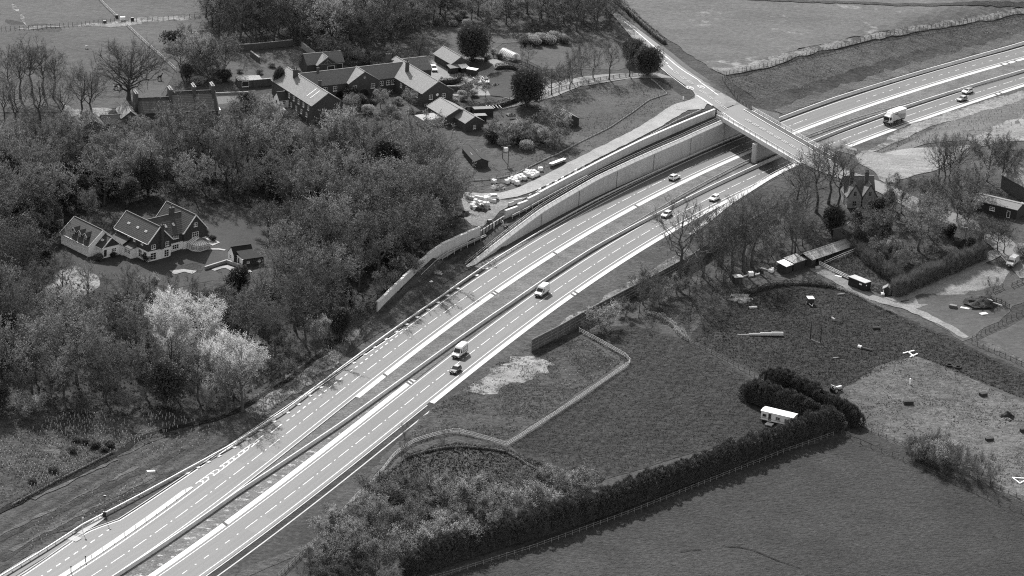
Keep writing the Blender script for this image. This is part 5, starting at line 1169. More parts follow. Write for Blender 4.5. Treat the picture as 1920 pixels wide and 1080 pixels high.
def car(loc, rz, label, paint='car_white', L=4.2, Wd=1.78, H=1.5, style='hatch', group=None, roof=None):
    e = empty('car', loc, rz, label, 'car', group); h = L / 2; b = .28; belt = H * .6
    tp = lambda z: max(0, (z - belt)) * .28
    prof = [(-h, b), (h - .15, b), (h, .45), (h - .05, belt - .22), (h - .35, belt - .1), (h - 1.05, belt + .02), (-h + .12, belt + .02), (-h, belt - .12)]
    shell('body', prof, Wd, lambda z: 0.0, paint, e, .06)
    xb, xf = (-h + .55, h - 2.0) if style != 'saloon' else (-h + 1.25, h - 1.9)
    xbb = -h + .18 if style != 'saloon' else -h + .75
    g = [(h - 1.1, belt), (xf, H - .06), (xb, H - .06), (xbb, belt)]
    gh = shell('greenhouse', g, Wd - .12, tp, paint, e, .04)
    def pane(nm, pts, mat='glass'):
        m = MB(); m.add(pts, [tuple(range(len(pts)))]); v = Vector(m.v[1]) - Vector(m.v[0]); u_ = Vector(m.v[2]) - Vector(m.v[0]); nrm = v.cross(u_).normalized()
        k = len(pts); V = [tuple(Vector(p) + nrm * .012) for p in pts] + [tuple(Vector(p) - nrm * .03) for p in pts]
        mm = MB(); mm.add(V, [tuple(range(k)), tuple(reversed(range(k, 2 * k)))] + [(i, k + i, k + (i + 1) % k, (i + 1) % k) for i in range(k)]); return mm.build(nm, M[mat], e)
    y1, y2 = (Wd - .12) / 2, (Wd - .12) / 2 - tp(H - .06)
    def lerp(a, b, t): return a + (b - a) * t
    X = lambda t: lerp(h - 1.1, xf, t); Z = lambda t: lerp(belt, H - .06, t); Y = lambda t: lerp(y1, y2, t)
    pane('windscreen', [(X(.1), -Y(.1) + .12, Z(.1)), (X(.1), Y(.1) - .12, Z(.1)), (X(.9), Y(.9) - .1, Z(.9)), (X(.9), -Y(.9) + .1, Z(.9))])
    XB = lambda t: lerp(xbb, xb, t)
    pane('rear_window', [(XB(.2), Y(.2) - .12, Z(.2)), (XB(.2), -Y(.2) + .12, Z(.2)), (XB(.88), -Y(.88) + .1, Z(.88)), (XB(.88), Y(.88) - .1, Z(.88))])
    for s in (-1, 1):
        for t0, t1 in ((.04, .48), (.52, .94)):
            P = [(lerp(xbb + .25, X(0) - .25, t0), s * Y(.12), Z(.12)), (lerp(xbb + .25, X(0) - .25, t1), s * Y(.12), Z(.12)), (lerp(xb + .1, xf - .05, t1), s * Y(.9), Z(.9)), (lerp(xb + .1, xf - .05, t0), s * Y(.9), Z(.9))]
            pane('side_window', P if s > 0 else P[::-1])
        for x in (h - .78, -h + .75): wheel(e, x, s * (Wd / 2 - .1), .32, .22, s)
        MB().box(h - .22, h + .005, s * (Wd / 2 - .3) - .2, s * (Wd / 2 - .3) + .2, belt - .34, belt - .18).build('headlight', M['lamp'], e)
        MB().box(-h - .01, -h + .15, s * (Wd / 2 - .22) - .14, s * (Wd / 2 - .22) + .14, belt - .3, belt - .05).build('tail_light', M['tail'], e)
        MB().box(h - 1.35, h - 1.2, s * (Wd / 2 + .08) - .1, s * (Wd / 2 + .08) + .1, belt, belt + .15).build('wing_mirror', M[paint], e)
    MB().box(h - .1, h + .03, -.7, .7, .3, .48).build('bumper', M['bumper'], e); MB().box(-h - .03, -h + .1, -.7, .7, .3, .48).build('bumper', M['bumper'], e)
    MB().box(h + .03, h + .045, -.26, .26, .36, .47).build('number_plate', M['lamp'], e)
    if roof: MB().box(xb + .15, xf - .1, -y2 + .1, y2 - .1, H - .05, H - .03).build('sunroof', M[roof], e)
    return e
def van(loc, rz, label, high=2.55, L=5.6, side=False, paint='car_white', group=None):
    e = empty('van', loc, rz, label, 'van', group); h = L / 2; Wd = 2.0
    tp = lambda z: max(0, z - 1.2) * .09
    prof = [(-h, .4), (h - .1, .4), (h, .65), (h - .05, 1.0), (h - .95, 1.25), (h - 1.75, high - .35), (h - 2.1, high - .06), (-h + .25, high), (-h, high - .25)]
    shell('body', prof, Wd, tp, paint, e, .07)
    def slab(nm, pts, mat, th=.03):
        k = len(pts); v = (Vector(pts[1]) - Vector(pts[0])).cross(Vector(pts[2]) - Vector(pts[0])).normalized() * th
        m = MB(); m.add([tuple(Vector(p) + v) for p in pts] + [tuple(Vector(p) - v) for p in pts], [tuple(range(k)), tuple(reversed(range(k, 2 * k)))] + [(i, k + i, k + (i + 1) % k, (i + 1) % k) for i in range(k)]); return m.build(nm, M[mat], e)
    a, b = (h - 1.0, 1.33), (h - 1.62, high - .55)
    slab('windscreen', [(a[0], -.86, a[1]), (a[0], .86, a[1]), (b[0], .8, b[1]), (b[0], -.8, b[1])], 'glass')
    for s in (-1, 1):
        y = s * (Wd / 2 - .03)
        P = [(h - 1.15, y, 1.25), (h - 2.1, y, 1.25), (h - 2.1, y - s * .05, high - .6), (h - 1.72, y - s * .05, high - .6)]
        slab('side_window', P, 'glass', .035)
        for x in (h - .95, -h + 1.1): wheel(e, x, s * (Wd / 2 - .12), .36, .24, s)
        MB().box(h - .3, h + .01, s * .72 - .2, s * .72 + .2, .82, 1.02).build('headlight', M['lamp'], e)
        MB().box(h - 1.55, h - 1.4, s * 1.12 - .1, s * 1.12 + .1, 1.25, 1.6).build('wing_mirror', M['bumper'], e)
        MB().box(-h + .05, h - .3, s * 1.0 - .02, s * 1.0 + .02, .55, .66).build('rubbing_strip', M['bumper'], e)
    MB().box(h - .15, h + .06, -.9, .9, .38, .62).build('bumper', M['bumper'], e); MB().box(h - .02, h + .04, -.5, .5, .66, .84).build('grille', M['bumper'], e)
    MB().box(h + .06, h + .075, -.26, .26, .45, .56).build('number_plate', M['lamp'], e)
    if side:
        for s in (-1, 1):
            slab('side_panel', [(-h + .35, s * 1.0 - s * .02, .85), (h - 2.4, s * 1.0 - s * .02, .85), (h - 2.4, s * (1.0 - .1), 2.2), (-h + .35, s * (1.0 - .1), 2.2)], 'graphic', .02)
            for k in range(3): slab('lettering', [(-h + .9, s * (.99 - k * .025), 1.35 + k * .25), (h - 3.1 - .3 * k, s * (.99 - k * .025), 1.35 + k * .25), (h - 3.1 - .3 * k, s * (.985 - k * .025), 1.45 + k * .25), (-h + .9, s * (.985 - k * .025), 1.45 + k * .25)], 'white', .025)
    return e
def heading(px0, px1):
    a, b = atg(*px0), atg(*px1); return math.atan2(b[1] - a[1], b[0] - a[0])
def on_lane(px, lane_off, which, sgn):
    u = u_at(*px); w = (float(GH(u)) if which == 'L' else -float(GH(u))) + lane_off
    a, b = w3(u, w, 0), w3(u + 1, (float(GH(u + 1)) if which == 'L' else -float(GH(u + 1))) + lane_off, 0)
    return (a[0], a[1], .02), math.atan2((b[1] - a[1]) * sgn, (b[0] - a[0]) * sgn)
loc, rz = on_lane((1020, 553), 1.85, 'R', -1); van(loc, rz, 'plain white high roofed van in the outer lane of the near carriageway', 2.6)
loc, rz = on_lane((866, 667), 1.85, 'R', -1); van(loc, rz, 'white van with a grey printed side panel following beside the black car', 2.75, 6.0, True)
loc, rz = on_lane((857, 698), -1.85, 'R', -1); car(loc, rz, 'black hatchback beside the white van with the printed side', 'car_black', 4.0, 1.78, 1.52, roof='car_grey')
loc, rz = on_lane((1344, 376), -1.85, 'R', -1); car(loc, rz, 'white hatchback in the near lane just before the right retaining wall', 'car_white', 4.0, 1.76, 1.5)
loc, rz = on_lane((1252, 406), 1.9, 'R', -1); car(loc, rz, 'pale car half hidden behind the bare tree on the near carriageway', 'car_silver', 4.3, 1.8, 1.5)
loc, rz = on_lane((1269, 337), -1.85, 'L', 1); car(loc, rz, 'white estate car seen from behind on the far carriageway near the wall', 'car_white', 4.4, 1.82, 1.6, roof='car_silver')
loc, rz = on_lane((1814, 174), 1.85, 'R', -1); car(loc, rz, 'white car with a dark roof side by side with a grey car at upper right', 'car_white', 4.5, 1.85, 1.55, roof='car_black')
loc, rz = on_lane((1810, 190), -1.85, 'R', -1); car(loc, rz, 'grey car in the near lane side by side with a white car at upper right', 'car_grey', 4.1, 1.76, 1.5)
# lorry
loc, rz = on_lane((1692, 233), -.9, 'R', -1)
e = empty('box_lorry', loc, rz, 'white box lorry with a printed side on the near carriageway beyond the bridge', 'lorry')
MB().box(-4.6, 2.2, -1.25, 1.25, 1.15, 3.85).build('box_body', M['curtain'], e, bevel=.04)
MB().box(-4.65, 2.25, -1.28, 1.28, 3.85, 3.95).build('box_roof', M['white'], e)
MB().box(2.2, 2.25, -1.26, 1.26, 1.1, 3.9).build('headboard', M['white'], e)
for s in (-1, 1):
    m = MB(); y = s * 1.262
    m.add([(-4.4, y, 1.3), (-1.5, y, 1.3), (.6, y, 2.9), (.6, y, 3.6), (-.5, y, 3.0), (-4.4, y, 2.3)], [(0, 1, 5), (1, 4, 5), (1, 2, 4), (2, 3, 4)] if s > 0 else [(5, 1, 0), (5, 4, 1), (4, 2, 1), (4, 3, 2)]); m.build('side_graphic', M['graphic'], e)
    MB().box(-.2, 1.5, *sorted((y, y + s * .012)), 2.9, 3.2).build('lettering', M['graphic_dark'], e)
    MB().box(-4.4, 2.0, *sorted((s * 1.1, s * 1.2)), .6, .95).build('side_guard', M['bumper'], e)
    for x, r in ((3.5, .45), (-3.0, .48)): wheel(e, x, s * 1.05, r, .3, s)
    MB().box(4.25, 4.47, s * .85 - .22, s * .85 + .22, .75, .98).build('headlight', M['lamp'], e)
    MB().box(3.75, 3.95, s * 1.35 - .12, s * 1.35 + .12, 1.75, 2.35).build('wing_mirror', M['bumper'], e)
shell('cab', [(2.4, .7), (4.4, .7), (4.45, 1.5), (4.2, 2.75), (3.9, 2.95), (2.4, 2.95)], 2.3, lambda z: max(0, z - 1.5) * .06, 'car_white', e, .08)
m = MB(); m.prism([(2.4, 2.96), (3.7, 2.96), (2.9, 3.7), (2.4, 3.75)], -.95, .95, 'y'); m.build('wind_deflector', M['car_white'], e)
m = MB(); m.prism([(4.46, 1.55), (4.24, 2.6), (4.2, 2.6), (4.4, 1.55)], -1.0, 1.0, 'y'); m.build('windscreen', M['glass'], e)
for s in (-1, 1): m = MB(); y = s * 1.13; m.box(3.1, 4.1, *sorted((y, y + s * .03)), 1.6, 2.5); m.build('side_window', M['glass'], e)
MB().box(4.3, 4.5, -1.12, 1.12, .45, .95).build('bumper', M['bumper'], e); MB().box(4.4, 4.47, -.9, .9, 1.1, 1.45).build('grille', M['bumper'], e); MB().box(-4.5, 4.0, -.45, .45, .65, 1.1).build('chassis', M['bumper'], e)
# parked cars
def parked(px, toward, *a, **k): p = at(*px); return car((p[0], p[1], p[2] + .12), heading(px, toward), *a, **k)
parked((813, 132), (822, 148), 'white car parked alone between the courtyard wing and the open barn', 'car_white', 4.2)
parked((894, 156), (906, 164), 'white car with a sunroof parked left of its neighbour on the gravel drive', 'car_white', 4.2, roof='glass')
parked((910, 155), (920, 166), 'white car with a dark glass roof parked beside the round lawn', 'car_white', 4.4, roof='car_black')
parked((921, 374), (905, 376), 'white car parked on the access road by the concrete blocks', 'car_white', 4.1)
parked((1850, 388), (1862, 388), 'dark car parked leftmost before the low workshop', 'car_black', 4.2)
parked((1866, 386), (1874, 384), 'pale car parked second before the low workshop', 'car_silver', 4.2)
parked((1876, 384), (1884, 382), 'white car parked third before the low workshop', 'car_white', 4.2)
parked((1880, 398), (1890, 396), 'black car parked alone in front of the pale parked cars', 'car_black', 4.4)
parked((1917, 392), (1925, 398), 'pale car cut by the right edge near the workshop', 'car_silver', 4.2)
parked((1808, 430), (1818, 438), 'white car glimpsed through trees on the lane', 'car_white', 4.2)
p = at(1898, 497); van((p[0], p[1], p[2] + .1), heading((1898, 497), (1888, 507)), 'grey van parked on bare ground by the lane at the right edge', 2.4, 5.2, False, 'car_silver')
p = at(885, 142); e = empty('box_trailer', (p[0], p[1], p[2] + .1), math.radians(-20), 'dark box trailer with a white roof behind the parked white cars', 'trailer')
MB().box(-1.6, 1.6, -1, 1, .5, 2.1).build('body', M['board_wall'], e); MB().box(-1.68, 1.68, -1.08, 1.08, 2.1, 2.22).build('roof', M['white'], e)
for s in (-1, 1): wheel(e, 0, s * 1.05, .33, .2, s)
MB().bar((1.6, 0, .5), (2.7, 0, .45), .12).build('drawbar', M['steel_dark'], e)
# ------------------------------------------------------------------ vegetation
def leafmat(name, g, trans=.35, vary=.3, spec=.1):
    m, t, b = _mat(name); b.inputs['Roughness'].default_value = .7; b.inputs['Specular IOR Level'].default_value = spec
    oi = t.nodes.new('ShaderNodeObjectInfo'); sp_ = t.nodes.new('ShaderNodeSeparateColor'); t.links.new(oi.outputs['Color'], sp_.inputs[0]); r = _mul(t, sp_.outputs[0], g)
    tc = t.nodes.new('ShaderNodeTexCoord'); n_ = _ramp(t, _noise(t, .9, 3, .6, tc.outputs['Object']), [(.3, .55), (.7, 1.5)])
    c = _mul(t, r, n_); t.links.new(c, b.inputs['Base Color'])
    if trans:
        tr = t.nodes.new('ShaderNodeBsdfTranslucent'); t.links.new(c, tr.inputs[0]); mx = t.nodes.new('ShaderNodeMixShader'); mx.inputs[0].default_value = trans
        o = [n for n in t.nodes if n.type == 'OUTPUT_MATERIAL'][0]; t.links.new(b.outputs[0], mx.inputs[1]); t.links.new(tr.outputs[0], mx.inputs[2]); t.links.new(mx.outputs[0], o.inputs[0])
    return m
M['bark'] = flat('bark', .07, .9, .1, 0, .3, 2); M['bark_pale'] = flat('pale_bark', .13, .9, .1, 0, .3, 2)
M['twig'] = leafmat('twigs', .085, .1, .35); M['bud'] = leafmat('buds', .175, .25, .6); M['leaf'] = leafmat('young_leaves', .22, .3, .5); M['leaf_pale'] = leafmat('pale_leaves', .62, .45, .05); M['twig_pale'] = leafmat('pale_twigs', .42, .35, .05); M['twig_ash'] = leafmat('ash_twigs', .1, .1, 0); M['twig_mid'] = leafmat('dry_twigs', .14, .2, .15)
M['leaf_dark'] = leafmat('dark_leaves', .045, .25, .3, .3); M['needle'] = leafmat('needles', .06, .15, .2, .3); M['shrub'] = leafmat('shrub_leaves', .28, .4, .3)

def unit(v): return v / np.maximum(np.linalg.norm(v, axis=-1, keepdims=True), 1e-9)
def tube(path, rad, k=4):
    P = np.asarray(path, float); n = len(P); T = np.gradient(P, axis=0); T = unit(T)
    ref = np.array([.3, .2, 1.0]) if abs(T[0][2]) < .9 else np.array([1.0, .1, 0])
    S = unit(np.cross(T, ref)); B = np.cross(T, S); a = np.arange(k) * 2 * math.pi / k
    V = P[:, None, :] + np.asarray(rad)[:, None, None] * (np.cos(a)[None, :, None] * S[:, None, :] + np.sin(a)[None, :, None] * B[:, None, :])
    i = np.arange(n - 1)[:, None] * k + np.arange(k)[None, :]; j = np.arange(n - 1)[:, None] * k + (np.arange(k)[None, :] + 1) % k
    return V.reshape(-1, 3), np.stack([i, j, j + k, i + k], -1).reshape(-1, 4)
class Geo:
    def __init__(s): s.V = []; s.F = []; s.n = 0
    def add(s, V, F_): s.V.append(V); s.F += (np.asarray(F_) + s.n).tolist(); s.n += len(V)
    def tris(s, A, B, C_):
        k = len(A); s.add(np.stack([A, B, C_], 1).reshape(-1, 3), np.arange(3 * k).reshape(-1, 3))
    def blades(s, base, dirv, length, width, R):
        d = unit(dirv); sd = unit(np.cross(d, R.normal(size=d.shape))); w = np.asarray(width).reshape(-1, 1) * .5; L = np.asarray(length).reshape(-1, 1)
        s.tris(base - sd * w, base + sd * w, base + d * L)
    def quads(s, c, size, R, up=0.0):
        n = R.normal(size=c.shape); n[:, 2] += up * 2; n = unit(n); a = unit(np.cross(n, R.normal(size=c.shape))); b = np.cross(n, a); h = np.asarray(size).reshape(-1, 1) * .5
        k = len(c); V = np.stack([c - a * h, c - b * h * .7, c + a * h, c + b * h * .7], 1).reshape(-1, 3); s.add(V, np.arange(4 * k).reshape(-1, 4))
    def me(s, name, mat):
        return mesh(name, np.concatenate(s.V) if s.V else np.zeros((0, 3)), s.F, mat)
def env_r(d, zc, R, rz, lump, seed):
    """lumpy crown envelope radius factor in direction d"""
    ph = np.random.RandomState(seed).uniform(0, 6.28, 6)
    return 1 + lump * (np.sin(3 * np.arctan2(d[:, 1], d[:, 0]) + ph[0]) * .5 + np.sin(5 * d[:, 2] + ph[1] + 2 * np.arctan2(d[:, 1], d[:, 0])) * .5 + np.sin(7 * d[:, 0] + ph[2]) * .3)
def make_tree(seed, H, R, base=.3, limbs=14, subs=9, twigs=26, twl=.9, tww=.045, leaves=0, lsize=.2, lup=.2, multi=1, lean=.0, rz=None, droop=0.0, lump=.22, bark='bark', twm='twig', leafm='bud', upsweep=.35, r0=None, sub2=5):
    Rn = np.random.RandomState(seed); zb = H * base; rz = rz or (H - zb) * .5; zc = H - rz
    g = Geo(); t = Geo(); lf = Geo(); r0 = r0 or H * .021
    tw_b, tw_d, tw_l, lp = [], [], [], []
    for mstem in range(multi):
        top = np.array([Rn.normal() * R * .12, Rn.normal() * R * .12, H * .9]); b0 = np.zeros(3) if multi == 1 else np.array([Rn.normal() * .35, Rn.normal() * .35, 0])
        if multi > 1: top[:2] += unit(Rn.normal(size=2)) * R * .45; top[2] = H * Rn.uniform(.7, .92)
        n = 9; s = np.linspace(0, 1, n)[:, None]; path = b0 + (top - b0) * s + Rn.normal(size=(n, 3)) * np.array([.018, .018, 0]) * H * np.sin(s * 3.1)
        path[0, 2] = -.4; rad = r0 * (1 - .93 * s[:, 0] ** .9) / math.sqrt(multi) * 1.15; rad[0] *= 1.35
        g.add(*tube(path, rad, 6))
        nl = max(3, limbs // multi)
        for i in range(nl):
            f = (i + Rn.uniform(.2, .8)) / nl; z0 = zb * .85 + (H * .82 - zb * .85) * f ** 1.1 * .85
            k = np.interp(z0, path[:, 2], np.arange(n)); k0 = int(min(k, n - 2)); a0 = path[k0] + (path[k0 + 1] - path[k0]) * (k - k0)
            az = i * 2.4 + Rn.normal() * .35; el = Rn.uniform(-.25, .35) + f * .95
            d = np.array([math.cos(az) * math.cos(el), math.sin(az) * math.cos(el), math.sin(el)]); e = env_r(d[None], zc, R, rz, lump, seed)[0]
            tgt = np.array([d[0] * R, d[1] * R, zc + d[2] * rz - (0 if d[2] > 0 else 0)]) * np.array([e, e, 1]) * np.array([1, 1, 1]); tgt[2] = max(tgt[2], zb * .9)
            tgt[:2] = a0[:2] * .4 + tgt[:2] * (.92)
            m = 6; q = np.linspace(0, 1, m)[:, None]; ctrl = a0 + (tgt - a0) * .5 + np.array([0, 0, -upsweep * np.linalg.norm(tgt - a0) * .25]) * (1 if d[2] > -.2 else .4)
            lp_ = (1 - q) ** 2 * a0 + 2 * q * (1 - q) * ctrl + q ** 2 * tgt + Rn.normal(size=(m, 3)) * .035 * np.linalg.norm(tgt - a0) * np.sin(q * 3.1)
            rl = np.interp(z0, path[:, 2], rad) * .62; Ll = np.linalg.norm(tgt - a0)
            g.add(*tube(lp_, rl * (1 - .88 * q[:, 0]), 4))
            for j in range(subs):
                u = Rn.uniform(.25, 1.0) if j else 1.0; kk = u * (m - 1); ka = int(min(kk, m - 2)); s0 = lp_[ka] + (lp_[ka + 1] - lp_[ka]) * (kk - ka); td = unit(lp_[ka + 1] - lp_[ka])
                dd = unit(td * .7 + Rn.normal(size=3) * .75 + unit(s0 - np.array([0, 0, zc])) * .5 + np.array([0, 0, .25 - droop])); Ls = Ll * Rn.uniform(.25, .5) * (1.15 - .4 * u)
                w = 4; qq = np.linspace(0, 1, w)[:, None]; sp = s0 + dd * Ls * qq + Rn.normal(size=(w, 3)) * .06 * Ls * qq + np.array([0, 0, .14 - droop * .6]) * Ls * qq ** 2
                t.add(*tube(sp, max(.022, rl * .3) * (1 - .8 * qq[:, 0]) + .008, 3))
                for l in range(sub2):
                    v = Rn.uniform(.2, 1); s1 = sp[0] + (sp[-1] - sp[0]) * v; d1 = unit(dd * .6 + Rn.normal(size=3) * .7 + np.array([0, 0, .2 - droop])); L1 = Ls * Rn.uniform(.25, .5); nt_ = max(2, twigs // sub2)
                    t.blades(s1[None], d1[None], [L1], [.06], Rn)
                    bb = s1 + d1 * L1 * Rn.uniform(.1, 1, (nt_, 1)); tw_b.append(bb); tw_d.append(unit(d1 + Rn.normal(size=(nt_, 3)) * .75 + np.array([0, 0, .25 - droop * 1.5])))
    b = np.concatenate(tw_b); d = np.concatenate(tw_d); L = Rn.uniform(.5, 1.2, len(b)) * twl
    t.blades(b, d, L, np.full(len(b), tww), Rn)
    if leaves:
        idx = Rn.randint(0, len(b), leaves); c = b[idx] + d[idx] * L[idx][:, None] * Rn.uniform(.3, 1.05, (leaves, 1)); lf.quads(c, Rn.uniform(.6, 1.3, leaves) * lsize, Rn, lup)
    return g.me('trunk', M[bark]), t.me('crown', M[twm]), (lf.me('foliage', M[leafm]) if leaves else None)
def make_bush(seed, H, R, n=5000, size=.25, leafm='shrub', lobes=7, stems=10, up=.3, zlow=.05, spiky=0.0, twm='twig', twn=600):
    """foliage mass of leaf clumps round several lobes, with gaps; stems inside"""
    Rn = np.random.RandomState(seed); g = Geo(); lf = Geo(); cs = []
    for i in range(lobes):
        a = i * 2.4; r = R * (.5 * math.sqrt((i + .5) / lobes)); cs.append((r * math.cos(a), r * math.sin(a), H * Rn.uniform(.42, .68) * (1 - .25 * r / R), R * Rn.uniform(.45, .62), H * Rn.uniform(.3, .42)))
    for i in range(stems):
        a = Rn.uniform(0, 6.28); e = np.array([math.cos(a) * R * .6, math.sin(a) * R * .6, H * Rn.uniform(.5, .9)]); q = np.linspace(0, 1, 4)[:, None]
        p = e * q + Rn.normal(size=(4, 3)) * .1 * q; p[0] = (Rn.normal() * .15, Rn.normal() * .15, -.3); g.add(*tube(p, .09 * (1 - .8 * q[:, 0]) * H / 5 + .01, 4))
    P = []; N = []
    k = n // lobes
    for (x, y, z, r, h) in cs:
        d = unit(Rn.normal(size=(k, 3))); d[:, 2] = np.abs(d[:, 2]) * np.where(Rn.rand(k) < .72, 1, -1); rr = Rn.uniform(.55, 1.08, (k, 1)) ** .6; wob = 1 + .16 * np.sin(d[:, :1] * 9 + x) * np.sin(d[:, 1:2] * 8 + y)
        q = np.array([x, y, z]) + d * np.array([r, r, h]) * rr * wob; ok = q[:, 2] > H * zlow; P.append(q[ok]); N.append(d[ok])
    P = np.concatenate(P); N = np.concatenate(N)
    if spiky:
        lf.blades(P, unit(N * .8 + Rn.normal(size=P.shape) * .45 + np.array([0, 0, up])), Rn.uniform(.6, 1.4, len(P)) * size * 2.2, Rn.uniform(.6, 1.2, len(P)) * size * spiky, Rn)
    else: lf.quads(P, Rn.uniform(.6, 1.4, len(P)) * size, Rn, up)
    tw = Rn.randint(0, len(P), twn); g.blades(P[tw] * .8, unit(N[tw] + np.array([0, 0, .4])), np.full(twn, R * .35), np.full(twn, .05), Rn)
    return g.me('stems', M[twm]), lf.me('foliage', M[leafm]), None

PROTO = {}
def proto(key, meshes, Hh): PROTO[key] = (meshes, Hh)
proto('oak', make_tree(6, 15.5, 10, .16, 36, 12, 18, 1.0, .045, 200, .12, upsweep=.05, lump=.03, r0=.5, twm='twig'), 15.5)
for i in range(3): proto('ash%d' % i, make_tree(10 + i, 16, 4.6, .38, 15, 9, 16, .9, .045, 300, .12, upsweep=.9, r0=.3, twm='twig_ash', bark='bark'), 16)
for i in range(3): proto('wood%d' % i, make_tree(20 + i, 14.5, 5.4 + i * .8, .3, 14 + i, 10, 26, 1.0, .05, (2600, 4500, 6500)[i], (.2, .23, .26)[i], upsweep=.7, r0=.28, lump=.3), 14.5)
proto('bigwood', make_tree(28, 15, 7.6, .24, 20, 11, 22, 1.0, .05, 9500, .25, upsweep=.5, r0=.36, lump=.2), 15)
for i in range(2): proto('budding%d' % i, make_tree(30 + i, 13.5, 5.6, .2, 14, 9, 24, .9, .045, 9000, .24, upsweep=.6, leafm='leaf', r0=.25), 13.5)
proto('pale', make_tree(40, 13, 8.2, .12, 24, 12, 34, 1.2, .05, 42000, .16, upsweep=1.2, multi=4, leafm='leaf_pale', twm='twig_pale', r0=.4, lump=.3), 13)
for i in range(2): proto('small%d' % i, make_tree(50 + i, 8, 3.4, .24, 11, 8, 16, .7, .04, 1800, .14, upsweep=1.1, r0=.14), 8)
proto('blossom', make_tree(55, 7.5, 3.6, .2, 12, 9, 16, .7, .04, 5200, .2, upsweep=.9, leafm='leaf', r0=.15), 7.5)
proto('weeping', make_tree(60, 9, 4.4, .3, 13, 9, 26, 1.5, .045, 6000, .18, droop=.9, leafm='leaf', r0=.25, upsweep=-.4), 9)
proto('pole', make_tree(65, 10.5, 1.9, .5, 8, 5, 14, .7, .04, 250, .1, upsweep=1.2, r0=.1), 10.5)
for i in range(2): proto('scrub%d' % i, make_tree(70 + i, 4.6, 3.4, .06, 16, 9, 28, .7, .035, 11000, .12, upsweep=.9, multi=4, leafm='shrub', r0=.12, lump=.3), 4.6)
proto('twiggy', make_tree(75, 5.5, 2.4, .05, 14, 6, 14, .9, .03, 0, .1, upsweep=1.6, multi=6, r0=.1, twm='twig_mid'), 5.5)
for i in range(2): proto('holly%d' % i, make_bush(80 + i, 10, 3.8, 9000, .34, 'leaf_dark', 9, 5), 10)
proto('evergreen', make_bush(90, 9.5, 4.7, 14000, .36, 'needle', 11, 6, .0, .1, .55), 9.5)
proto('cypress', make_bush(95, 8, 1.7, 6000, .25, 'needle', 6, 2, .5, .03, .5), 8)
for i in range(2): proto('laurel%d' % i, make_bush(100 + i, 3.2, 2.5, 3600, .24, 'shrub', 7, 6), 3.2)
proto('yew', make_bush(105, 3.0, 2.2, 3600, .22, 'leaf_dark', 6, 4), 3.0)
PMASTER = {}
KIND = {'oak': ('oak_tree', 'tree'), 'ash': ('bare_tree', 'tree'), 'wood': ('woodland_tree', 'tree'), 'bigwood': ('woodland_tree', 'tree'), 'budding': ('budding_tree', 'tree'), 'pale': ('pale_tree', 'tree'), 'small': ('young_tree', 'tree'), 'blossom': ('budding_tree', 'tree'),
        'weeping': ('weeping_tree', 'tree'), 'pole': ('slender_tree', 'tree'), 'scrub': ('shrub', 'shrub'), 'twiggy': ('twiggy_shrub', 'shrub'), 'holly': ('evergreen_tree', 'tree'), 'evergreen': ('evergreen_tree', 'tree'), 'cypress': ('cypress_tree', 'tree'), 'laurel': ('shrub', 'shrub'), 'yew': ('evergreen_shrub', 'shrub')}
def plant(key, p, label, group=None, h=None, sx=1.0, dz=0):
    kk = ''.join(c for c in key if not c.isdigit())
    if key == kk:
        opts = [k for k in PROTO if ''.join(c for c in k if not c.isdigit()) == kk]; key = rng.choice(opts)
    ms, H0 = PROTO[key]; s = (h / H0) if h else rng.uniform(.85, 1.15); nm, cat = KIND[kk]
    if len(p) == 2: p = (p[0], p[1], float(HT(p[0], p[1])))
    e = empty(nm, (p[0], p[1], p[2] + dz), rng.uniform(0, 6.28), label, cat, group); e.scale = (s * sx, s * sx, s)
    tone = min(1.7, math.exp(rng.gauss(0, .36))) if kk in ('wood', 'bigwood', 'budding', 'scrub', 'small', 'holly', 'blossom', 'laurel') else 1.0
    for m in ms:
        if m is not None: o = link(m.name.split('.')[0], m, None, e); o.color = (tone, tone, tone, 1)
    return e
def inside(pt, poly):
    x, y = pt; c = False; j = len(poly) - 1
    for i in range(len(poly)):
        if (poly[i][1] > y) != (poly[j][1] > y) and x < (poly[j][0] - poly[i][0]) * (y - poly[i][1]) / (poly[j][1] - poly[i][1]) + poly[i][0]: c = not c
        j = i
    return c
TAKEN = []
def scatter(poly_px, gap, holes=(), seed=1, limit=999, avoid=True):
    Rn = random.Random(seed); P = [atg(*q) for q in poly_px]; Hs = [[atg(*q) for q in h] for h in holes]; xs = [p[0] for p in P]; ys = [p[1] for p in P]; out = []
    tries = int(40 * (max(xs) - min(xs)) * (max(ys) - min(ys)) / gap ** 2)
    for _ in range(min(tries, 30000)):
        q = (Rn.uniform(min(xs), max(xs)), Rn.uniform(min(ys), max(ys)))
        if not inside(q, P) or any(inside(q, h) for h in Hs): continue
        if all((q[0] - r[0]) ** 2 + (q[1] - r[1]) ** 2 > gap * gap for r in (out + TAKEN if avoid else out)):
            out.append(q)
            if len(out) >= limit: break
    return out
def pick(Rn, table):
    r = Rn.random() * sum(w for _, w in table)
    for k, w in table:
        r -= w
        if r <= 0: return k
    return table[-1][0]
ADJ = {'ash': 'bare tall', 'wood': 'bare grey', 'budding': 'budding pale', 'holly': 'dark evergreen', 'pole': 'slender bare', 'small': 'small bare', 'scrub': 'rounded twiggy', 'twiggy': 'upright twiggy', 'laurel': 'leafy', 'yew': 'dark leafy', 'blossom': 'pale budding', 'weeping': 'weeping', 'oak': 'broad bare', 'evergreen': 'big dark evergreen', 'cypress': 'narrow dark', 'pale': 'very pale'}
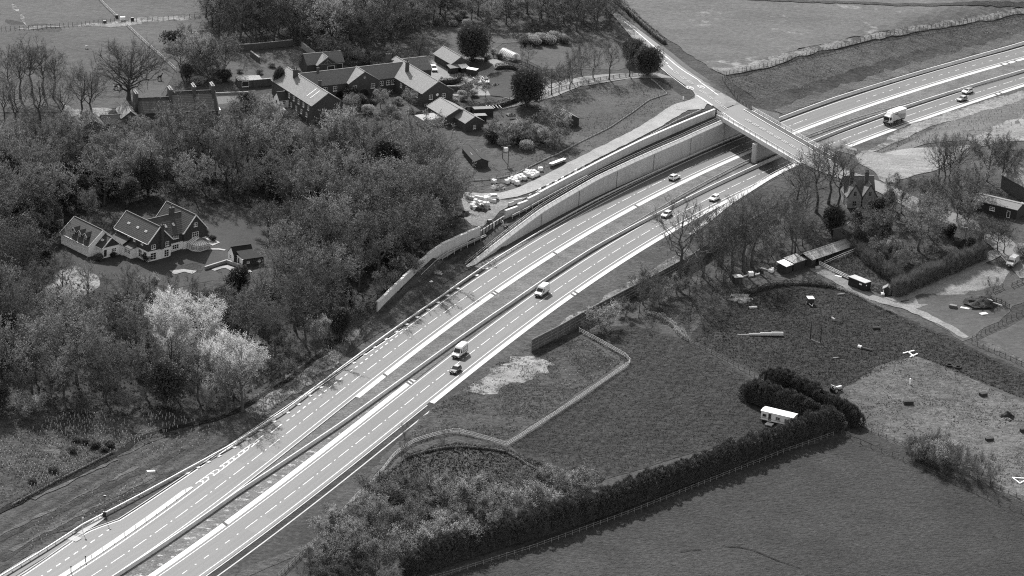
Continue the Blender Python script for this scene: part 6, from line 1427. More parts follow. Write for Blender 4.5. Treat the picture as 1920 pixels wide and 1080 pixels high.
def wood(poly, gap, holes, seed, table, place, hr=(.8, 1.2), limit=999):
    Rn = random.Random(seed)
    for q in scatter(poly, gap, holes, seed, limit):
        k = pick(Rn, table); nm, cat = KIND[k]; TAKEN.append(q)
        plant(k, q, '%s %s %s' % (ADJ[k], 'shrub' if cat == 'shrub' else 'tree', place), '%s %ss %s' % (ADJ[k], cat, place), PROTO[k if k in PROTO else k + '0'][1] * Rn.uniform(*hr))
# --- single trees one can point at
def one(k, px, label, h=None, sx=1.0, group=None):
    p = atg(*px); TAKEN.append(p); return plant(k, p, label, group, h, sx)
one('oak', (241, 186), 'broad bare oak standing alone in the field behind the long dark house', 17.0)
one('pale', (352, 664), 'large very pale budding tree, taller of the two at the lower edge of the wood', 14.5, 1.0)
one('pale', (438, 742), 'very pale budding tree nearer the road, lower of the two pale trees', 14.0, .95)
one('pale', (330, 690), 'pale budding tree tucked behind and left of the two pale ones', 10.0, .8)
one('evergreen', (886, 113), 'big dark evergreen tree beside the open barn', 11.5)
one('evergreen', (988, 198), 'big dark evergreen tree in front of the round lawn', 11.5)
one('evergreen', (1214, 142), 'dark evergreen tree at the roadside by the drive entrance', 9.5)
one('evergreen', (1186, 118), 'dark evergreen tree behind the one at the drive entrance', 8.0)
one('cypress', (522, 178), 'narrow dark cypress against the left courtyard wing', 8.5, 1.1)
one('weeping', (503, 435), 'pale weeping tree at the edge of the lawn beyond the white house', 9)
one('weeping', (1640, 455), 'weeping tree left of the leaning trunk by the sheds', 11)
one('budding', (165, 418), 'pale budding tree behind the dormer windows of the white house', 9, .8)
one('yew', (398, 452), 'round clipped evergreen bush right of the conservatory', 1.8)
one('yew', (385, 440), 'small clipped evergreen bush near the conservatory patio', 1.5)
one('yew', (275, 490), 'dark bush in front of the white house gable', 2.2); one('laurel', (185, 488), 'white flowering bush at the corner of the small white gable', 2.0); one('yew', (212, 482), 'dark bush under the window of the small white gable', 1.5)
one('ash', (120, 590), 'large bare tree left of the white house, in front of the dormers', 15.5, 1.15); one('ash', (70, 600), 'bare dark tree at far left below the wall', 14, 1.1)
one('ash', (553, 620), 'bare tree with dark trunk standing alone in the clearing', 17)
one('wood', (772, 492), 'big dark tree with a bold trunk behind the stepped wall', 17, 1.2)
for k, (px, l) in enumerate((((17, 186), 'leftmost tall bare tree of the row along the left field'), ((38, 184), 'second tall bare tree from the left in the field row'), ((60, 178), 'third tall bare tree from the left in the field row'), ((82, 178), 'fourth tall bare tree from the left in the field row'), ((151, 226), 'twisted bare tree left of the broad oak'), ((172, 230), 'bare tree between the twisted one and the broad oak'), ((118, 240), 'crooked bare tree at the head of the shaded drive'), ((30, 250), 'bare tree at the far left above the wood'))):
    one('ash', px, l, 15 + (k % 3) * 1.4, 1.15)
one('small', (348, 88), 'little bare tree in the corner of the field by the wood'); one('yew', (327, 88), 'dark round tree beside the little bare one', 6); one('budding', (384, 130), 'pale budding tree above the long house', 9); one('holly', (350, 152), 'dark evergreen with pale edges above the long house', 6); one('blossom', (400, 150), 'budding shrub tree right of the dark evergreen', 7); one('yew', (420, 152), 'dark pointed shrub by the walled garden', 4)
one('yew', (463, 200), 'dark round tree in the walled garden', 4.5); one('laurel', (465, 205), 'pale round bush on the walled garden lawn', 3.0)
for k, (px, h) in enumerate((((1034, 178), 10), ((1048, 174), 9), ((1068, 168), 10), ((1090, 140), 9.5), ((1112, 146), 9.5), ((1142, 150), 12), ((1180, 144), 11), ((1072, 156), 10.5), ((988, 124), 6.5))):
    one('ash' if h > 10 else 'small', px, ('first', 'second', 'third', 'fourth', 'fifth', 'sixth', 'seventh', 'eighth', 'single small')[k] + ' bare tree in the row along the gravel drive' if k < 8 else 'small pale tree beside the polytunnel', h, 1.0, None)
one('blossom', (885, 186), 'pale budding tree in front of the two white cars', 6.5, 1.2); one('small', (910, 182), 'small bare tree beside the pale budding one by the cars', 5)
one('ash', (732, 258), 'bare tree in front of the courtyard', 11); one('budding', (768, 205), 'pale tree in the courtyard garden', 6); one('yew', (660, 185), 'dark bush left of the courtyard arch', 4); one('yew', (676, 200), 'dark bush right of the courtyard arch', 4); one('laurel', (690, 212), 'pale bush in the courtyard', 3); one('cypress', (712, 185), 'small dark cypress in the courtyard corner', 4)
one('blossom', (673, 118), 'pale bush beside the garage block', 4.5); one('blossom', (705, 120), 'twiggy bush right of the garage block', 4); one('budding', (786, 105), 'budding tree above the right courtyard wing', 7, 1.2); one('twiggy', (550, 128), 'bare bush on the lawn left of the garage block', 5, 1.4)
for k, px in enumerate(((1270, 540), (1395, 510), (1410, 500), (1318, 520), (1352, 500), (1372, 520))):
    one('ash', px, ('big bare tree in front of the pale half hidden car', 'tall bare tree in the middle of the roadside belt', 'tall bare tree just right of the middle one in the roadside belt', 'bare tree second from the left in the roadside belt', 'bare tree third from the left in the roadside belt', 'bare tree fourth from the left in the roadside belt')[k], (24, 21, 20, 17, 16, 17)[k], 1.15)
for k, px in enumerate(((1490, 400), (1530, 398), (1553, 382), (1570, 392), (1505, 430))):
    one('ash', px, ('leftmost tall bare tree beside the lodge', 'second tall bare tree beside the lodge', 'third tall bare tree beside the lodge', 'tall bare tree nearest the lodge', 'bare tree in front of the tall ones beside the lodge')[k], (17, 19, 18, 17, 15)[k], 1.2)
one('holly', (1665, 392), 'dark evergreen right of the lodge', 6); one('wood', (1690, 400), 'bare round tree over the lane right of the lodge', 11, 1.1); one('budding', (1742, 410), 'pale budding tree right of the lodge', 12, 1.0); one('wood', (1722, 470), 'dark leaning tree on the garden lawn', 13, 1.2); one('holly', (1560, 440), 'dark ivy covered tree below the lodge', 9); one('holly', (1610, 438), 'dark tree in front of the lodge gables', 8, .8)
for k, px in enumerate(((1756, 350), (1768, 352), (1780, 350), (1795, 345), (1850, 340), (1800, 400), (1826, 385), (1880, 330), (1895, 350))):
    one(('ash', 'ash', 'ash', 'ash', 'wood', 'wood', 'budding', 'wood', 'wood')[k], px, 'bare tree in the belt behind the low workshop', (15, 15, 14, 15, 13, 12, 12, 12, 11)[k], 1.05, 'bare trees behind the low workshop')
one('ash', (1745, 545), 'thin bare tree beside the pet shed hedge', 7, .6) if False else None
for k, px in enumerate(((1808, 465), (1840, 470), (1882, 475), (1870, 470))): one('small', px, ('bare tree left of the lane bend', 'small bare tree by the weathered shed', 'bare tree by the lane bend', 'slim bare tree by the lane bend')[k], 9)
one('twiggy', (1856, 560), 'bare bush on the ground by the scrap heap', 5.5); one('twiggy', (1812, 640), 'thin bush by the fence corner', 2.5) if False else None
one('holly', (1820, 470), 'dark leafy shrub over the weathered shed', 4, 1.2); one('holly', (1780, 445), 'dark shrub left of the weathered shed', 4.5, 1.2); one('laurel', (1918, 480), 'dark hedge bush at the right edge of the lane', 4)
one('scrub', (1130, 616), 'rounded twiggy bush behind the bend of the timber fence', 6.0); one('twiggy', (1105, 622), 'twiggy bush at the corner of the timber fence', 4)
# --- woods
HOUSE_GAP = [(85, 480), (105, 415), (200, 395), (330, 380), (440, 376), (520, 400), (560, 480), (540, 545), (490, 600), (350, 640), (190, 650), (70, 610)]
PALE_GAP = [(300, 640), (420, 640), (520, 700), (470, 770), (360, 730), (300, 700)]
for k, (px, h) in enumerate((((618, 560), 14), ((752, 478), 15), ((806, 430), 15.5), ((622, 480), 16), ((676, 452), 17), ((736, 408), 16), ((806, 392), 15), ((560, 470), 13), ((590, 560), 14), ((30, 420), 16), ((60, 360), 15), ((560, 400), 15))):
    one('bigwood', px, 'large rounded woodland tree, one of the big crowns of the wood', h, 1.05, 'big rounded crowns of the wood')
wood([(-60, 300), (120, 300), (220, 340), (330, 370), (200, 390), (105, 410), (80, 470), (-60, 470)], 6.8, [HOUSE_GAP], 31, [('wood', 3), ('holly', 5), ('budding', .7)], 'in the dark wood behind and left of the white house', (.8, 1.25))
wood([(380, 330), (600, 330), (640, 360), (560, 400), (440, 376), (340, 378)], 6.4, [HOUSE_GAP], 32, [('wood', 3), ('holly', 4), ('budding', .7)], 'in the dark wood beyond the lawn', (.8, 1.2))
wood([(-60, 300), (200, 292), (480, 290), (640, 302), (822, 345), (850, 420), (806, 455), (736, 500), (690, 552), (618, 618), (550, 665), (480, 730), (380, 768), (200, 775), (-60, 770)], 8.3, [HOUSE_GAP, PALE_GAP], 3, [('wood', 6.5), ('budding', 1.4), ('holly', 1.6), ('ash', 1.2)], 'in the wood round the white house', (.65, 1.4))
wood([(-60, 280), (200, 280), (480, 275), (640, 275), (815, 305), (850, 430), (706, 590), (560, 690), (480, 745), (380, 778), (200, 785), (-60, 780)], 5.2, [[(85, 480), (105, 415), (200, 395), (330, 380), (440, 376), (520, 400), (560, 480), (530, 530), (440, 545), (350, 545), (190, 545), (80, 560)], PALE_GAP], 5, [('scrub', 3), ('holly', 1), ('twiggy', 2), ('small', 2), ('pole', 2)], 'under the trees of the wood', (.75, 1.15), 130)
wood([(215, 246), (330, 236), (470, 245), (540, 235), (540, 270), (400, 285), (220, 285)], 5.0, [], 6, [('blossom', 3), ('budding', 1), ('scrub', 1)], 'in the pale shrubs before the long house', (.55, .8))
wood([(540, 262), (640, 262), (760, 280), (820, 295), (815, 310), (640, 290), (540, 278)], 5.0, [], 7, [('wood', 2), ('budding', 2), ('small', 2), ('blossom', 2)], 'below the courtyard range', (.4, .62))
wood([(380, 0), (400, -40), (800, -40), (790, 20), (770, 80), (690, 108), (610, 100), (560, 80), (430, 88), (390, 60)], 6.2, [], 8, [('wood', 5), ('budding', 3), ('ash', 1), ('holly', .5)], 'in the wood behind the courtyard', (.85, 1.3))
wood([(800, 30), (900, 52), (1010, 58), (1100, 62), (1155, 58), (1130, 10), (1120, -40), (820, -40)], 6.4, [], 9, [('wood', 4), ('budding', 4), ('scrub', 1)], 'in the wood at the top left of the side road', (.65, 1.0))
wood([(815, 52), (880, 48), (880, 30), (810, 30)], 4.2, [], 10, [('budding', 1), ('laurel', 2)], 'on the lawn edge by the top wood', (.6, .8))
wood([(910, 260), (1000, 245), (1060, 262), (1060, 275), (980, 282), (905, 270)], 3.6, [], 11, [('laurel', 3), ('scrub', 2), ('yew', 2), ('blossom', 1)], 'in the big shrubbery above the access road', (.9, 1.3))
wood([(972, 78), (1050, 72), (1060, 82), (980, 88)], 2.6, [], 12, [('laurel', 1)], 'along the far edge of the drive paddock', (.8, 1.0))
wood([(1215, 560), (1300, 505), (1400, 450), (1470, 400), (1540, 430), (1545, 470), (1440, 500), (1360, 530), (1280, 560)], 4.8, [], 13, [('ash', 2.4), ('small', 3), ('pole', 3), ('twiggy', 2)], 'in the bare belt beside the timber fence', (.7, 1.1))
wood([(1160, 592), (1240, 552), (1330, 500), (1400, 458), (1450, 425), (1480, 420), (1440, 462), (1380, 500), (1290, 552), (1200, 598)], 3.4, [], 33, [('small', 3), ('pole', 3), ('twiggy', 3), ('scrub', 2)], 'close in front of the timber fence', (.8, 1.25))
wood([(1560, 420), (1650, 410), (1660, 450), (1600, 465), (1560, 455)], 4.5, [], 14, [('holly', 2), ('scrub', 2), ('wood', .7)], 'among the sheds below the lodge', (.5, .8))
wood([(1650, 400), (1720, 390), (1800, 410), (1850, 450), (1800, 450), (1700, 440)], 5.5, [], 15, [('wood', 2), ('small', 2), ('scrub', 2), ('budding', 1)], 'between the lodge and the lane', (.5, .85))
wood([(1630, 470), (1680, 470), (1700, 500), (1690, 530), (1650, 500)], 3.2, [], 16, [('scrub', 2), ('twiggy', 3)], 'along the chicken run', (.7, 1.0))
wood([(650, 985), (720, 935), (800, 925), (900, 935), (1000, 930), (1060, 935), (1020, 965), (900, 1010), (800, 1045), (720, 1075), (640, 1090), (590, 1060)], 6.6, [], 17, [('scrub', 6), ('twiggy', .4)], 'in the scrub beside the long conifer hedge', (1.0, 1.6))
wood([(540, 1100), (575, 1050), (640, 1050), (720, 1080), (740, 1120), (560, 1130)], 4.2, [], 18, [('small', 2), ('holly', 1), ('twiggy', 2), ('scrub', 2)], 'at the bottom edge below the scrub', (.55, .9))
wood([(1040, 905), (1130, 905), (1080, 930), (1000, 925)], 3.4, [], 19, [('scrub', 3), ('laurel', 1)], 'at the right end of the scrub', (.5, .8))
wood([(1700, 850), (1760, 850), (1830, 880), (1860, 915), (1820, 905), (1740, 875)], 2.6, [], 20, [('twiggy', 4), ('scrub', 2)], 'beside the grass lane in the rough pasture', (.8, 1.2))
wood([(715, 830), (800, 800), (900, 820), (870, 850), (760, 850)], 9, [], 21, [('twiggy', 1)], 'in the rough ground by the pale fence', (.4, .6))
one('ash', (455, 772), 'bare tree by the ditch whose shadow falls across the road at the lay-by merge', 15, 1.3); one('ash', (425, 778), 'slighter bare tree by the ditch left of the one shading the road', 13, 1.1)
wood([(335, 152), (348, 120), (380, 100), (412, 125), (428, 152), (380, 162)], 3.6, [], 51, [('blossom', 3), ('laurel', 2), ('holly', 1), ('budding', 1)], 'in the garden above the long house', (.6, 1.0))
wood([(420, 140), (500, 120), (560, 115), (570, 130), (500, 140), (440, 150)], 6.0, [], 52, [('blossom', 2), ('twiggy', 2), ('laurel', 1)], 'on the lawn left of the garage block', (.5, .8))
for k, px in enumerate(((143, 828), (160, 831), (178, 838), (196, 846), (136, 848), (205, 838), (60, 905), (100, 885))): one('yew', px, 'low dark gorse clump on the planted ground', 1.2 + .2 * (k % 3), 1.4, 'gorse clumps on the planted ground')
# --- hedges
def hedge(name, line, wd, h, n, label, leafm='needle', spiky=True, px=True, size=.42, rough=.3, clip=False):
    P = spline([atg(*q) for q in line], 1.0) if px else [Vector(p) for p in line]; L = [0.0]
    for a, b in zip(P[:-1], P[1:]): L.append(L[-1] + (b - a).length)
    A = np.array([(p.x, p.y) for p in P]); T = unit(np.gradient(A, axis=0)); N = np.stack([-T[:, 1], T[:, 0]], 1); mid = A[len(A) // 2]; zb = float(HT(*mid)); e = empty(name, (mid[0], mid[1], zb), 0, label, 'hedge')
    Rn = np.random.RandomState(int(abs(mid[0] * 10)) % 9999); s = Rn.uniform(0, L[-1], n); cx_, cy_ = np.interp(s, L, A[:, 0]), np.interp(s, L, A[:, 1]); nx, ny = np.interp(s, L, N[:, 0]), np.interp(s, L, N[:, 1])
    th = Rn.uniform(-.25, math.pi + .25, n); ph = Rn.uniform(0, 6.28, 8)
    bump = 1 + rough * (.3 * np.sin(s * 2.3 + ph[0] + np.sin(s * .31)) + .3 * np.sin(s * 4.1 + ph[1] + th * 2) + .45 * np.sin(s * .53 + ph[2]) + .35 * np.sin(s * 1.13 + ph[3] + 2 * np.sin(s * .17)))
    if clip: cs = np.clip(np.cos(th) * 1.6, -1, 1); sn = np.clip(np.sin(th) * 1.4, 0, 1)
    else: cs = np.sign(np.cos(th)) * np.abs(np.cos(th)) ** .7; sn = np.clip(np.sin(th), 0, 1) ** .8
    rr = Rn.uniform(.82, 1.04, n) * bump; off = cs * wd / 2 * rr; z = sn * h * rr * .97 + .1; z = np.where(Rn.rand(n) < .3, z * Rn.uniform(.1, 1, n), z)
    end = np.minimum(s, L[-1] - s); k_ = np.clip(end / (wd * .5), .25, 1); off *= np.sqrt(k_); z *= .75 + .25 * k_
    X, Y = cx_ + nx * off, cy_ + ny * off; Z = HT(X, Y) + z; C3 = np.stack([X - mid[0], Y - mid[1], Z - zb], 1); D3 = np.stack([nx * cs, ny * cs, sn * .9 + .25], 1); lf = Geo()
    if spiky: lf.blades(C3, unit(D3 * .6 + Rn.normal(size=D3.shape) * .35 + np.array([0, 0, .7])), Rn.uniform(.5, 1.3, n) * size * 2.4, Rn.uniform(.5, 1.1, n) * .075, Rn)
    else: lf.quads(C3, Rn.uniform(.5, 1.2, n) * size, Rn, .3)
    if spiky and leafm == 'needle':                 # the hedge as the closely set conifers it was planted from
        lf = Geo(); nt_ = int(L[-1] / .62); per = n // nt_
        for i in range(nt_):
            s_ = L[-1] * (i + Rn.uniform(.1, .9)) / nt_; row = (-1, 1)[i % 2] * wd * .17 + Rn.normal() * .25; fade = min(1, .72 + min(s_, L[-1] - s_) * .07)
            bx, by = np.interp(s_, L, A[:, 0]) + np.interp(s_, L, N[:, 0]) * row, np.interp(s_, L, A[:, 1]) + np.interp(s_, L, N[:, 1]) * row
            hh = h * fade * Rn.uniform(.82, 1.12) * (1 + .07 * math.sin(s_ * .21)); R_ = wd * .38 * Rn.uniform(.8, 1.15); q = Rn.rand(per) ** .75; zz = hh * (.02 + .97 * q); rr_ = R_ * np.clip(1 - q ** 3.2, .02, 1) ** .7 * (.78 + .22 * np.minimum(1, q * 5)) * Rn.uniform(.72, 1.08, per); az = Rn.uniform(0, 6.28, per)
            C3 = np.stack([bx + rr_ * np.cos(az) - mid[0], by + rr_ * np.sin(az) - mid[1], float(HT(bx, by)) - zb + zz], 1); D3 = np.stack([np.cos(az), np.sin(az), .55 + q * 1.1], 1)
            lf.blades(C3, unit(D3 + Rn.normal(size=D3.shape) * .35), Rn.uniform(.5, 1.2, per) * .62, Rn.uniform(.6, 1.2, per) * .26, Rn)
    link('foliage', lf.me('foliage', M[leafm]), None, e)
    core = Geo(); k = 8; a = np.linspace(0, math.pi, k); m_ = len(A); z0 = HT(A[:, 0], A[:, 1]); ee = np.minimum(np.array(L), L[-1] - np.array(L)); kk = np.sqrt(np.clip(ee / (wd * .5), .05, 1))
    V = np.stack([A[:, None, 0] - mid[0] + N[:, None, 0] * np.cos(a) * wd * .34 * kk[:, None], A[:, None, 1] - mid[1] + N[:, None, 1] * np.cos(a) * wd * .34 * kk[:, None], (z0[:, None] - zb) + np.sin(a)[None] ** .8 * h * .7 * kk[:, None] - .05], -1).reshape(-1, 3)
    i = np.arange(m_ - 1)[:, None] * k + np.arange(k - 1)[None]; core.add(V, np.stack([i, i + 1, i + k + 1, i + k], -1).reshape(-1, 4)); link('light_blocking_core', core.me('light_blocking_core', M['leaf_dark'] if leafm in ('needle', 'leaf_dark') else M['twig']), None, e)  # solid core added inside the hedge foliage to block light
    return e
hedge('conifer_hedge', [(1572, 802), (1480, 832), (1400, 862), (1300, 898), (1180, 944), (1060, 986), (940, 1020), (840, 1052), (760, 1082)], 4.4, 5.8, 90000, 'long dark conifer hedge slanting across the lower right, above the thin fence')
hedge('conifer_hedge', [(1396, 745), (1440, 762), (1500, 782), (1562, 803)], 4.2, 5.2, 26000, 'nearer of two short dark conifer hedges, behind the white mobile home')
hedge('conifer_hedge', [(1434, 722), (1490, 746), (1550, 774), (1606, 800)], 4.2, 5.4, 28000, 'farther of two short dark conifer hedges, beside the tractor')
hedge('clipped_hedge', [(928, 132), (945, 130), (962, 131), (978, 138), (990, 146)], 1.6, 2.0, 5000, 'clipped dark hedge curving along the far side of the round lawn', 'leaf_dark', False, True, .22, .04, True)
hedge('clipped_hedge', [(990, 178), (965, 192), (935, 202), (900, 208), (868, 208)], 1.6, 2.0, 5500, 'clipped dark hedge curving along the near side of the round lawn', 'leaf_dark', False, True, .22, .04, True)
hedge('hedge', [(430, 208), (465, 206), (500, 201)], 2.2, 2.2, 3500, 'dark clipped hedge in the walled garden', 'leaf_dark', False, True, .25, .08)
hedge('hedge', [(820, 160), (850, 158), (868, 150)], 2.0, 2.4, 3000, 'dark ivy hedge behind the right courtyard wing', 'leaf_dark', False, True, .28, .2)
hedge('bare_hedge', [(1672, 556), (1720, 536), (1780, 510), (1845, 482)], 3.0, 3.8, 34000, 'tall bare twiggy hedge along the farm track, above the pale ground', 'twig_mid', True, True, .6, .2)
hedge('bare_hedge', [(1600, 462), (1640, 500), (1690, 535)], 2.2, 2.4, 12000, 'bare hedge between the chicken run and the garden', 'twig_mid', True, True, .55, .3)
hedge('roadside_hedge', [(1132, -12), (1165, 12), (1200, 44), (1225, 66), (1248, 84)], 2.0, 2.0, 5000, 'dark roadside hedge along the side road at the top', 'leaf_dark', False, True, .3, .25)
hedge('hedge', [(52, 458), (100, 442), (150, 430)], 2.0, 1.8, 3000, 'dark hedge beside the shaded stone wall', 'leaf_dark', False, True, .28, .15)
hedge('bramble_hedge', [(1400, 552), (1440, 540), (1490, 534), (1540, 537), (1568, 541)], 1.6, 1.1, 3500, 'low dark bramble hedge round the top of the tussocky paddock', 'leaf_dark', False, True, .3, .35)
hedge('bramble_hedge', [(1565, 540), (1600, 552), (1640, 572), (1680, 590)], 1.2, .8, 2200, 'ragged low hedge between the track and the tussocky paddock', 'shrub', False, True, .26, .4)
hedge('bramble_hedge', [(760, 860), (800, 848), (850, 840), (900, 842), (950, 850), (1000, 878), (1040, 895)], 1.6, .9, 3500, 'low dark brambles curving inside the pale fence', 'leaf_dark', False, True, .3, .4)
hedge('bramble_hedge', [(1210, 588), (1250, 602), (1290, 640)], 1.8, 1.0, 2500, 'low dark brambles at the left tip of the round paddock', 'shrub', False, True, .3, .4)
hedge('bramble_hedge', [(20, 950), (90, 912), (160, 876), (215, 848)], 1.4, .8, 2500, 'dark brambles along the lower ditch', 'leaf_dark', False, True, .28, .5)
# --- grass tufts and rough herbage nobody could count
def tufts(name, poly, n, h, mat, seed, holes=(), patchy=0.0):
    Rn = np.random.RandomState(seed); P = [atg(*q) for q in poly]; xs = [p[0] for p in P]; ys = [p[1] for p in P]; Pn = np.array(P)
    Q = np.stack([Rn.uniform(min(xs), max(xs), n * 2), Rn.uniform(min(ys), max(ys), n * 2)], 1); ok = np.zeros(len(Q), bool); j = len(Pn) - 1
    for i in range(len(Pn)):
        c = (Pn[i, 1] > Q[:, 1]) != (Pn[j, 1] > Q[:, 1]); xx = (Pn[j, 0] - Pn[i, 0]) * (Q[:, 1] - Pn[i, 1]) / (Pn[j, 1] - Pn[i, 1] + 1e-12) + Pn[i, 0]; ok ^= c & (Q[:, 0] < xx); j = i
    Q = Q[ok][:n]
    for h_ in holes: hp = [atg(*q) for q in h_]; Q = Q[[not inside((a, b), hp) for a, b in Q]]
    if patchy:
        f = np.zeros(len(Q))
        for w_ in (.09, .17, .26, .41, .7, 1.1): a_ = Rn.uniform(0, 3.14); b_ = a_ + Rn.uniform(.9, 2.2); f += np.sin((Q[:, 0] * math.cos(a_) + Q[:, 1] * math.sin(a_)) * w_ + Rn.uniform(0, 6)) * np.sin((Q[:, 0] * math.cos(b_) + Q[:, 1] * math.sin(b_)) * w_ * 1.3 + Rn.uniform(0, 6))
        Q = Q[f + Rn.normal(size=len(f)) * .6 > patchy - .6]
    z = HT(Q[:, 0], Q[:, 1]); k = len(Q); g = Geo()
    for b in range(3):
        d = Rn.normal(size=(k, 3)) * .55; d[:, 2] = np.abs(d[:, 2]) + .8; g.blades(np.column_stack([Q + Rn.normal(size=(k, 2)) * .12, z]), d, Rn.uniform(.5, 1.4, k) * h, Rn.uniform(.5, 1.3, k) * h * .55, Rn)
    tag(link(name, g.me(name, M[mat])), kind='stuff')
M['tuft_pale'] = leafmat('dry_grass_blades', .14, .4, 0); M['tuft'] = leafmat('grass_blades', .06, .35, 0); M['tuft_dark'] = leafmat('dark_herbage', .026, .2, 0)
tufts('rough_grass', [(1575, 745), (1640, 700), (1712, 672), (1780, 692), (1860, 730), (1935, 770), (1935, 950), (1800, 880), (1700, 836), (1610, 798)], 12000, .26, 'tuft_pale', 1, patchy=.2)
tufts('rough_grass', [(1575, 745), (1640, 700), (1712, 672), (1780, 692), (1860, 730), (1935, 770), (1935, 950), (1800, 880), (1700, 836), (1610, 798)], 6000, .3, 'tuft_dark', 2, patchy=.5)
tufts('rough_grass', [(780, 850), (860, 838), (950, 855), (1040, 890), (1000, 925), (850, 930), (740, 930)], 7000, .5, 'tuft_pale', 3, patchy=.4)
tufts('rough_grass', [(720, 890), (780, 845), (860, 830), (960, 845), (1060, 890), (1000, 940), (850, 950), (700, 950)], 6000, .4, 'tuft_dark', 4)
tufts('rough_grass', [(800, 775), (920, 690), (1000, 640), (1090, 632), (1165, 680), (950, 826), (840, 808), (740, 856)], 14000, .3, 'tuft', 5, patchy=.1)
tufts('rough_grass', [(1010, 640), (1060, 600), (1180, 532), (1290, 462), (1300, 478), (1180, 560), (1090, 610), (1020, 648)], 5000, .35, 'tuft_pale', 6)
tufts('rough_grass', [(1190, 598), (1230, 580), (1330, 540), (1400, 520), (1400, 545), (1330, 580), (1305, 620)], 6000, .4, 'tuft_pale', 7, patchy=.4)
tufts('rough_grass', [(480, 790), (455, 760), (520, 710), (600, 660), (660, 620), (700, 600), (640, 672), (580, 720)], 7000, .45, 'tuft_pale', 8, patchy=.1)
tufts('rough_grass', [(0, 800), (140, 765), (300, 775), (400, 790), (250, 842), (120, 905), (0, 960)], 9000, .3, 'tuft_dark', 9, patchy=.5)
tufts('rough_grass', [(0, 800), (140, 765), (300, 775), (400, 790), (250, 842), (120, 905), (0, 960)], 2500, .28, 'tuft_pale', 10, patchy=.9)
tufts('rough_grass', [(0, 1000), (120, 920), (230, 862), (330, 818), (420, 790), (470, 775), (300, 900), (60, 1035)], 10000, .25, 'tuft', 11, patchy=.3)
tufts('rough_grass', [(706, 592), (760, 530), (880, 470), (960, 440), (885, 500), (800, 560), (700, 632), (640, 672)], 7000, .3, 'tuft', 12, patchy=.4)
tufts('wood_floor_herbage', [(-40, 330), (480, 300), (860, 340), (860, 420), (700, 590), (560, 690), (380, 780), (-40, 780)], 26000, .6, 'tuft', 13, [[(95, 480), (112, 415), (340, 380), (450, 376), (520, 405), (545, 480), (500, 540), (180, 550)]], patchy=.1)
tufts('rough_grass', [(1540, 505), (1598, 474), (1690, 460), (1840, 480), (1740, 530), (1660, 555), (1612, 536)], 8000, .35, 'tuft', 14)
tufts('rough_grass', [(1366, 150), (1500, 112), (1780, 54), (1930, 30), (1930, 68), (1780, 117), (1640, 158), (1500, 205), (1430, 195)], 14000, .28, 'tuft', 15, patchy=.2)
tufts('rough_grass', [(890, 352), (1010, 335), (1180, 250), (1290, 190), (1260, 150), (1100, 165), (1010, 210), (930, 285)], 12000, .25, 'tuft', 16, patchy=.2)
tufts('rough_grass', [(1570, 283), (1700, 235), (1930, 165), (1935, 190), (1740, 245), (1640, 288)], 6000, .35, 'tuft_pale', 17, patchy=.2)
tufts('tussocks', [(1300, 640), (1372, 560), (1500, 540), (1600, 556), (1780, 636), (1930, 706), (1935, 755), (1720, 668), (1570, 730), (1440, 708)], 16000, .3, 'tuft_dark', 18)
tufts('tussocks', [(965, 838), (1182, 690), (1100, 630), (1190, 615), (1290, 645), (1400, 708), (1440, 745), (1540, 785), (1300, 848), (1120, 900)], 16000, .24, 'tuft_dark', 19)

tufts('grass_flecks', [(1180, 955), (1560, 826), (1600, 822), (1815, 922), (1935, 976), (1935, 1090), (860, 1090)], 4200, .16, 'tuft_pale', 21)
for k, px in enumerate(((100, 184), (8, 236), (75, 236))): one('ash', px, 'tall bare tree in the loose row at the left field edge', 14 + (k % 3), 1.1, 'bare trees of the left field row')

ribbon('wheel_rut', [(1353, 1025), (1385, 1027), (1412, 1033), (1453, 1050), (1500, 1066)], .3, M['ditch'], 6, amp=.1); ribbon('wheel_rut', [(1275, 1036), (1295, 1033), (1314, 1031)], .28, M['ditch'], 6, amp=.1)
wood([(600, 100), (640, 95), (720, 112), (740, 122), (700, 128), (620, 118)], 4.2, [], 41, [('laurel', 2), ('blossom', 2), ('yew', 1)], 'in the garden behind the courtyard', (.6, 1.0))
wood([(830, 172), (880, 165), (890, 180), (850, 196), (840, 190)], 3.0, [], 42, [('laurel', 2), ('yew', 1)], 'in the garden right of the courtyard', (.5, .8))
wood([(650, 190), (720, 185), (780, 205), (790, 225), (700, 222), (655, 215)], 4.0, [], 43, [('laurel', 2), ('blossom', 1), ('yew', 1)], 'in the courtyard garden', (.5, .85))
wood([(880, 100), (935, 98), (945, 112), (905, 108)], 3.0, [], 44, [('laurel', 2), ('yew', 2)], 'by the polytunnel', (.5, .9))
# ------------------------------------------------------------------ sapling guards
M['tube'] = flat('translucent_tree_guard', .3, .6, .3)
gt = MB().cyl((0, 0, -.1), (0, 0, .62), .075, .08, 6).mesh('tree_guard', M['tube'])
Rg = random.Random(4); pts = []
def guards(poly, gap, n, seed): pts.extend(scatter(poly, gap, [], seed, n, False))
for cx_, cy_, n in ((1850, 62, 14), (1893, 62, 14), (1805, 75, 8), (1725, 92, 10), (1783, 95, 10), (1697, 118, 10), (1640, 138, 7), (1503, 172, 8), (1560, 135, 6)):
    for i in range(n): pts.append(atg(cx_ + Rg.gauss(0, 7), cy_ + Rg.gauss(0, 4.5)))
guards([(700, 590), (640, 640), (600, 660), (640, 668), (700, 620)], 1.3, 30, 5)
guards([(250, 850), (330, 815), (400, 795), (395, 830), (300, 862)], 1.7, 60, 6)
guards([(150, 965), (260, 900), (300, 880), (230, 950), (170, 980)], 1.5, 50, 7)
guards([(1060, 650), (1100, 640), (1160, 680), (1060, 730)], 1.9, 26, 8)
big = pts[:300]
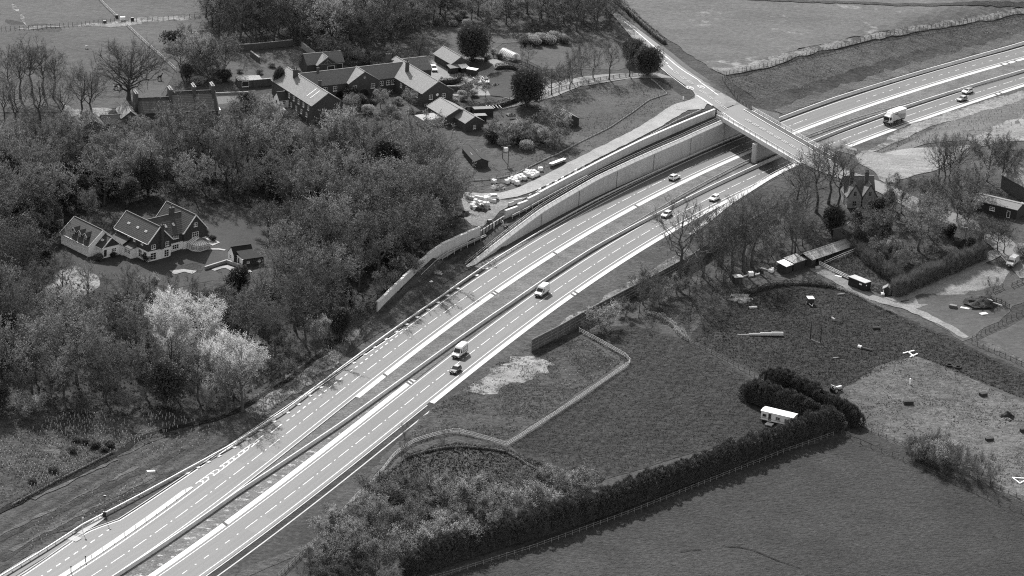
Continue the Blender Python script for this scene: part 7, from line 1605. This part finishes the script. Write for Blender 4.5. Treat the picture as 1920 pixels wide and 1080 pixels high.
guards([(0, 830), (140, 770), (300, 775), (370, 790), (250, 835), (120, 895), (0, 940)], .75, 760, 9)
guards([(1640, 282), (1760, 240), (1920, 190), (1920, 235), (1760, 270), (1660, 288)], 1.2, 320, 10)
guards([(30, 1010), (120, 940), (180, 905), (170, 950), (60, 1030)], 1.5, 80, 11)
pts = pts[:300] + [q for q in pts[300:] if math.sin(q[0] * .31 + 1) + math.sin(q[1] * .23 + q[0] * .11) + Rg.gauss(0, .7) > -.35]
big += pts[len(big):len(big) + max(0, 300 - len(big))]
for q in big:
    o = link('tree_guard', gt, None, None, (q[0], q[1], float(HT(*q)))); o.rotation_euler = (Rg.gauss(0, .07), Rg.gauss(0, .07), 0); o.scale = (1, 1, Rg.uniform(.8, 1.2))
    tag(o, 'small pale tubular guard round a planted sapling', 'tree guard', 'sapling guards on the new planting')
rest = MB()
for q in pts[300:]: z = float(HT(*q)); rest.cyl((q[0], q[1], z), (q[0] + Rg.gauss(0, .05), q[1], z + Rg.uniform(.6, .9)), .07, .08, 4)
tag(rest.build('tree_guards', M['tube']), kind='stuff')
# ------------------------------------------------------------------ bulk bags and blocks beside the access road
M['bag'] = flat('bulk_bag', .62, .8, .2, 0, .15, 1.2)
def bag_mesh():
    bm = bmesh.new(); bmesh.ops.create_cube(bm, size=1.0); bmesh.ops.subdivide_edges(bm, edges=bm.edges, cuts=2, use_grid_fill=True)
    for v in bm.verts: r = v.co.copy(); v.co = Vector((r.x * (1.05 - .25 * abs(r.z) ** 2), r.y * (1.05 - .25 * abs(r.z) ** 2), r.z * .95 + .48)) + Vector((Rg.gauss(0, .03), Rg.gauss(0, .03), Rg.gauss(0, .03)))
    me = bpy.data.meshes.new('bag'); bm.to_mesh(me); bm.free(); me.materials.append(M['bag']); return me
bgm = [bag_mesh() for _ in range(3)]; lm_ = []
for sx in (-1, 1):
    for sy in (-1, 1): loop = MB(); loop.bar((sx * .4, sy * .4, .92), (sx * .28, sy * .4, 1.15), .05); loop.bar((sx * .28, sy * .4, 1.15), (sx * .16, sy * .4, .92), .05); lm_.append(loop.mesh('lifting_loop', M['bag']))
def bags(cells, label, group):
    for x, y in cells:
        p = at(860 + x / 6, 270 + y / 6); e = empty('bulk_bag', p, Rg.uniform(0, 1.5), label, 'bag', group); s = Rg.uniform(.95, 1.15); e.scale = (s * 1.1, s * 1.1, s); link('body', Rg.choice(bgm), None, e); [link('lifting_loop', q_, None, e) for q_ in lm_]
bags([(575, 420), (605, 400), (632, 410), (650, 395), (675, 380), (690, 405), (720, 385), (735, 400), (655, 455), (612, 432), (640, 425), (700, 375)], 'pale full bulk bag in the larger pile left of the plank by the access road', 'bulk bags in the left pile')
bags([(755, 350), (785, 365), (790, 340), (825, 380), (860, 365), (880, 355), (770, 325), (810, 330), (845, 335), (830, 355)], 'pale full bulk bag in the right hand pile by the access road', 'bulk bags in the right pile')
bags([(395, 440)], 'white bulk bag standing alone left of the piles', 'single bulk bags'); bags([(540, 440)], 'white bulk bag at the left end of the larger pile', 'end bulk bags'); bags([(918, 300)], 'bulk bag standing alone above the right hand pile', 'upper bulk bags')
bags([(150, 715), (165, 690), (190, 655), (235, 675), (290, 690), (320, 690), (250, 710), (300, 640), (180, 735)], 'pale bulk bag in the heap by the works yard', 'bulk bags in the works yard')
def blk(name, c, size, ang, mat, label, cat, dz=0, px=True, bevel=.05):
    p = at(*c) if px else c; e = MB().box(-size[0] / 2, size[0] / 2, -size[1] / 2, size[1] / 2, dz, dz + size[2]).build(name, M[mat], None, p, math.radians(ang), bevel=bevel); return tag(e, label, cat)
for (x, y), a, l in (((230, 620), -25, 'long concrete block left of the parked white car in the yard'), ((370, 650), -25, 'long concrete block in front of the parked white car in the yard'), ((130, 620), -30, 'rubble covered block at the yard edge')):
    blk('concrete_block', (860 + x / 6, 270 + y / 6), (2.6, .8, .9), a, 'concrete_pale' if 'rubble' not in l else 'concrete', l, 'block')
for (x, y), a, l in (((660, 655), 38, 'pale concrete barrier block on the verge of the access road'), ((600, 685), 48, 'end concrete barrier block turned down to the access road verge')):
    c = at(860 + x / 6, 270 + y / 6); m = MB(); m.prism([(-.4, 0), (.4, 0), (.18, .35), (.14, .9), (-.14, .9), (-.18, .35)], -1.5, 1.5, 'x'); tag(m.build('barrier_block', M['concrete_pale'], None, c, math.radians(a)), l, 'block')
for i, (x, y) in enumerate(((880, 565), (910, 535), (800, 600), (1000, 490), (1030, 470), (1165, 405), (1245, 360), (1315, 320), (1400, 275), (1095, 445))):
    c = at(860 + x / 6, 270 + y / 6); e = empty('water_barrier', c, math.radians(62), 'plastic barrier section standing behind the parapet of the access road', 'barrier', 'plastic barriers along the access road parapet'); MB().prism([(-.25, 0), (.25, 0), (.12, .4), (.1, .95), (-.1, .95), (-.12, .4)], -.75, .75, 'x').build('body', M['plastic_white' if i % 2 else 'concrete'], e)
# timber baulk on trestles
p = at(1045, 308); e = empty('timber_baulk', p, math.radians(54), 'pale covered stack of timber lying beside the access road', 'timber stack')
MB().box(-3.4, 3.4, -.5, .5, .35, .95).build('stack', M['timber'], e); MB().box(-3.5, 3.5, -.6, .6, .95, 1.02).build('cover', M['plastic_white'], e)
for x in (-2.6, 0, 2.6): MB().box(x - .15, x + .15, -.6, .6, 0, .35).build('bearer', M['timber_dark'], e)
# heap of rubble
def heap(px, r, h, mat, label, cat, seed=1, name='heap'):
    c = at(*px); R_ = np.random.RandomState(seed); V = []; n = 22; k = 7
    for i in range(k + 1):
        for j in range(n): a = 2 * math.pi * j / n; q = r * (1 - i / (k + .3)) * (1 + .2 * R_.normal()); V.append((q * math.cos(a), q * math.sin(a), h * (i / k) ** .8 + .12 * R_.normal() * (i > 0) - .05))
    Fq = [(i * n + j, i * n + (j + 1) % n, (i + 1) * n + (j + 1) % n, (i + 1) * n + j) for i in range(k) for j in range(n)] + [tuple(k * n + j for j in range(n))]
    me = mesh(name, V, Fq, M[mat], smooth=True); a_ = me.attributes.new('edge', 'FLOAT', 'POINT'); a_.data.foreach_set('value', [1.0] * len(me.vertices))
    return tag(link(name, me, None, None, c), label, cat)
heap((903, 392), 2.4, 1.4, 'earth', 'grey heap of earth beside the bulk bags in the yard', 'heap', 2); heap((935, 352), 2.2, .9, 'hardcore', 'heap of pale rubble left of the bulk bags', 'heap', 3); heap((917, 416), 1.4, .7, 'straw', 'pale rubble heap at the end of the stepped wall', 'heap', 4)
heap((1840, 566), 4.5, 1.6, 'bank_dark', 'dark weedy scrap heap on the bare ground at right', 'heap', 5); heap((870, 402), 2.2, 1.0, 'scrub', 'brushwood heap at the edge of the works yard', 'heap', 6)
heap((820, 512), 1.3, .8, 'hardcore', 'pile of pale sandbags on the bank below the stepped wall', 'heap', 7); heap((1390, 560), 3.5, .7, 'straw', 'pale spoil heap below the box cabin', 'heap', 8)
blk('board', (806, 528), (1.6, 1.0, .12), 20, 'plastic_white', 'pale board lying on the bank below the stepped wall', 'board'); blk('board', (283, 884), (1.9, .7, .2), 15, 'white', 'white board lying on the bank left of the road', 'board')
# ------------------------------------------------------------------ people in work clothes by the low wall
M['hivis'] = flat('hi_vis_cloth', .7, .7, .2); M['trousers'] = flat('work_trousers', .5, .8, .2); M['skin'] = flat('skin', .35, .6, .3); M['helmet'] = flat('white_helmet', .85, .35, .5)
def person(px, rz, label, bend=0.0):
    p = at(*px); e = empty('person', p, rz, label, 'person'); b = bend
    J = [(0, 0, .95), (0, .02 + b * .12, 1.2), (0, .06 + b * .3, 1.42), (0, .08 + b * .38, 1.55), (0, .1 + b * .42, 1.68),
         (.1, 0, .92), (.12, .02, .5), (.13, -.02, .08), (.13, .14, .04), (-.1, 0, .92), (-.13, .08, .5), (-.14, -.05, .08), (-.14, .12, .04),
         (.2, .05 + b * .28, 1.42), (.26, .06 + b * .35, 1.15), (.22, .26 + b * .4, .98 - b * .1), (-.2, .05 + b * .28, 1.42), (-.26, .06 + b * .35, 1.15), (-.2, .28 + b * .4, 1.0 - b * .1)]
    Ed = [(0, 1), (1, 2), (2, 3), (3, 4), (0, 5), (5, 6), (6, 7), (7, 8), (0, 9), (9, 10), (10, 11), (11, 12), (2, 13), (13, 14), (14, 15), (2, 16), (16, 17), (17, 18)]
    rad = [.15, .14, .15, .06, .1, .1, .075, .05, .05, .1, .075, .05, .05, .065, .05, .045, .065, .05, .045]
    me = bpy.data.meshes.new('body'); me.from_pydata(J, Ed, []); o = link('body', me, None, e); md = o.modifiers.new('skin', 'SKIN')
    for v, r in zip(me.skin_vertices[0].data, rad): v.radius = (r, r)
    me.skin_vertices[0].data[0].use_root = True; s = o.modifiers.new('sub', 'SUBSURF'); s.levels = 1; s.render_levels = 1
    bpy.context.view_layer.update(); m2 = bpy.data.meshes.new_from_object(o.evaluated_get(bpy.context.evaluated_depsgraph_get())); o.modifiers.clear(); o.data = m2; m2.materials.clear()
    for k in ('trousers', 'hivis', 'skin'): m2.materials.append(M[k])
    for f in m2.polygons: z = f.center.z; f.material_index = 0 if z < .93 else (2 if z > 1.5 - b * .02 else 1); f.use_smooth = True
    hm = MB(); n = 10
    for i in range(4): a0, a1 = i * math.pi / 8, (i + 1) * math.pi / 8; hm.cyl((0, .1 + b * .42, 1.7 + .13 * math.sin(a0)), (0, .1 + b * .42, 1.7 + .13 * math.sin(a1)), .14 * math.cos(a0), .14 * math.cos(a1) + .001, n)
    hm.cyl((0, .12 + b * .42, 1.69), (0, .12 + b * .42, 1.71), .17, .17, n); hm.build('helmet', M['helmet'], e)
    return e
person((926, 430), 1.2, 'person in pale work clothes and helmet by the dark low wall, on the left'); person((943, 424), 2.6, 'person in pale work clothes bending beside a machine below the upper wall', .5)
p = at(951, 428); e = empty('compactor', p, .6, 'small dark machine on the ground beside the bending worker', 'machine'); MB().box(-.5, .5, -.35, .35, .1, .5).build('base_plate', M['steel_dark'], e); MB().box(-.3, .3, -.25, .25, .5, .95).build('engine', M['black'], e, bevel=.04); MB().bar((-.3, 0, .7), (-1.1, 0, 1.1), .06).build('handle', M['steel_dark'], e)
blk('skip', (918, 418), (1.2, .9, 1.0), 30, 'steel_dark', 'dark box like bin standing in the works yard', 'bin')
# ------------------------------------------------------------------ poles and signs
def pole(px, h, label, cross=False, mat='timber_dark', r=.13):
    p = at(*px); e = empty('utility_pole', p, .4, label, 'pole'); MB().cyl((0, 0, -.3), (0, 0, h), r, r * .75, 8).build('post', M[mat], e)
    if cross: MB().bar((-1, 0, h - .4), (1, 0, h - .4), .12).build('crossarm', M[mat], e)
    return e
pole((942, 297), 5.8, 'left dark pole of the twin pole transformer above the bulk bags'); e = pole((952, 316), 6.2, 'right dark pole of the twin pole transformer above the bulk bags')
tr = at(947, 306); t_ = empty('transformer', (tr[0], tr[1], tr[2] + 3.6), .55, 'pale transformer box slung between two poles above the bulk bags', 'transformer'); MB().box(-.6, .6, -.4, .4, 0, 1.1).build('tank', M['steel'], t_, bevel=.05); MB().box(-1.6, 1.6, -.1, .1, 1.4, 1.6).build('crossbeam', M['timber_dark'], t_); MB().box(-1.6, 1.6, -.1, .1, -.35, -.15).build('crossbeam', M['timber_dark'], t_)
for x in (-.35, 0, .35): MB().cyl((x, 0, 1.1), (x, 0, 1.4), .07, .05, 6).build('insulator', M['white'], t_)
p = at(196, 969); e = empty('layby_post', p, 0, 'tall dark post with a black cabinet at its foot in the lay-by', 'post'); MB().cyl((0, 0, 0), (0, 0, 5.0), .06, .05, 8).build('mast', M['steel_dark'], e); MB().box(-.28, .28, -.2, .2, 4.8, 5.2).build('head', M['black'], e); MB().box(-.35, .35, -.25, .25, 0, 1.25).build('cabinet', M['black'], e)
p = at(155, 997); e = empty('sign_post', p, 0, 'slim grey sign post by the paved strip of the lay-by', 'sign'); MB().cyl((0, 0, 0), (0, 0, 3.4), .06, .05, 8).build('post', M['steel'], e); MB().box(-.22, .22, -.06, .06, 3.0, 3.5).build('panel', M['concrete_pale'], e)
p = at(1300, 128); e = empty('roadside_post', p, 0, 'slim pole in the verge above the side road', 'pole') if False else None
for i, (px, l) in enumerate((((1331, 192), 0), ((133, 1072), 'black marker bollard on the pale lay-by island, lower of two'), ((160, 1053), 'black marker bollard on the pale lay-by island, upper of two'))):
    if l: p = at(*px); e = empty('bollard', (p[0], p[1], .09), 0, l, 'bollard'); MB().cyl((0, 0, 0), (0, 0, 1.0), .1, .08, 8).build('post', M['black'], e); MB().cyl((0, 0, 1.0), (0, 0, 1.35), .16, .1, 8).build('head', M['black'], e)
for i in range(11):
    u = -215 + i * 4.4; q = w3(u, float(GH(u)) + 5.0, .09); tag(MB().cyl((0, 0, 0), (0, 0, .75), .07, .06, 6).build('marker_post', M['steel'], None, q), 'thin grey marker post on the pale lay-by island', 'marker post', 'marker posts on the lay-by island')
p = at(1281, 188); tag(MB().box(-.2, .2, -.12, .12, 0, 1.1).build('marker_post', M['white'], None, p), 'short white marker post at the mouth of the access road', 'marker post')
pole((751, 884), 6.0, 'thin dark pole rising from the scrub inside the pale fence', r=.07)
# ------------------------------------------------------------------ jumps and oddments in the paddocks
def tubes(name, px0, px1, rs, label, cat, mat='timber_pale', dz=.0):
    a, b = Vector(at(*px0)), Vector(at(*px1)); e = empty(name, a, 0, label, cat); n = len(rs)
    for i, r in enumerate(rs):
        m = MB(); p, q = a.lerp(b, i / n), a.lerp(b, (i + 1) / n + .01); m.cyl((p.x - a.x, p.y - a.y, r + dz), (q.x - a.x, q.y - a.y, r + dz), r, r, 10); m.build('section', M[mat], e)
    return e
tubes('jump_tunnel', (1383, 629), (1467, 630), (.16, .34, .46, .56), 'row of four pale pipes of growing size lying in the tussocky paddock', 'pipe', 'concrete')
for i, (b, t) in enumerate((((1519, 636), (1521, 601)), ((1538, 643), (1532, 607)))): pole(b, 5.2, ('left slim dark post of the pair standing in the tussocky paddock', 'right slim dark post of the pair standing in the tussocky paddock')[i], r=.13, mat='black')
tubes('jump_pole', (1520, 637), (1538, 644), (.09,), 'pole lying between the two upright posts in the paddock', 'pole', 'timber')
tubes('log', (1612, 653), (1634, 659), (.3,), 'dark log with a white end lying in the paddock', 'log', 'timber_dark'); tubes('log', (1609, 652), (1615, 654), (.42,), 'white drum at the end of the dark log', 'drum', 'white')
a = Vector(at(1707, 665)); e = empty('pole_cross', a, 0, 'white poles laid in an H shape at the top of the rough pasture', 'poles')
for p0_, p1_ in (((1693, 664), (1714, 659)), ((1702, 661), (1713, 670)), ((1706, 671), (1720, 665))):
    p, q = Vector(at(*p0_)) - a, Vector(at(*p1_)) - a; MB().bar((p.x, p.y, .25), (q.x, q.y, .25), .3, .25).build('pole', M['white'], e)
a = at(1788, 689); e = empty('tyre_pair', a, 0, 'two big dark tyre rings joined by a bar in the dark pasture at right', 'tyres')
for px in ((1780, 686), (1796, 690)):
    p = Vector(at(*px)) - Vector(a); n = 16; V = []; Fq = []
    for i in range(n):
        for j in range(6): A_, B_ = 2 * math.pi * i / n, 2 * math.pi * j / 6; V.append((p.x + (.75 + .22 * math.cos(B_)) * math.cos(A_), p.y + (.75 + .22 * math.cos(B_)) * math.sin(A_), .22 + .22 * math.sin(B_)))
    Fq = [(i * 6 + j, ((i + 1) % n) * 6 + j, ((i + 1) % n) * 6 + (j + 1) % 6, i * 6 + (j + 1) % 6) for i in range(n) for j in range(6)]; link('tyre', mesh('tyre', V, Fq, M['rubber']), None, e)
MB().bar((-.5, .3, .3), (.6, -.3, .3), .14).build('bar', M['steel_dark'], e)
p = at(1519, 570); e = empty('horse_cart', p, math.radians(-80), 'small dark cart with a pale drawbar in the tussocky paddock', 'cart'); MB().box(-1.2, .8, -.8, .8, .5, 1.7).build('body', M['board_wall'], e); MB().box(-1.3, .9, -.9, .9, 1.7, 1.82).build('lid', M['steel'], e); MB().bar((.8, -.6, .5), (2.3, 0, .3), .12).build('shaft', M['white'], e); MB().bar((.8, .6, .5), (2.3, 0, .3), .12).build('shaft', M['white'], e)
for s in (-1, 1): wheel(e, 0, s * .85, .4, .18, s)
p = at(1566, 735); e = empty('tractor', p, math.radians(40), 'small old tractor with a pale bonnet beside the farther short hedge', 'tractor')
MB().box(.2, 2.0, -.35, .35, .7, 1.35).build('bonnet', M['car_silver'], e, bevel=.05); MB().box(-.9, .3, -.4, .4, .6, 1.0).build('chassis', M['steel_dark'], e); MB().box(-.7, -.1, -.3, .3, 1.0, 1.35).build('seat', M['black'], e); MB().box(-1.0, -.9, -.6, .6, 1.9, 2.0).build('roll_bar', M['white'], e)
for s in (-1, 1): wheel(e, -.5, s * .75, .7, .35, s); wheel(e, 1.6, s * .6, .38, .22, s); MB().bar((-.95, s * .55, .9), (-.95, s * .55, 1.95), .08).build('roll_bar_post', M['white'], e)
for (px, sz, a, mt, l, nm) in (((1412, 578), (2.2, .5, .5), 20, 'timber_pale', 'pale fallen log at the left of the tussocky paddock', 'log'), ((1562, 600), (.6, 1.8, .6), 20, 'timber', 'grey narrow crate in the middle of the tussocky paddock', 'crate'), ((1643, 617), (2.0, .8, .6), 10, 'board_wall', 'dark low crate in the right of the tussocky paddock', 'crate'), ((1567, 672), (1.6, .4, .3), 25, 'timber', 'grey post lying below the two uprights', 'log'), ((1577, 553), (2.4, .4, .4), 30, 'timber', 'grey log beside the farm track bend', 'log'), ((1572, 519), (1.9, .8, .25), -25, 'white', 'white pallet beside the triple rail fence', 'pallet'), ((1697, 565), (2.4, .4, .3), 30, 'timber_dark', 'dark log on the pale ground by the track fork', 'log'),
    ((1787, 577), (2.0, 1.2, .8), -20, 'steel_dark', 'dark scrap machine on the bare ground at right', 'machine'), ((1809, 579), (2.4, .9, .3), -20, 'white', 'white sheets lying beside the scrap heap', 'sheets'), ((1844, 590), (2.2, 1.4, .4), 30, 'steel', 'grey trailer frame in front of the scrap heap', 'frame'), ((1703, 758), (2.4, 1.0, .9), 10, 'board_wall', 'dark low animal shelter in the rough pasture', 'shelter'), ((1706, 721), (.4, .4, 1.6), 10, 'white', 'short white post in the rough pasture', 'post'), ((1843, 742), (1.8, 1.4, .8), 30, 'board_wall', 'dark crate at the right of the rough pasture', 'crate'), ((1855, 826), (2.0, 1.0, .7), 20, 'board_wall', 'dark crate lower right in the rough pasture', 'crate'), ((1917, 810), (1.2, 1.0, .9), 20, 'board_wall', 'dark box at the right edge of the rough pasture', 'crate'), ((1655, 553), (.9, .8, .6), 10, 'white', 'white bin beside the dark container', 'bin'), ((1533, 504), (1.4, .7, .7), 40, 'concrete', 'grey trough at the end of the triple rail fence', 'trough')):
    blk(nm, px, sz, a, mt, l, nm)
pole((1677, 700), 3.0, 'leaning white pole in the top of the rough pasture', mat='white', r=.07).rotation_euler = (.25, .1, 0)
heap((1888, 782), 1.8, 1.6, 'board_wall', 'dark brush pile with pale ends in the rough pasture', 'heap', 9); heap((1888, 786), 1.4, .6, 'straw', 'pale rubble in front of the dark brush pile', 'heap', 10)
a = Vector(at(1905, 900)); e = empty('pole_triangle', a, 0, 'white poles laid in a triangle at the right edge', 'poles')
for p0_, p1_ in (((1898, 897), (1912, 908)), ((1912, 908), (1922, 902)), ((1898, 897), (1925, 899))): p, q = Vector(at(*p0_)) - a, Vector(at(*p1_)) - a; MB().bar((p.x, p.y, .2), (q.x, q.y, .2), .25).build('pole', M['white'], e)
tubes('plank', (1836, 561), (1860, 569), (.16,), 'long white plank leaning on the scrap heap', 'plank', 'white', .6); tubes('plank', (1845, 564), (1878, 576), (.12,), 'longer white plank below the first on the scrap heap', 'plank', 'white', .3)
# scrap beside the sheds
Rj = random.Random(9)
for i in range(16):
    x, y = 1400 + i * 6.2 + Rj.uniform(-3, 3), 521 - i * 1.9 + Rj.uniform(-4, 3); p = at(x, y); k = Rj.choice(('board_wall', 'steel', 'timber', 'white', 'timber_dark')); m = MB()
    if i % 3 == 0: m.bar((-1.4, 0, .3), (1.4, .3, .6), .25)
    elif i % 3 == 1: m.box(-.7, .7, -.5, .5, 0, Rj.uniform(.5, 1.3))
    else: m.cyl((0, 0, 0), (0, 0, .9), .4, .4, 10)
    tag(m.build('scrap_item', M[k], None, p, Rj.uniform(0, 3), bevel=.03), 'piece of junk in the row along the yard beside the sheds', 'junk', 'junk along the yard')
# water troughs and gates where the field fences meet
for px, sz, mt, l in (((219, 34), (.9, .7, 1.1), 'black', 'dark upright box at the field gate corner'), ((230, 38), (1.6, 1.0, 1.2), 'white', 'white feed box at the field gate corner'), ((248, 39), (1.0, .6, 1.1), 'black', 'dark bin right of the field gate corner'), ((196, 43), (1.0, .5, .8), 'steel_dark', 'dark trough left of the field gate corner')): blk('feed_box', px, sz, 20, mt, l, 'feed box')
# ------------------------------------------------------------------ animals
M['coat_dark'] = flat('dark_coat', .02, .9, .1); M['coat_pale'] = flat('pale_fleece', .6, .95, .1)
def animal(px, rz, label, neck=1.0, mat='coat_dark', s=1.0, cat='alpaca'):
    p = at(*px); e = empty(cat, p, rz, label, cat); nz = 1.0 + .55 * neck
    J = [(0, 0, .95), (.35, 0, .98), (.55, 0, 1.0 + .15 * neck), (.72, 0, nz), (.92, 0, nz + .02), (-.4, 0, .95), (-.55, 0, .88), (-.62, 0, .7),
         (.38, .14, .8), (.37, .15, .42), (.36, .15, .04), (.38, -.14, .8), (.42, -.15, .42), (.42, -.15, .04), (-.42, .14, .78), (-.36, .15, .45), (-.48, .15, .26), (-.46, .15, .04), (-.42, -.14, .78), (-.32, -.15, .45), (-.44, -.15, .26), (-.42, -.15, .04), (.74, .07, nz + .17), (.74, -.07, nz + .17)]
    Ed = [(0, 1), (1, 2), (2, 3), (3, 4), (0, 5), (5, 6), (6, 7), (1, 8), (8, 9), (9, 10), (1, 11), (11, 12), (12, 13), (5, 14), (14, 15), (15, 16), (16, 17), (5, 18), (18, 19), (19, 20), (20, 21), (3, 22), (3, 23)]
    rad = [.26, .26, .15, .12, .07, .25, .1, .05] + [.11, .06, .05] * 2 + [.14, .07, .05, .05] * 2 + [.03, .03]
    me = bpy.data.meshes.new('body'); me.from_pydata(J, Ed, []); o = link('body', me, None, e); o.modifiers.new('skin', 'SKIN')
    for v, r in zip(me.skin_vertices[0].data, rad): v.radius = (r, r)
    me.skin_vertices[0].data[0].use_root = True; sb = o.modifiers.new('sub', 'SUBSURF'); sb.levels = 1; sb.render_levels = 1
    bpy.context.view_layer.update(); m2 = bpy.data.meshes.new_from_object(o.evaluated_get(bpy.context.evaluated_depsgraph_get())); o.modifiers.clear(); o.data = m2; m2.materials.clear(); m2.materials.append(M[mat]); m2.polygons.foreach_set('use_smooth', [True] * len(m2.polygons)); e.scale = (s, s, s)
    return e
animal((299, 150), .5, 'dark long necked animal standing in the field above the long house', 1.2, 'coat_dark', 1.2)
animal((213, 166), 2.0, 'pale animal grazing left of the broad oak', .2, 'coat_pale', 1.0); animal((218, 167), .3, 'dark animal among the pale ones by the broad oak', .9); animal((226, 166), 1.0, 'second dark animal by the broad oak, nearer the trunk', .6); animal((222, 168), 2.5, 'pale animal between the two dark ones by the oak', .3, 'coat_pale')
animal((162, 91), .2, 'pale animal lying alone in the middle of the left field', -.6, 'coat_pale', .9, 'sheep')
# garden clutter by the drive
for px, sz, a, mt, l in (((905, 216), (6.0, 2.3, 2.3), 8, 'board_wall', 'dark static cabin in the garden below the clipped hedge'), ((900, 226), (3.4, 2.2, 1.8), 8, 'black', 'dark store in front of the static cabin'), ((960, 222), (2.0, .9, .7), 20, 'concrete_pale', 'pale stone trough in the round flower garden')):
    p = at(*px); e = empty('cabin' if 'trough' not in l else 'trough', p, math.radians(a + 10), l, 'cabin' if 'trough' not in l else 'trough'); MB().box(-sz[0] / 2, sz[0] / 2, -sz[1] / 2, sz[1] / 2, -.3, sz[2]).build('body', M[mt], e, bevel=.05); MB().box(-sz[0] / 2 - .1, sz[0] / 2 + .1, -sz[1] / 2 - .1, sz[1] / 2 + .1, sz[2], sz[2] + .1).build('roof', M['roof_slate2' if 'trough' not in l else 'ditch'], e)
p = at(925, 213); e = empty('pergola', p, math.radians(18), 'small pergola with pale bars beside the static cabin', 'pergola')
for i in range(5): MB().bar((-2 + i, -1.4, 2.2), (-2 + i, 1.4, 2.2), .14).build('bar', M['timber_pale'], e)
for x in (-2.1, 2.1):
    for y in (-1.2, 1.2): MB().box(x - .07, x + .07, y - .07, y + .07, -.2, 2.2).build('post', M['timber'], e)
for px, l in (((928, 160), 'stone edged flower bed with dark plants on the round lawn'), ((958, 216), 'planted round bed beside the static cabin')):
    p = at(*px); heap(px, 1.7, .7, 'leaf_dark', l, 'flower bed', 12, 'flower_bed')
for px, l in (((900, 92), 'small dark shrub by the open barn drive'), ((912, 115), 'dark stone beside the drive')): one('yew', px, l, 1.3)
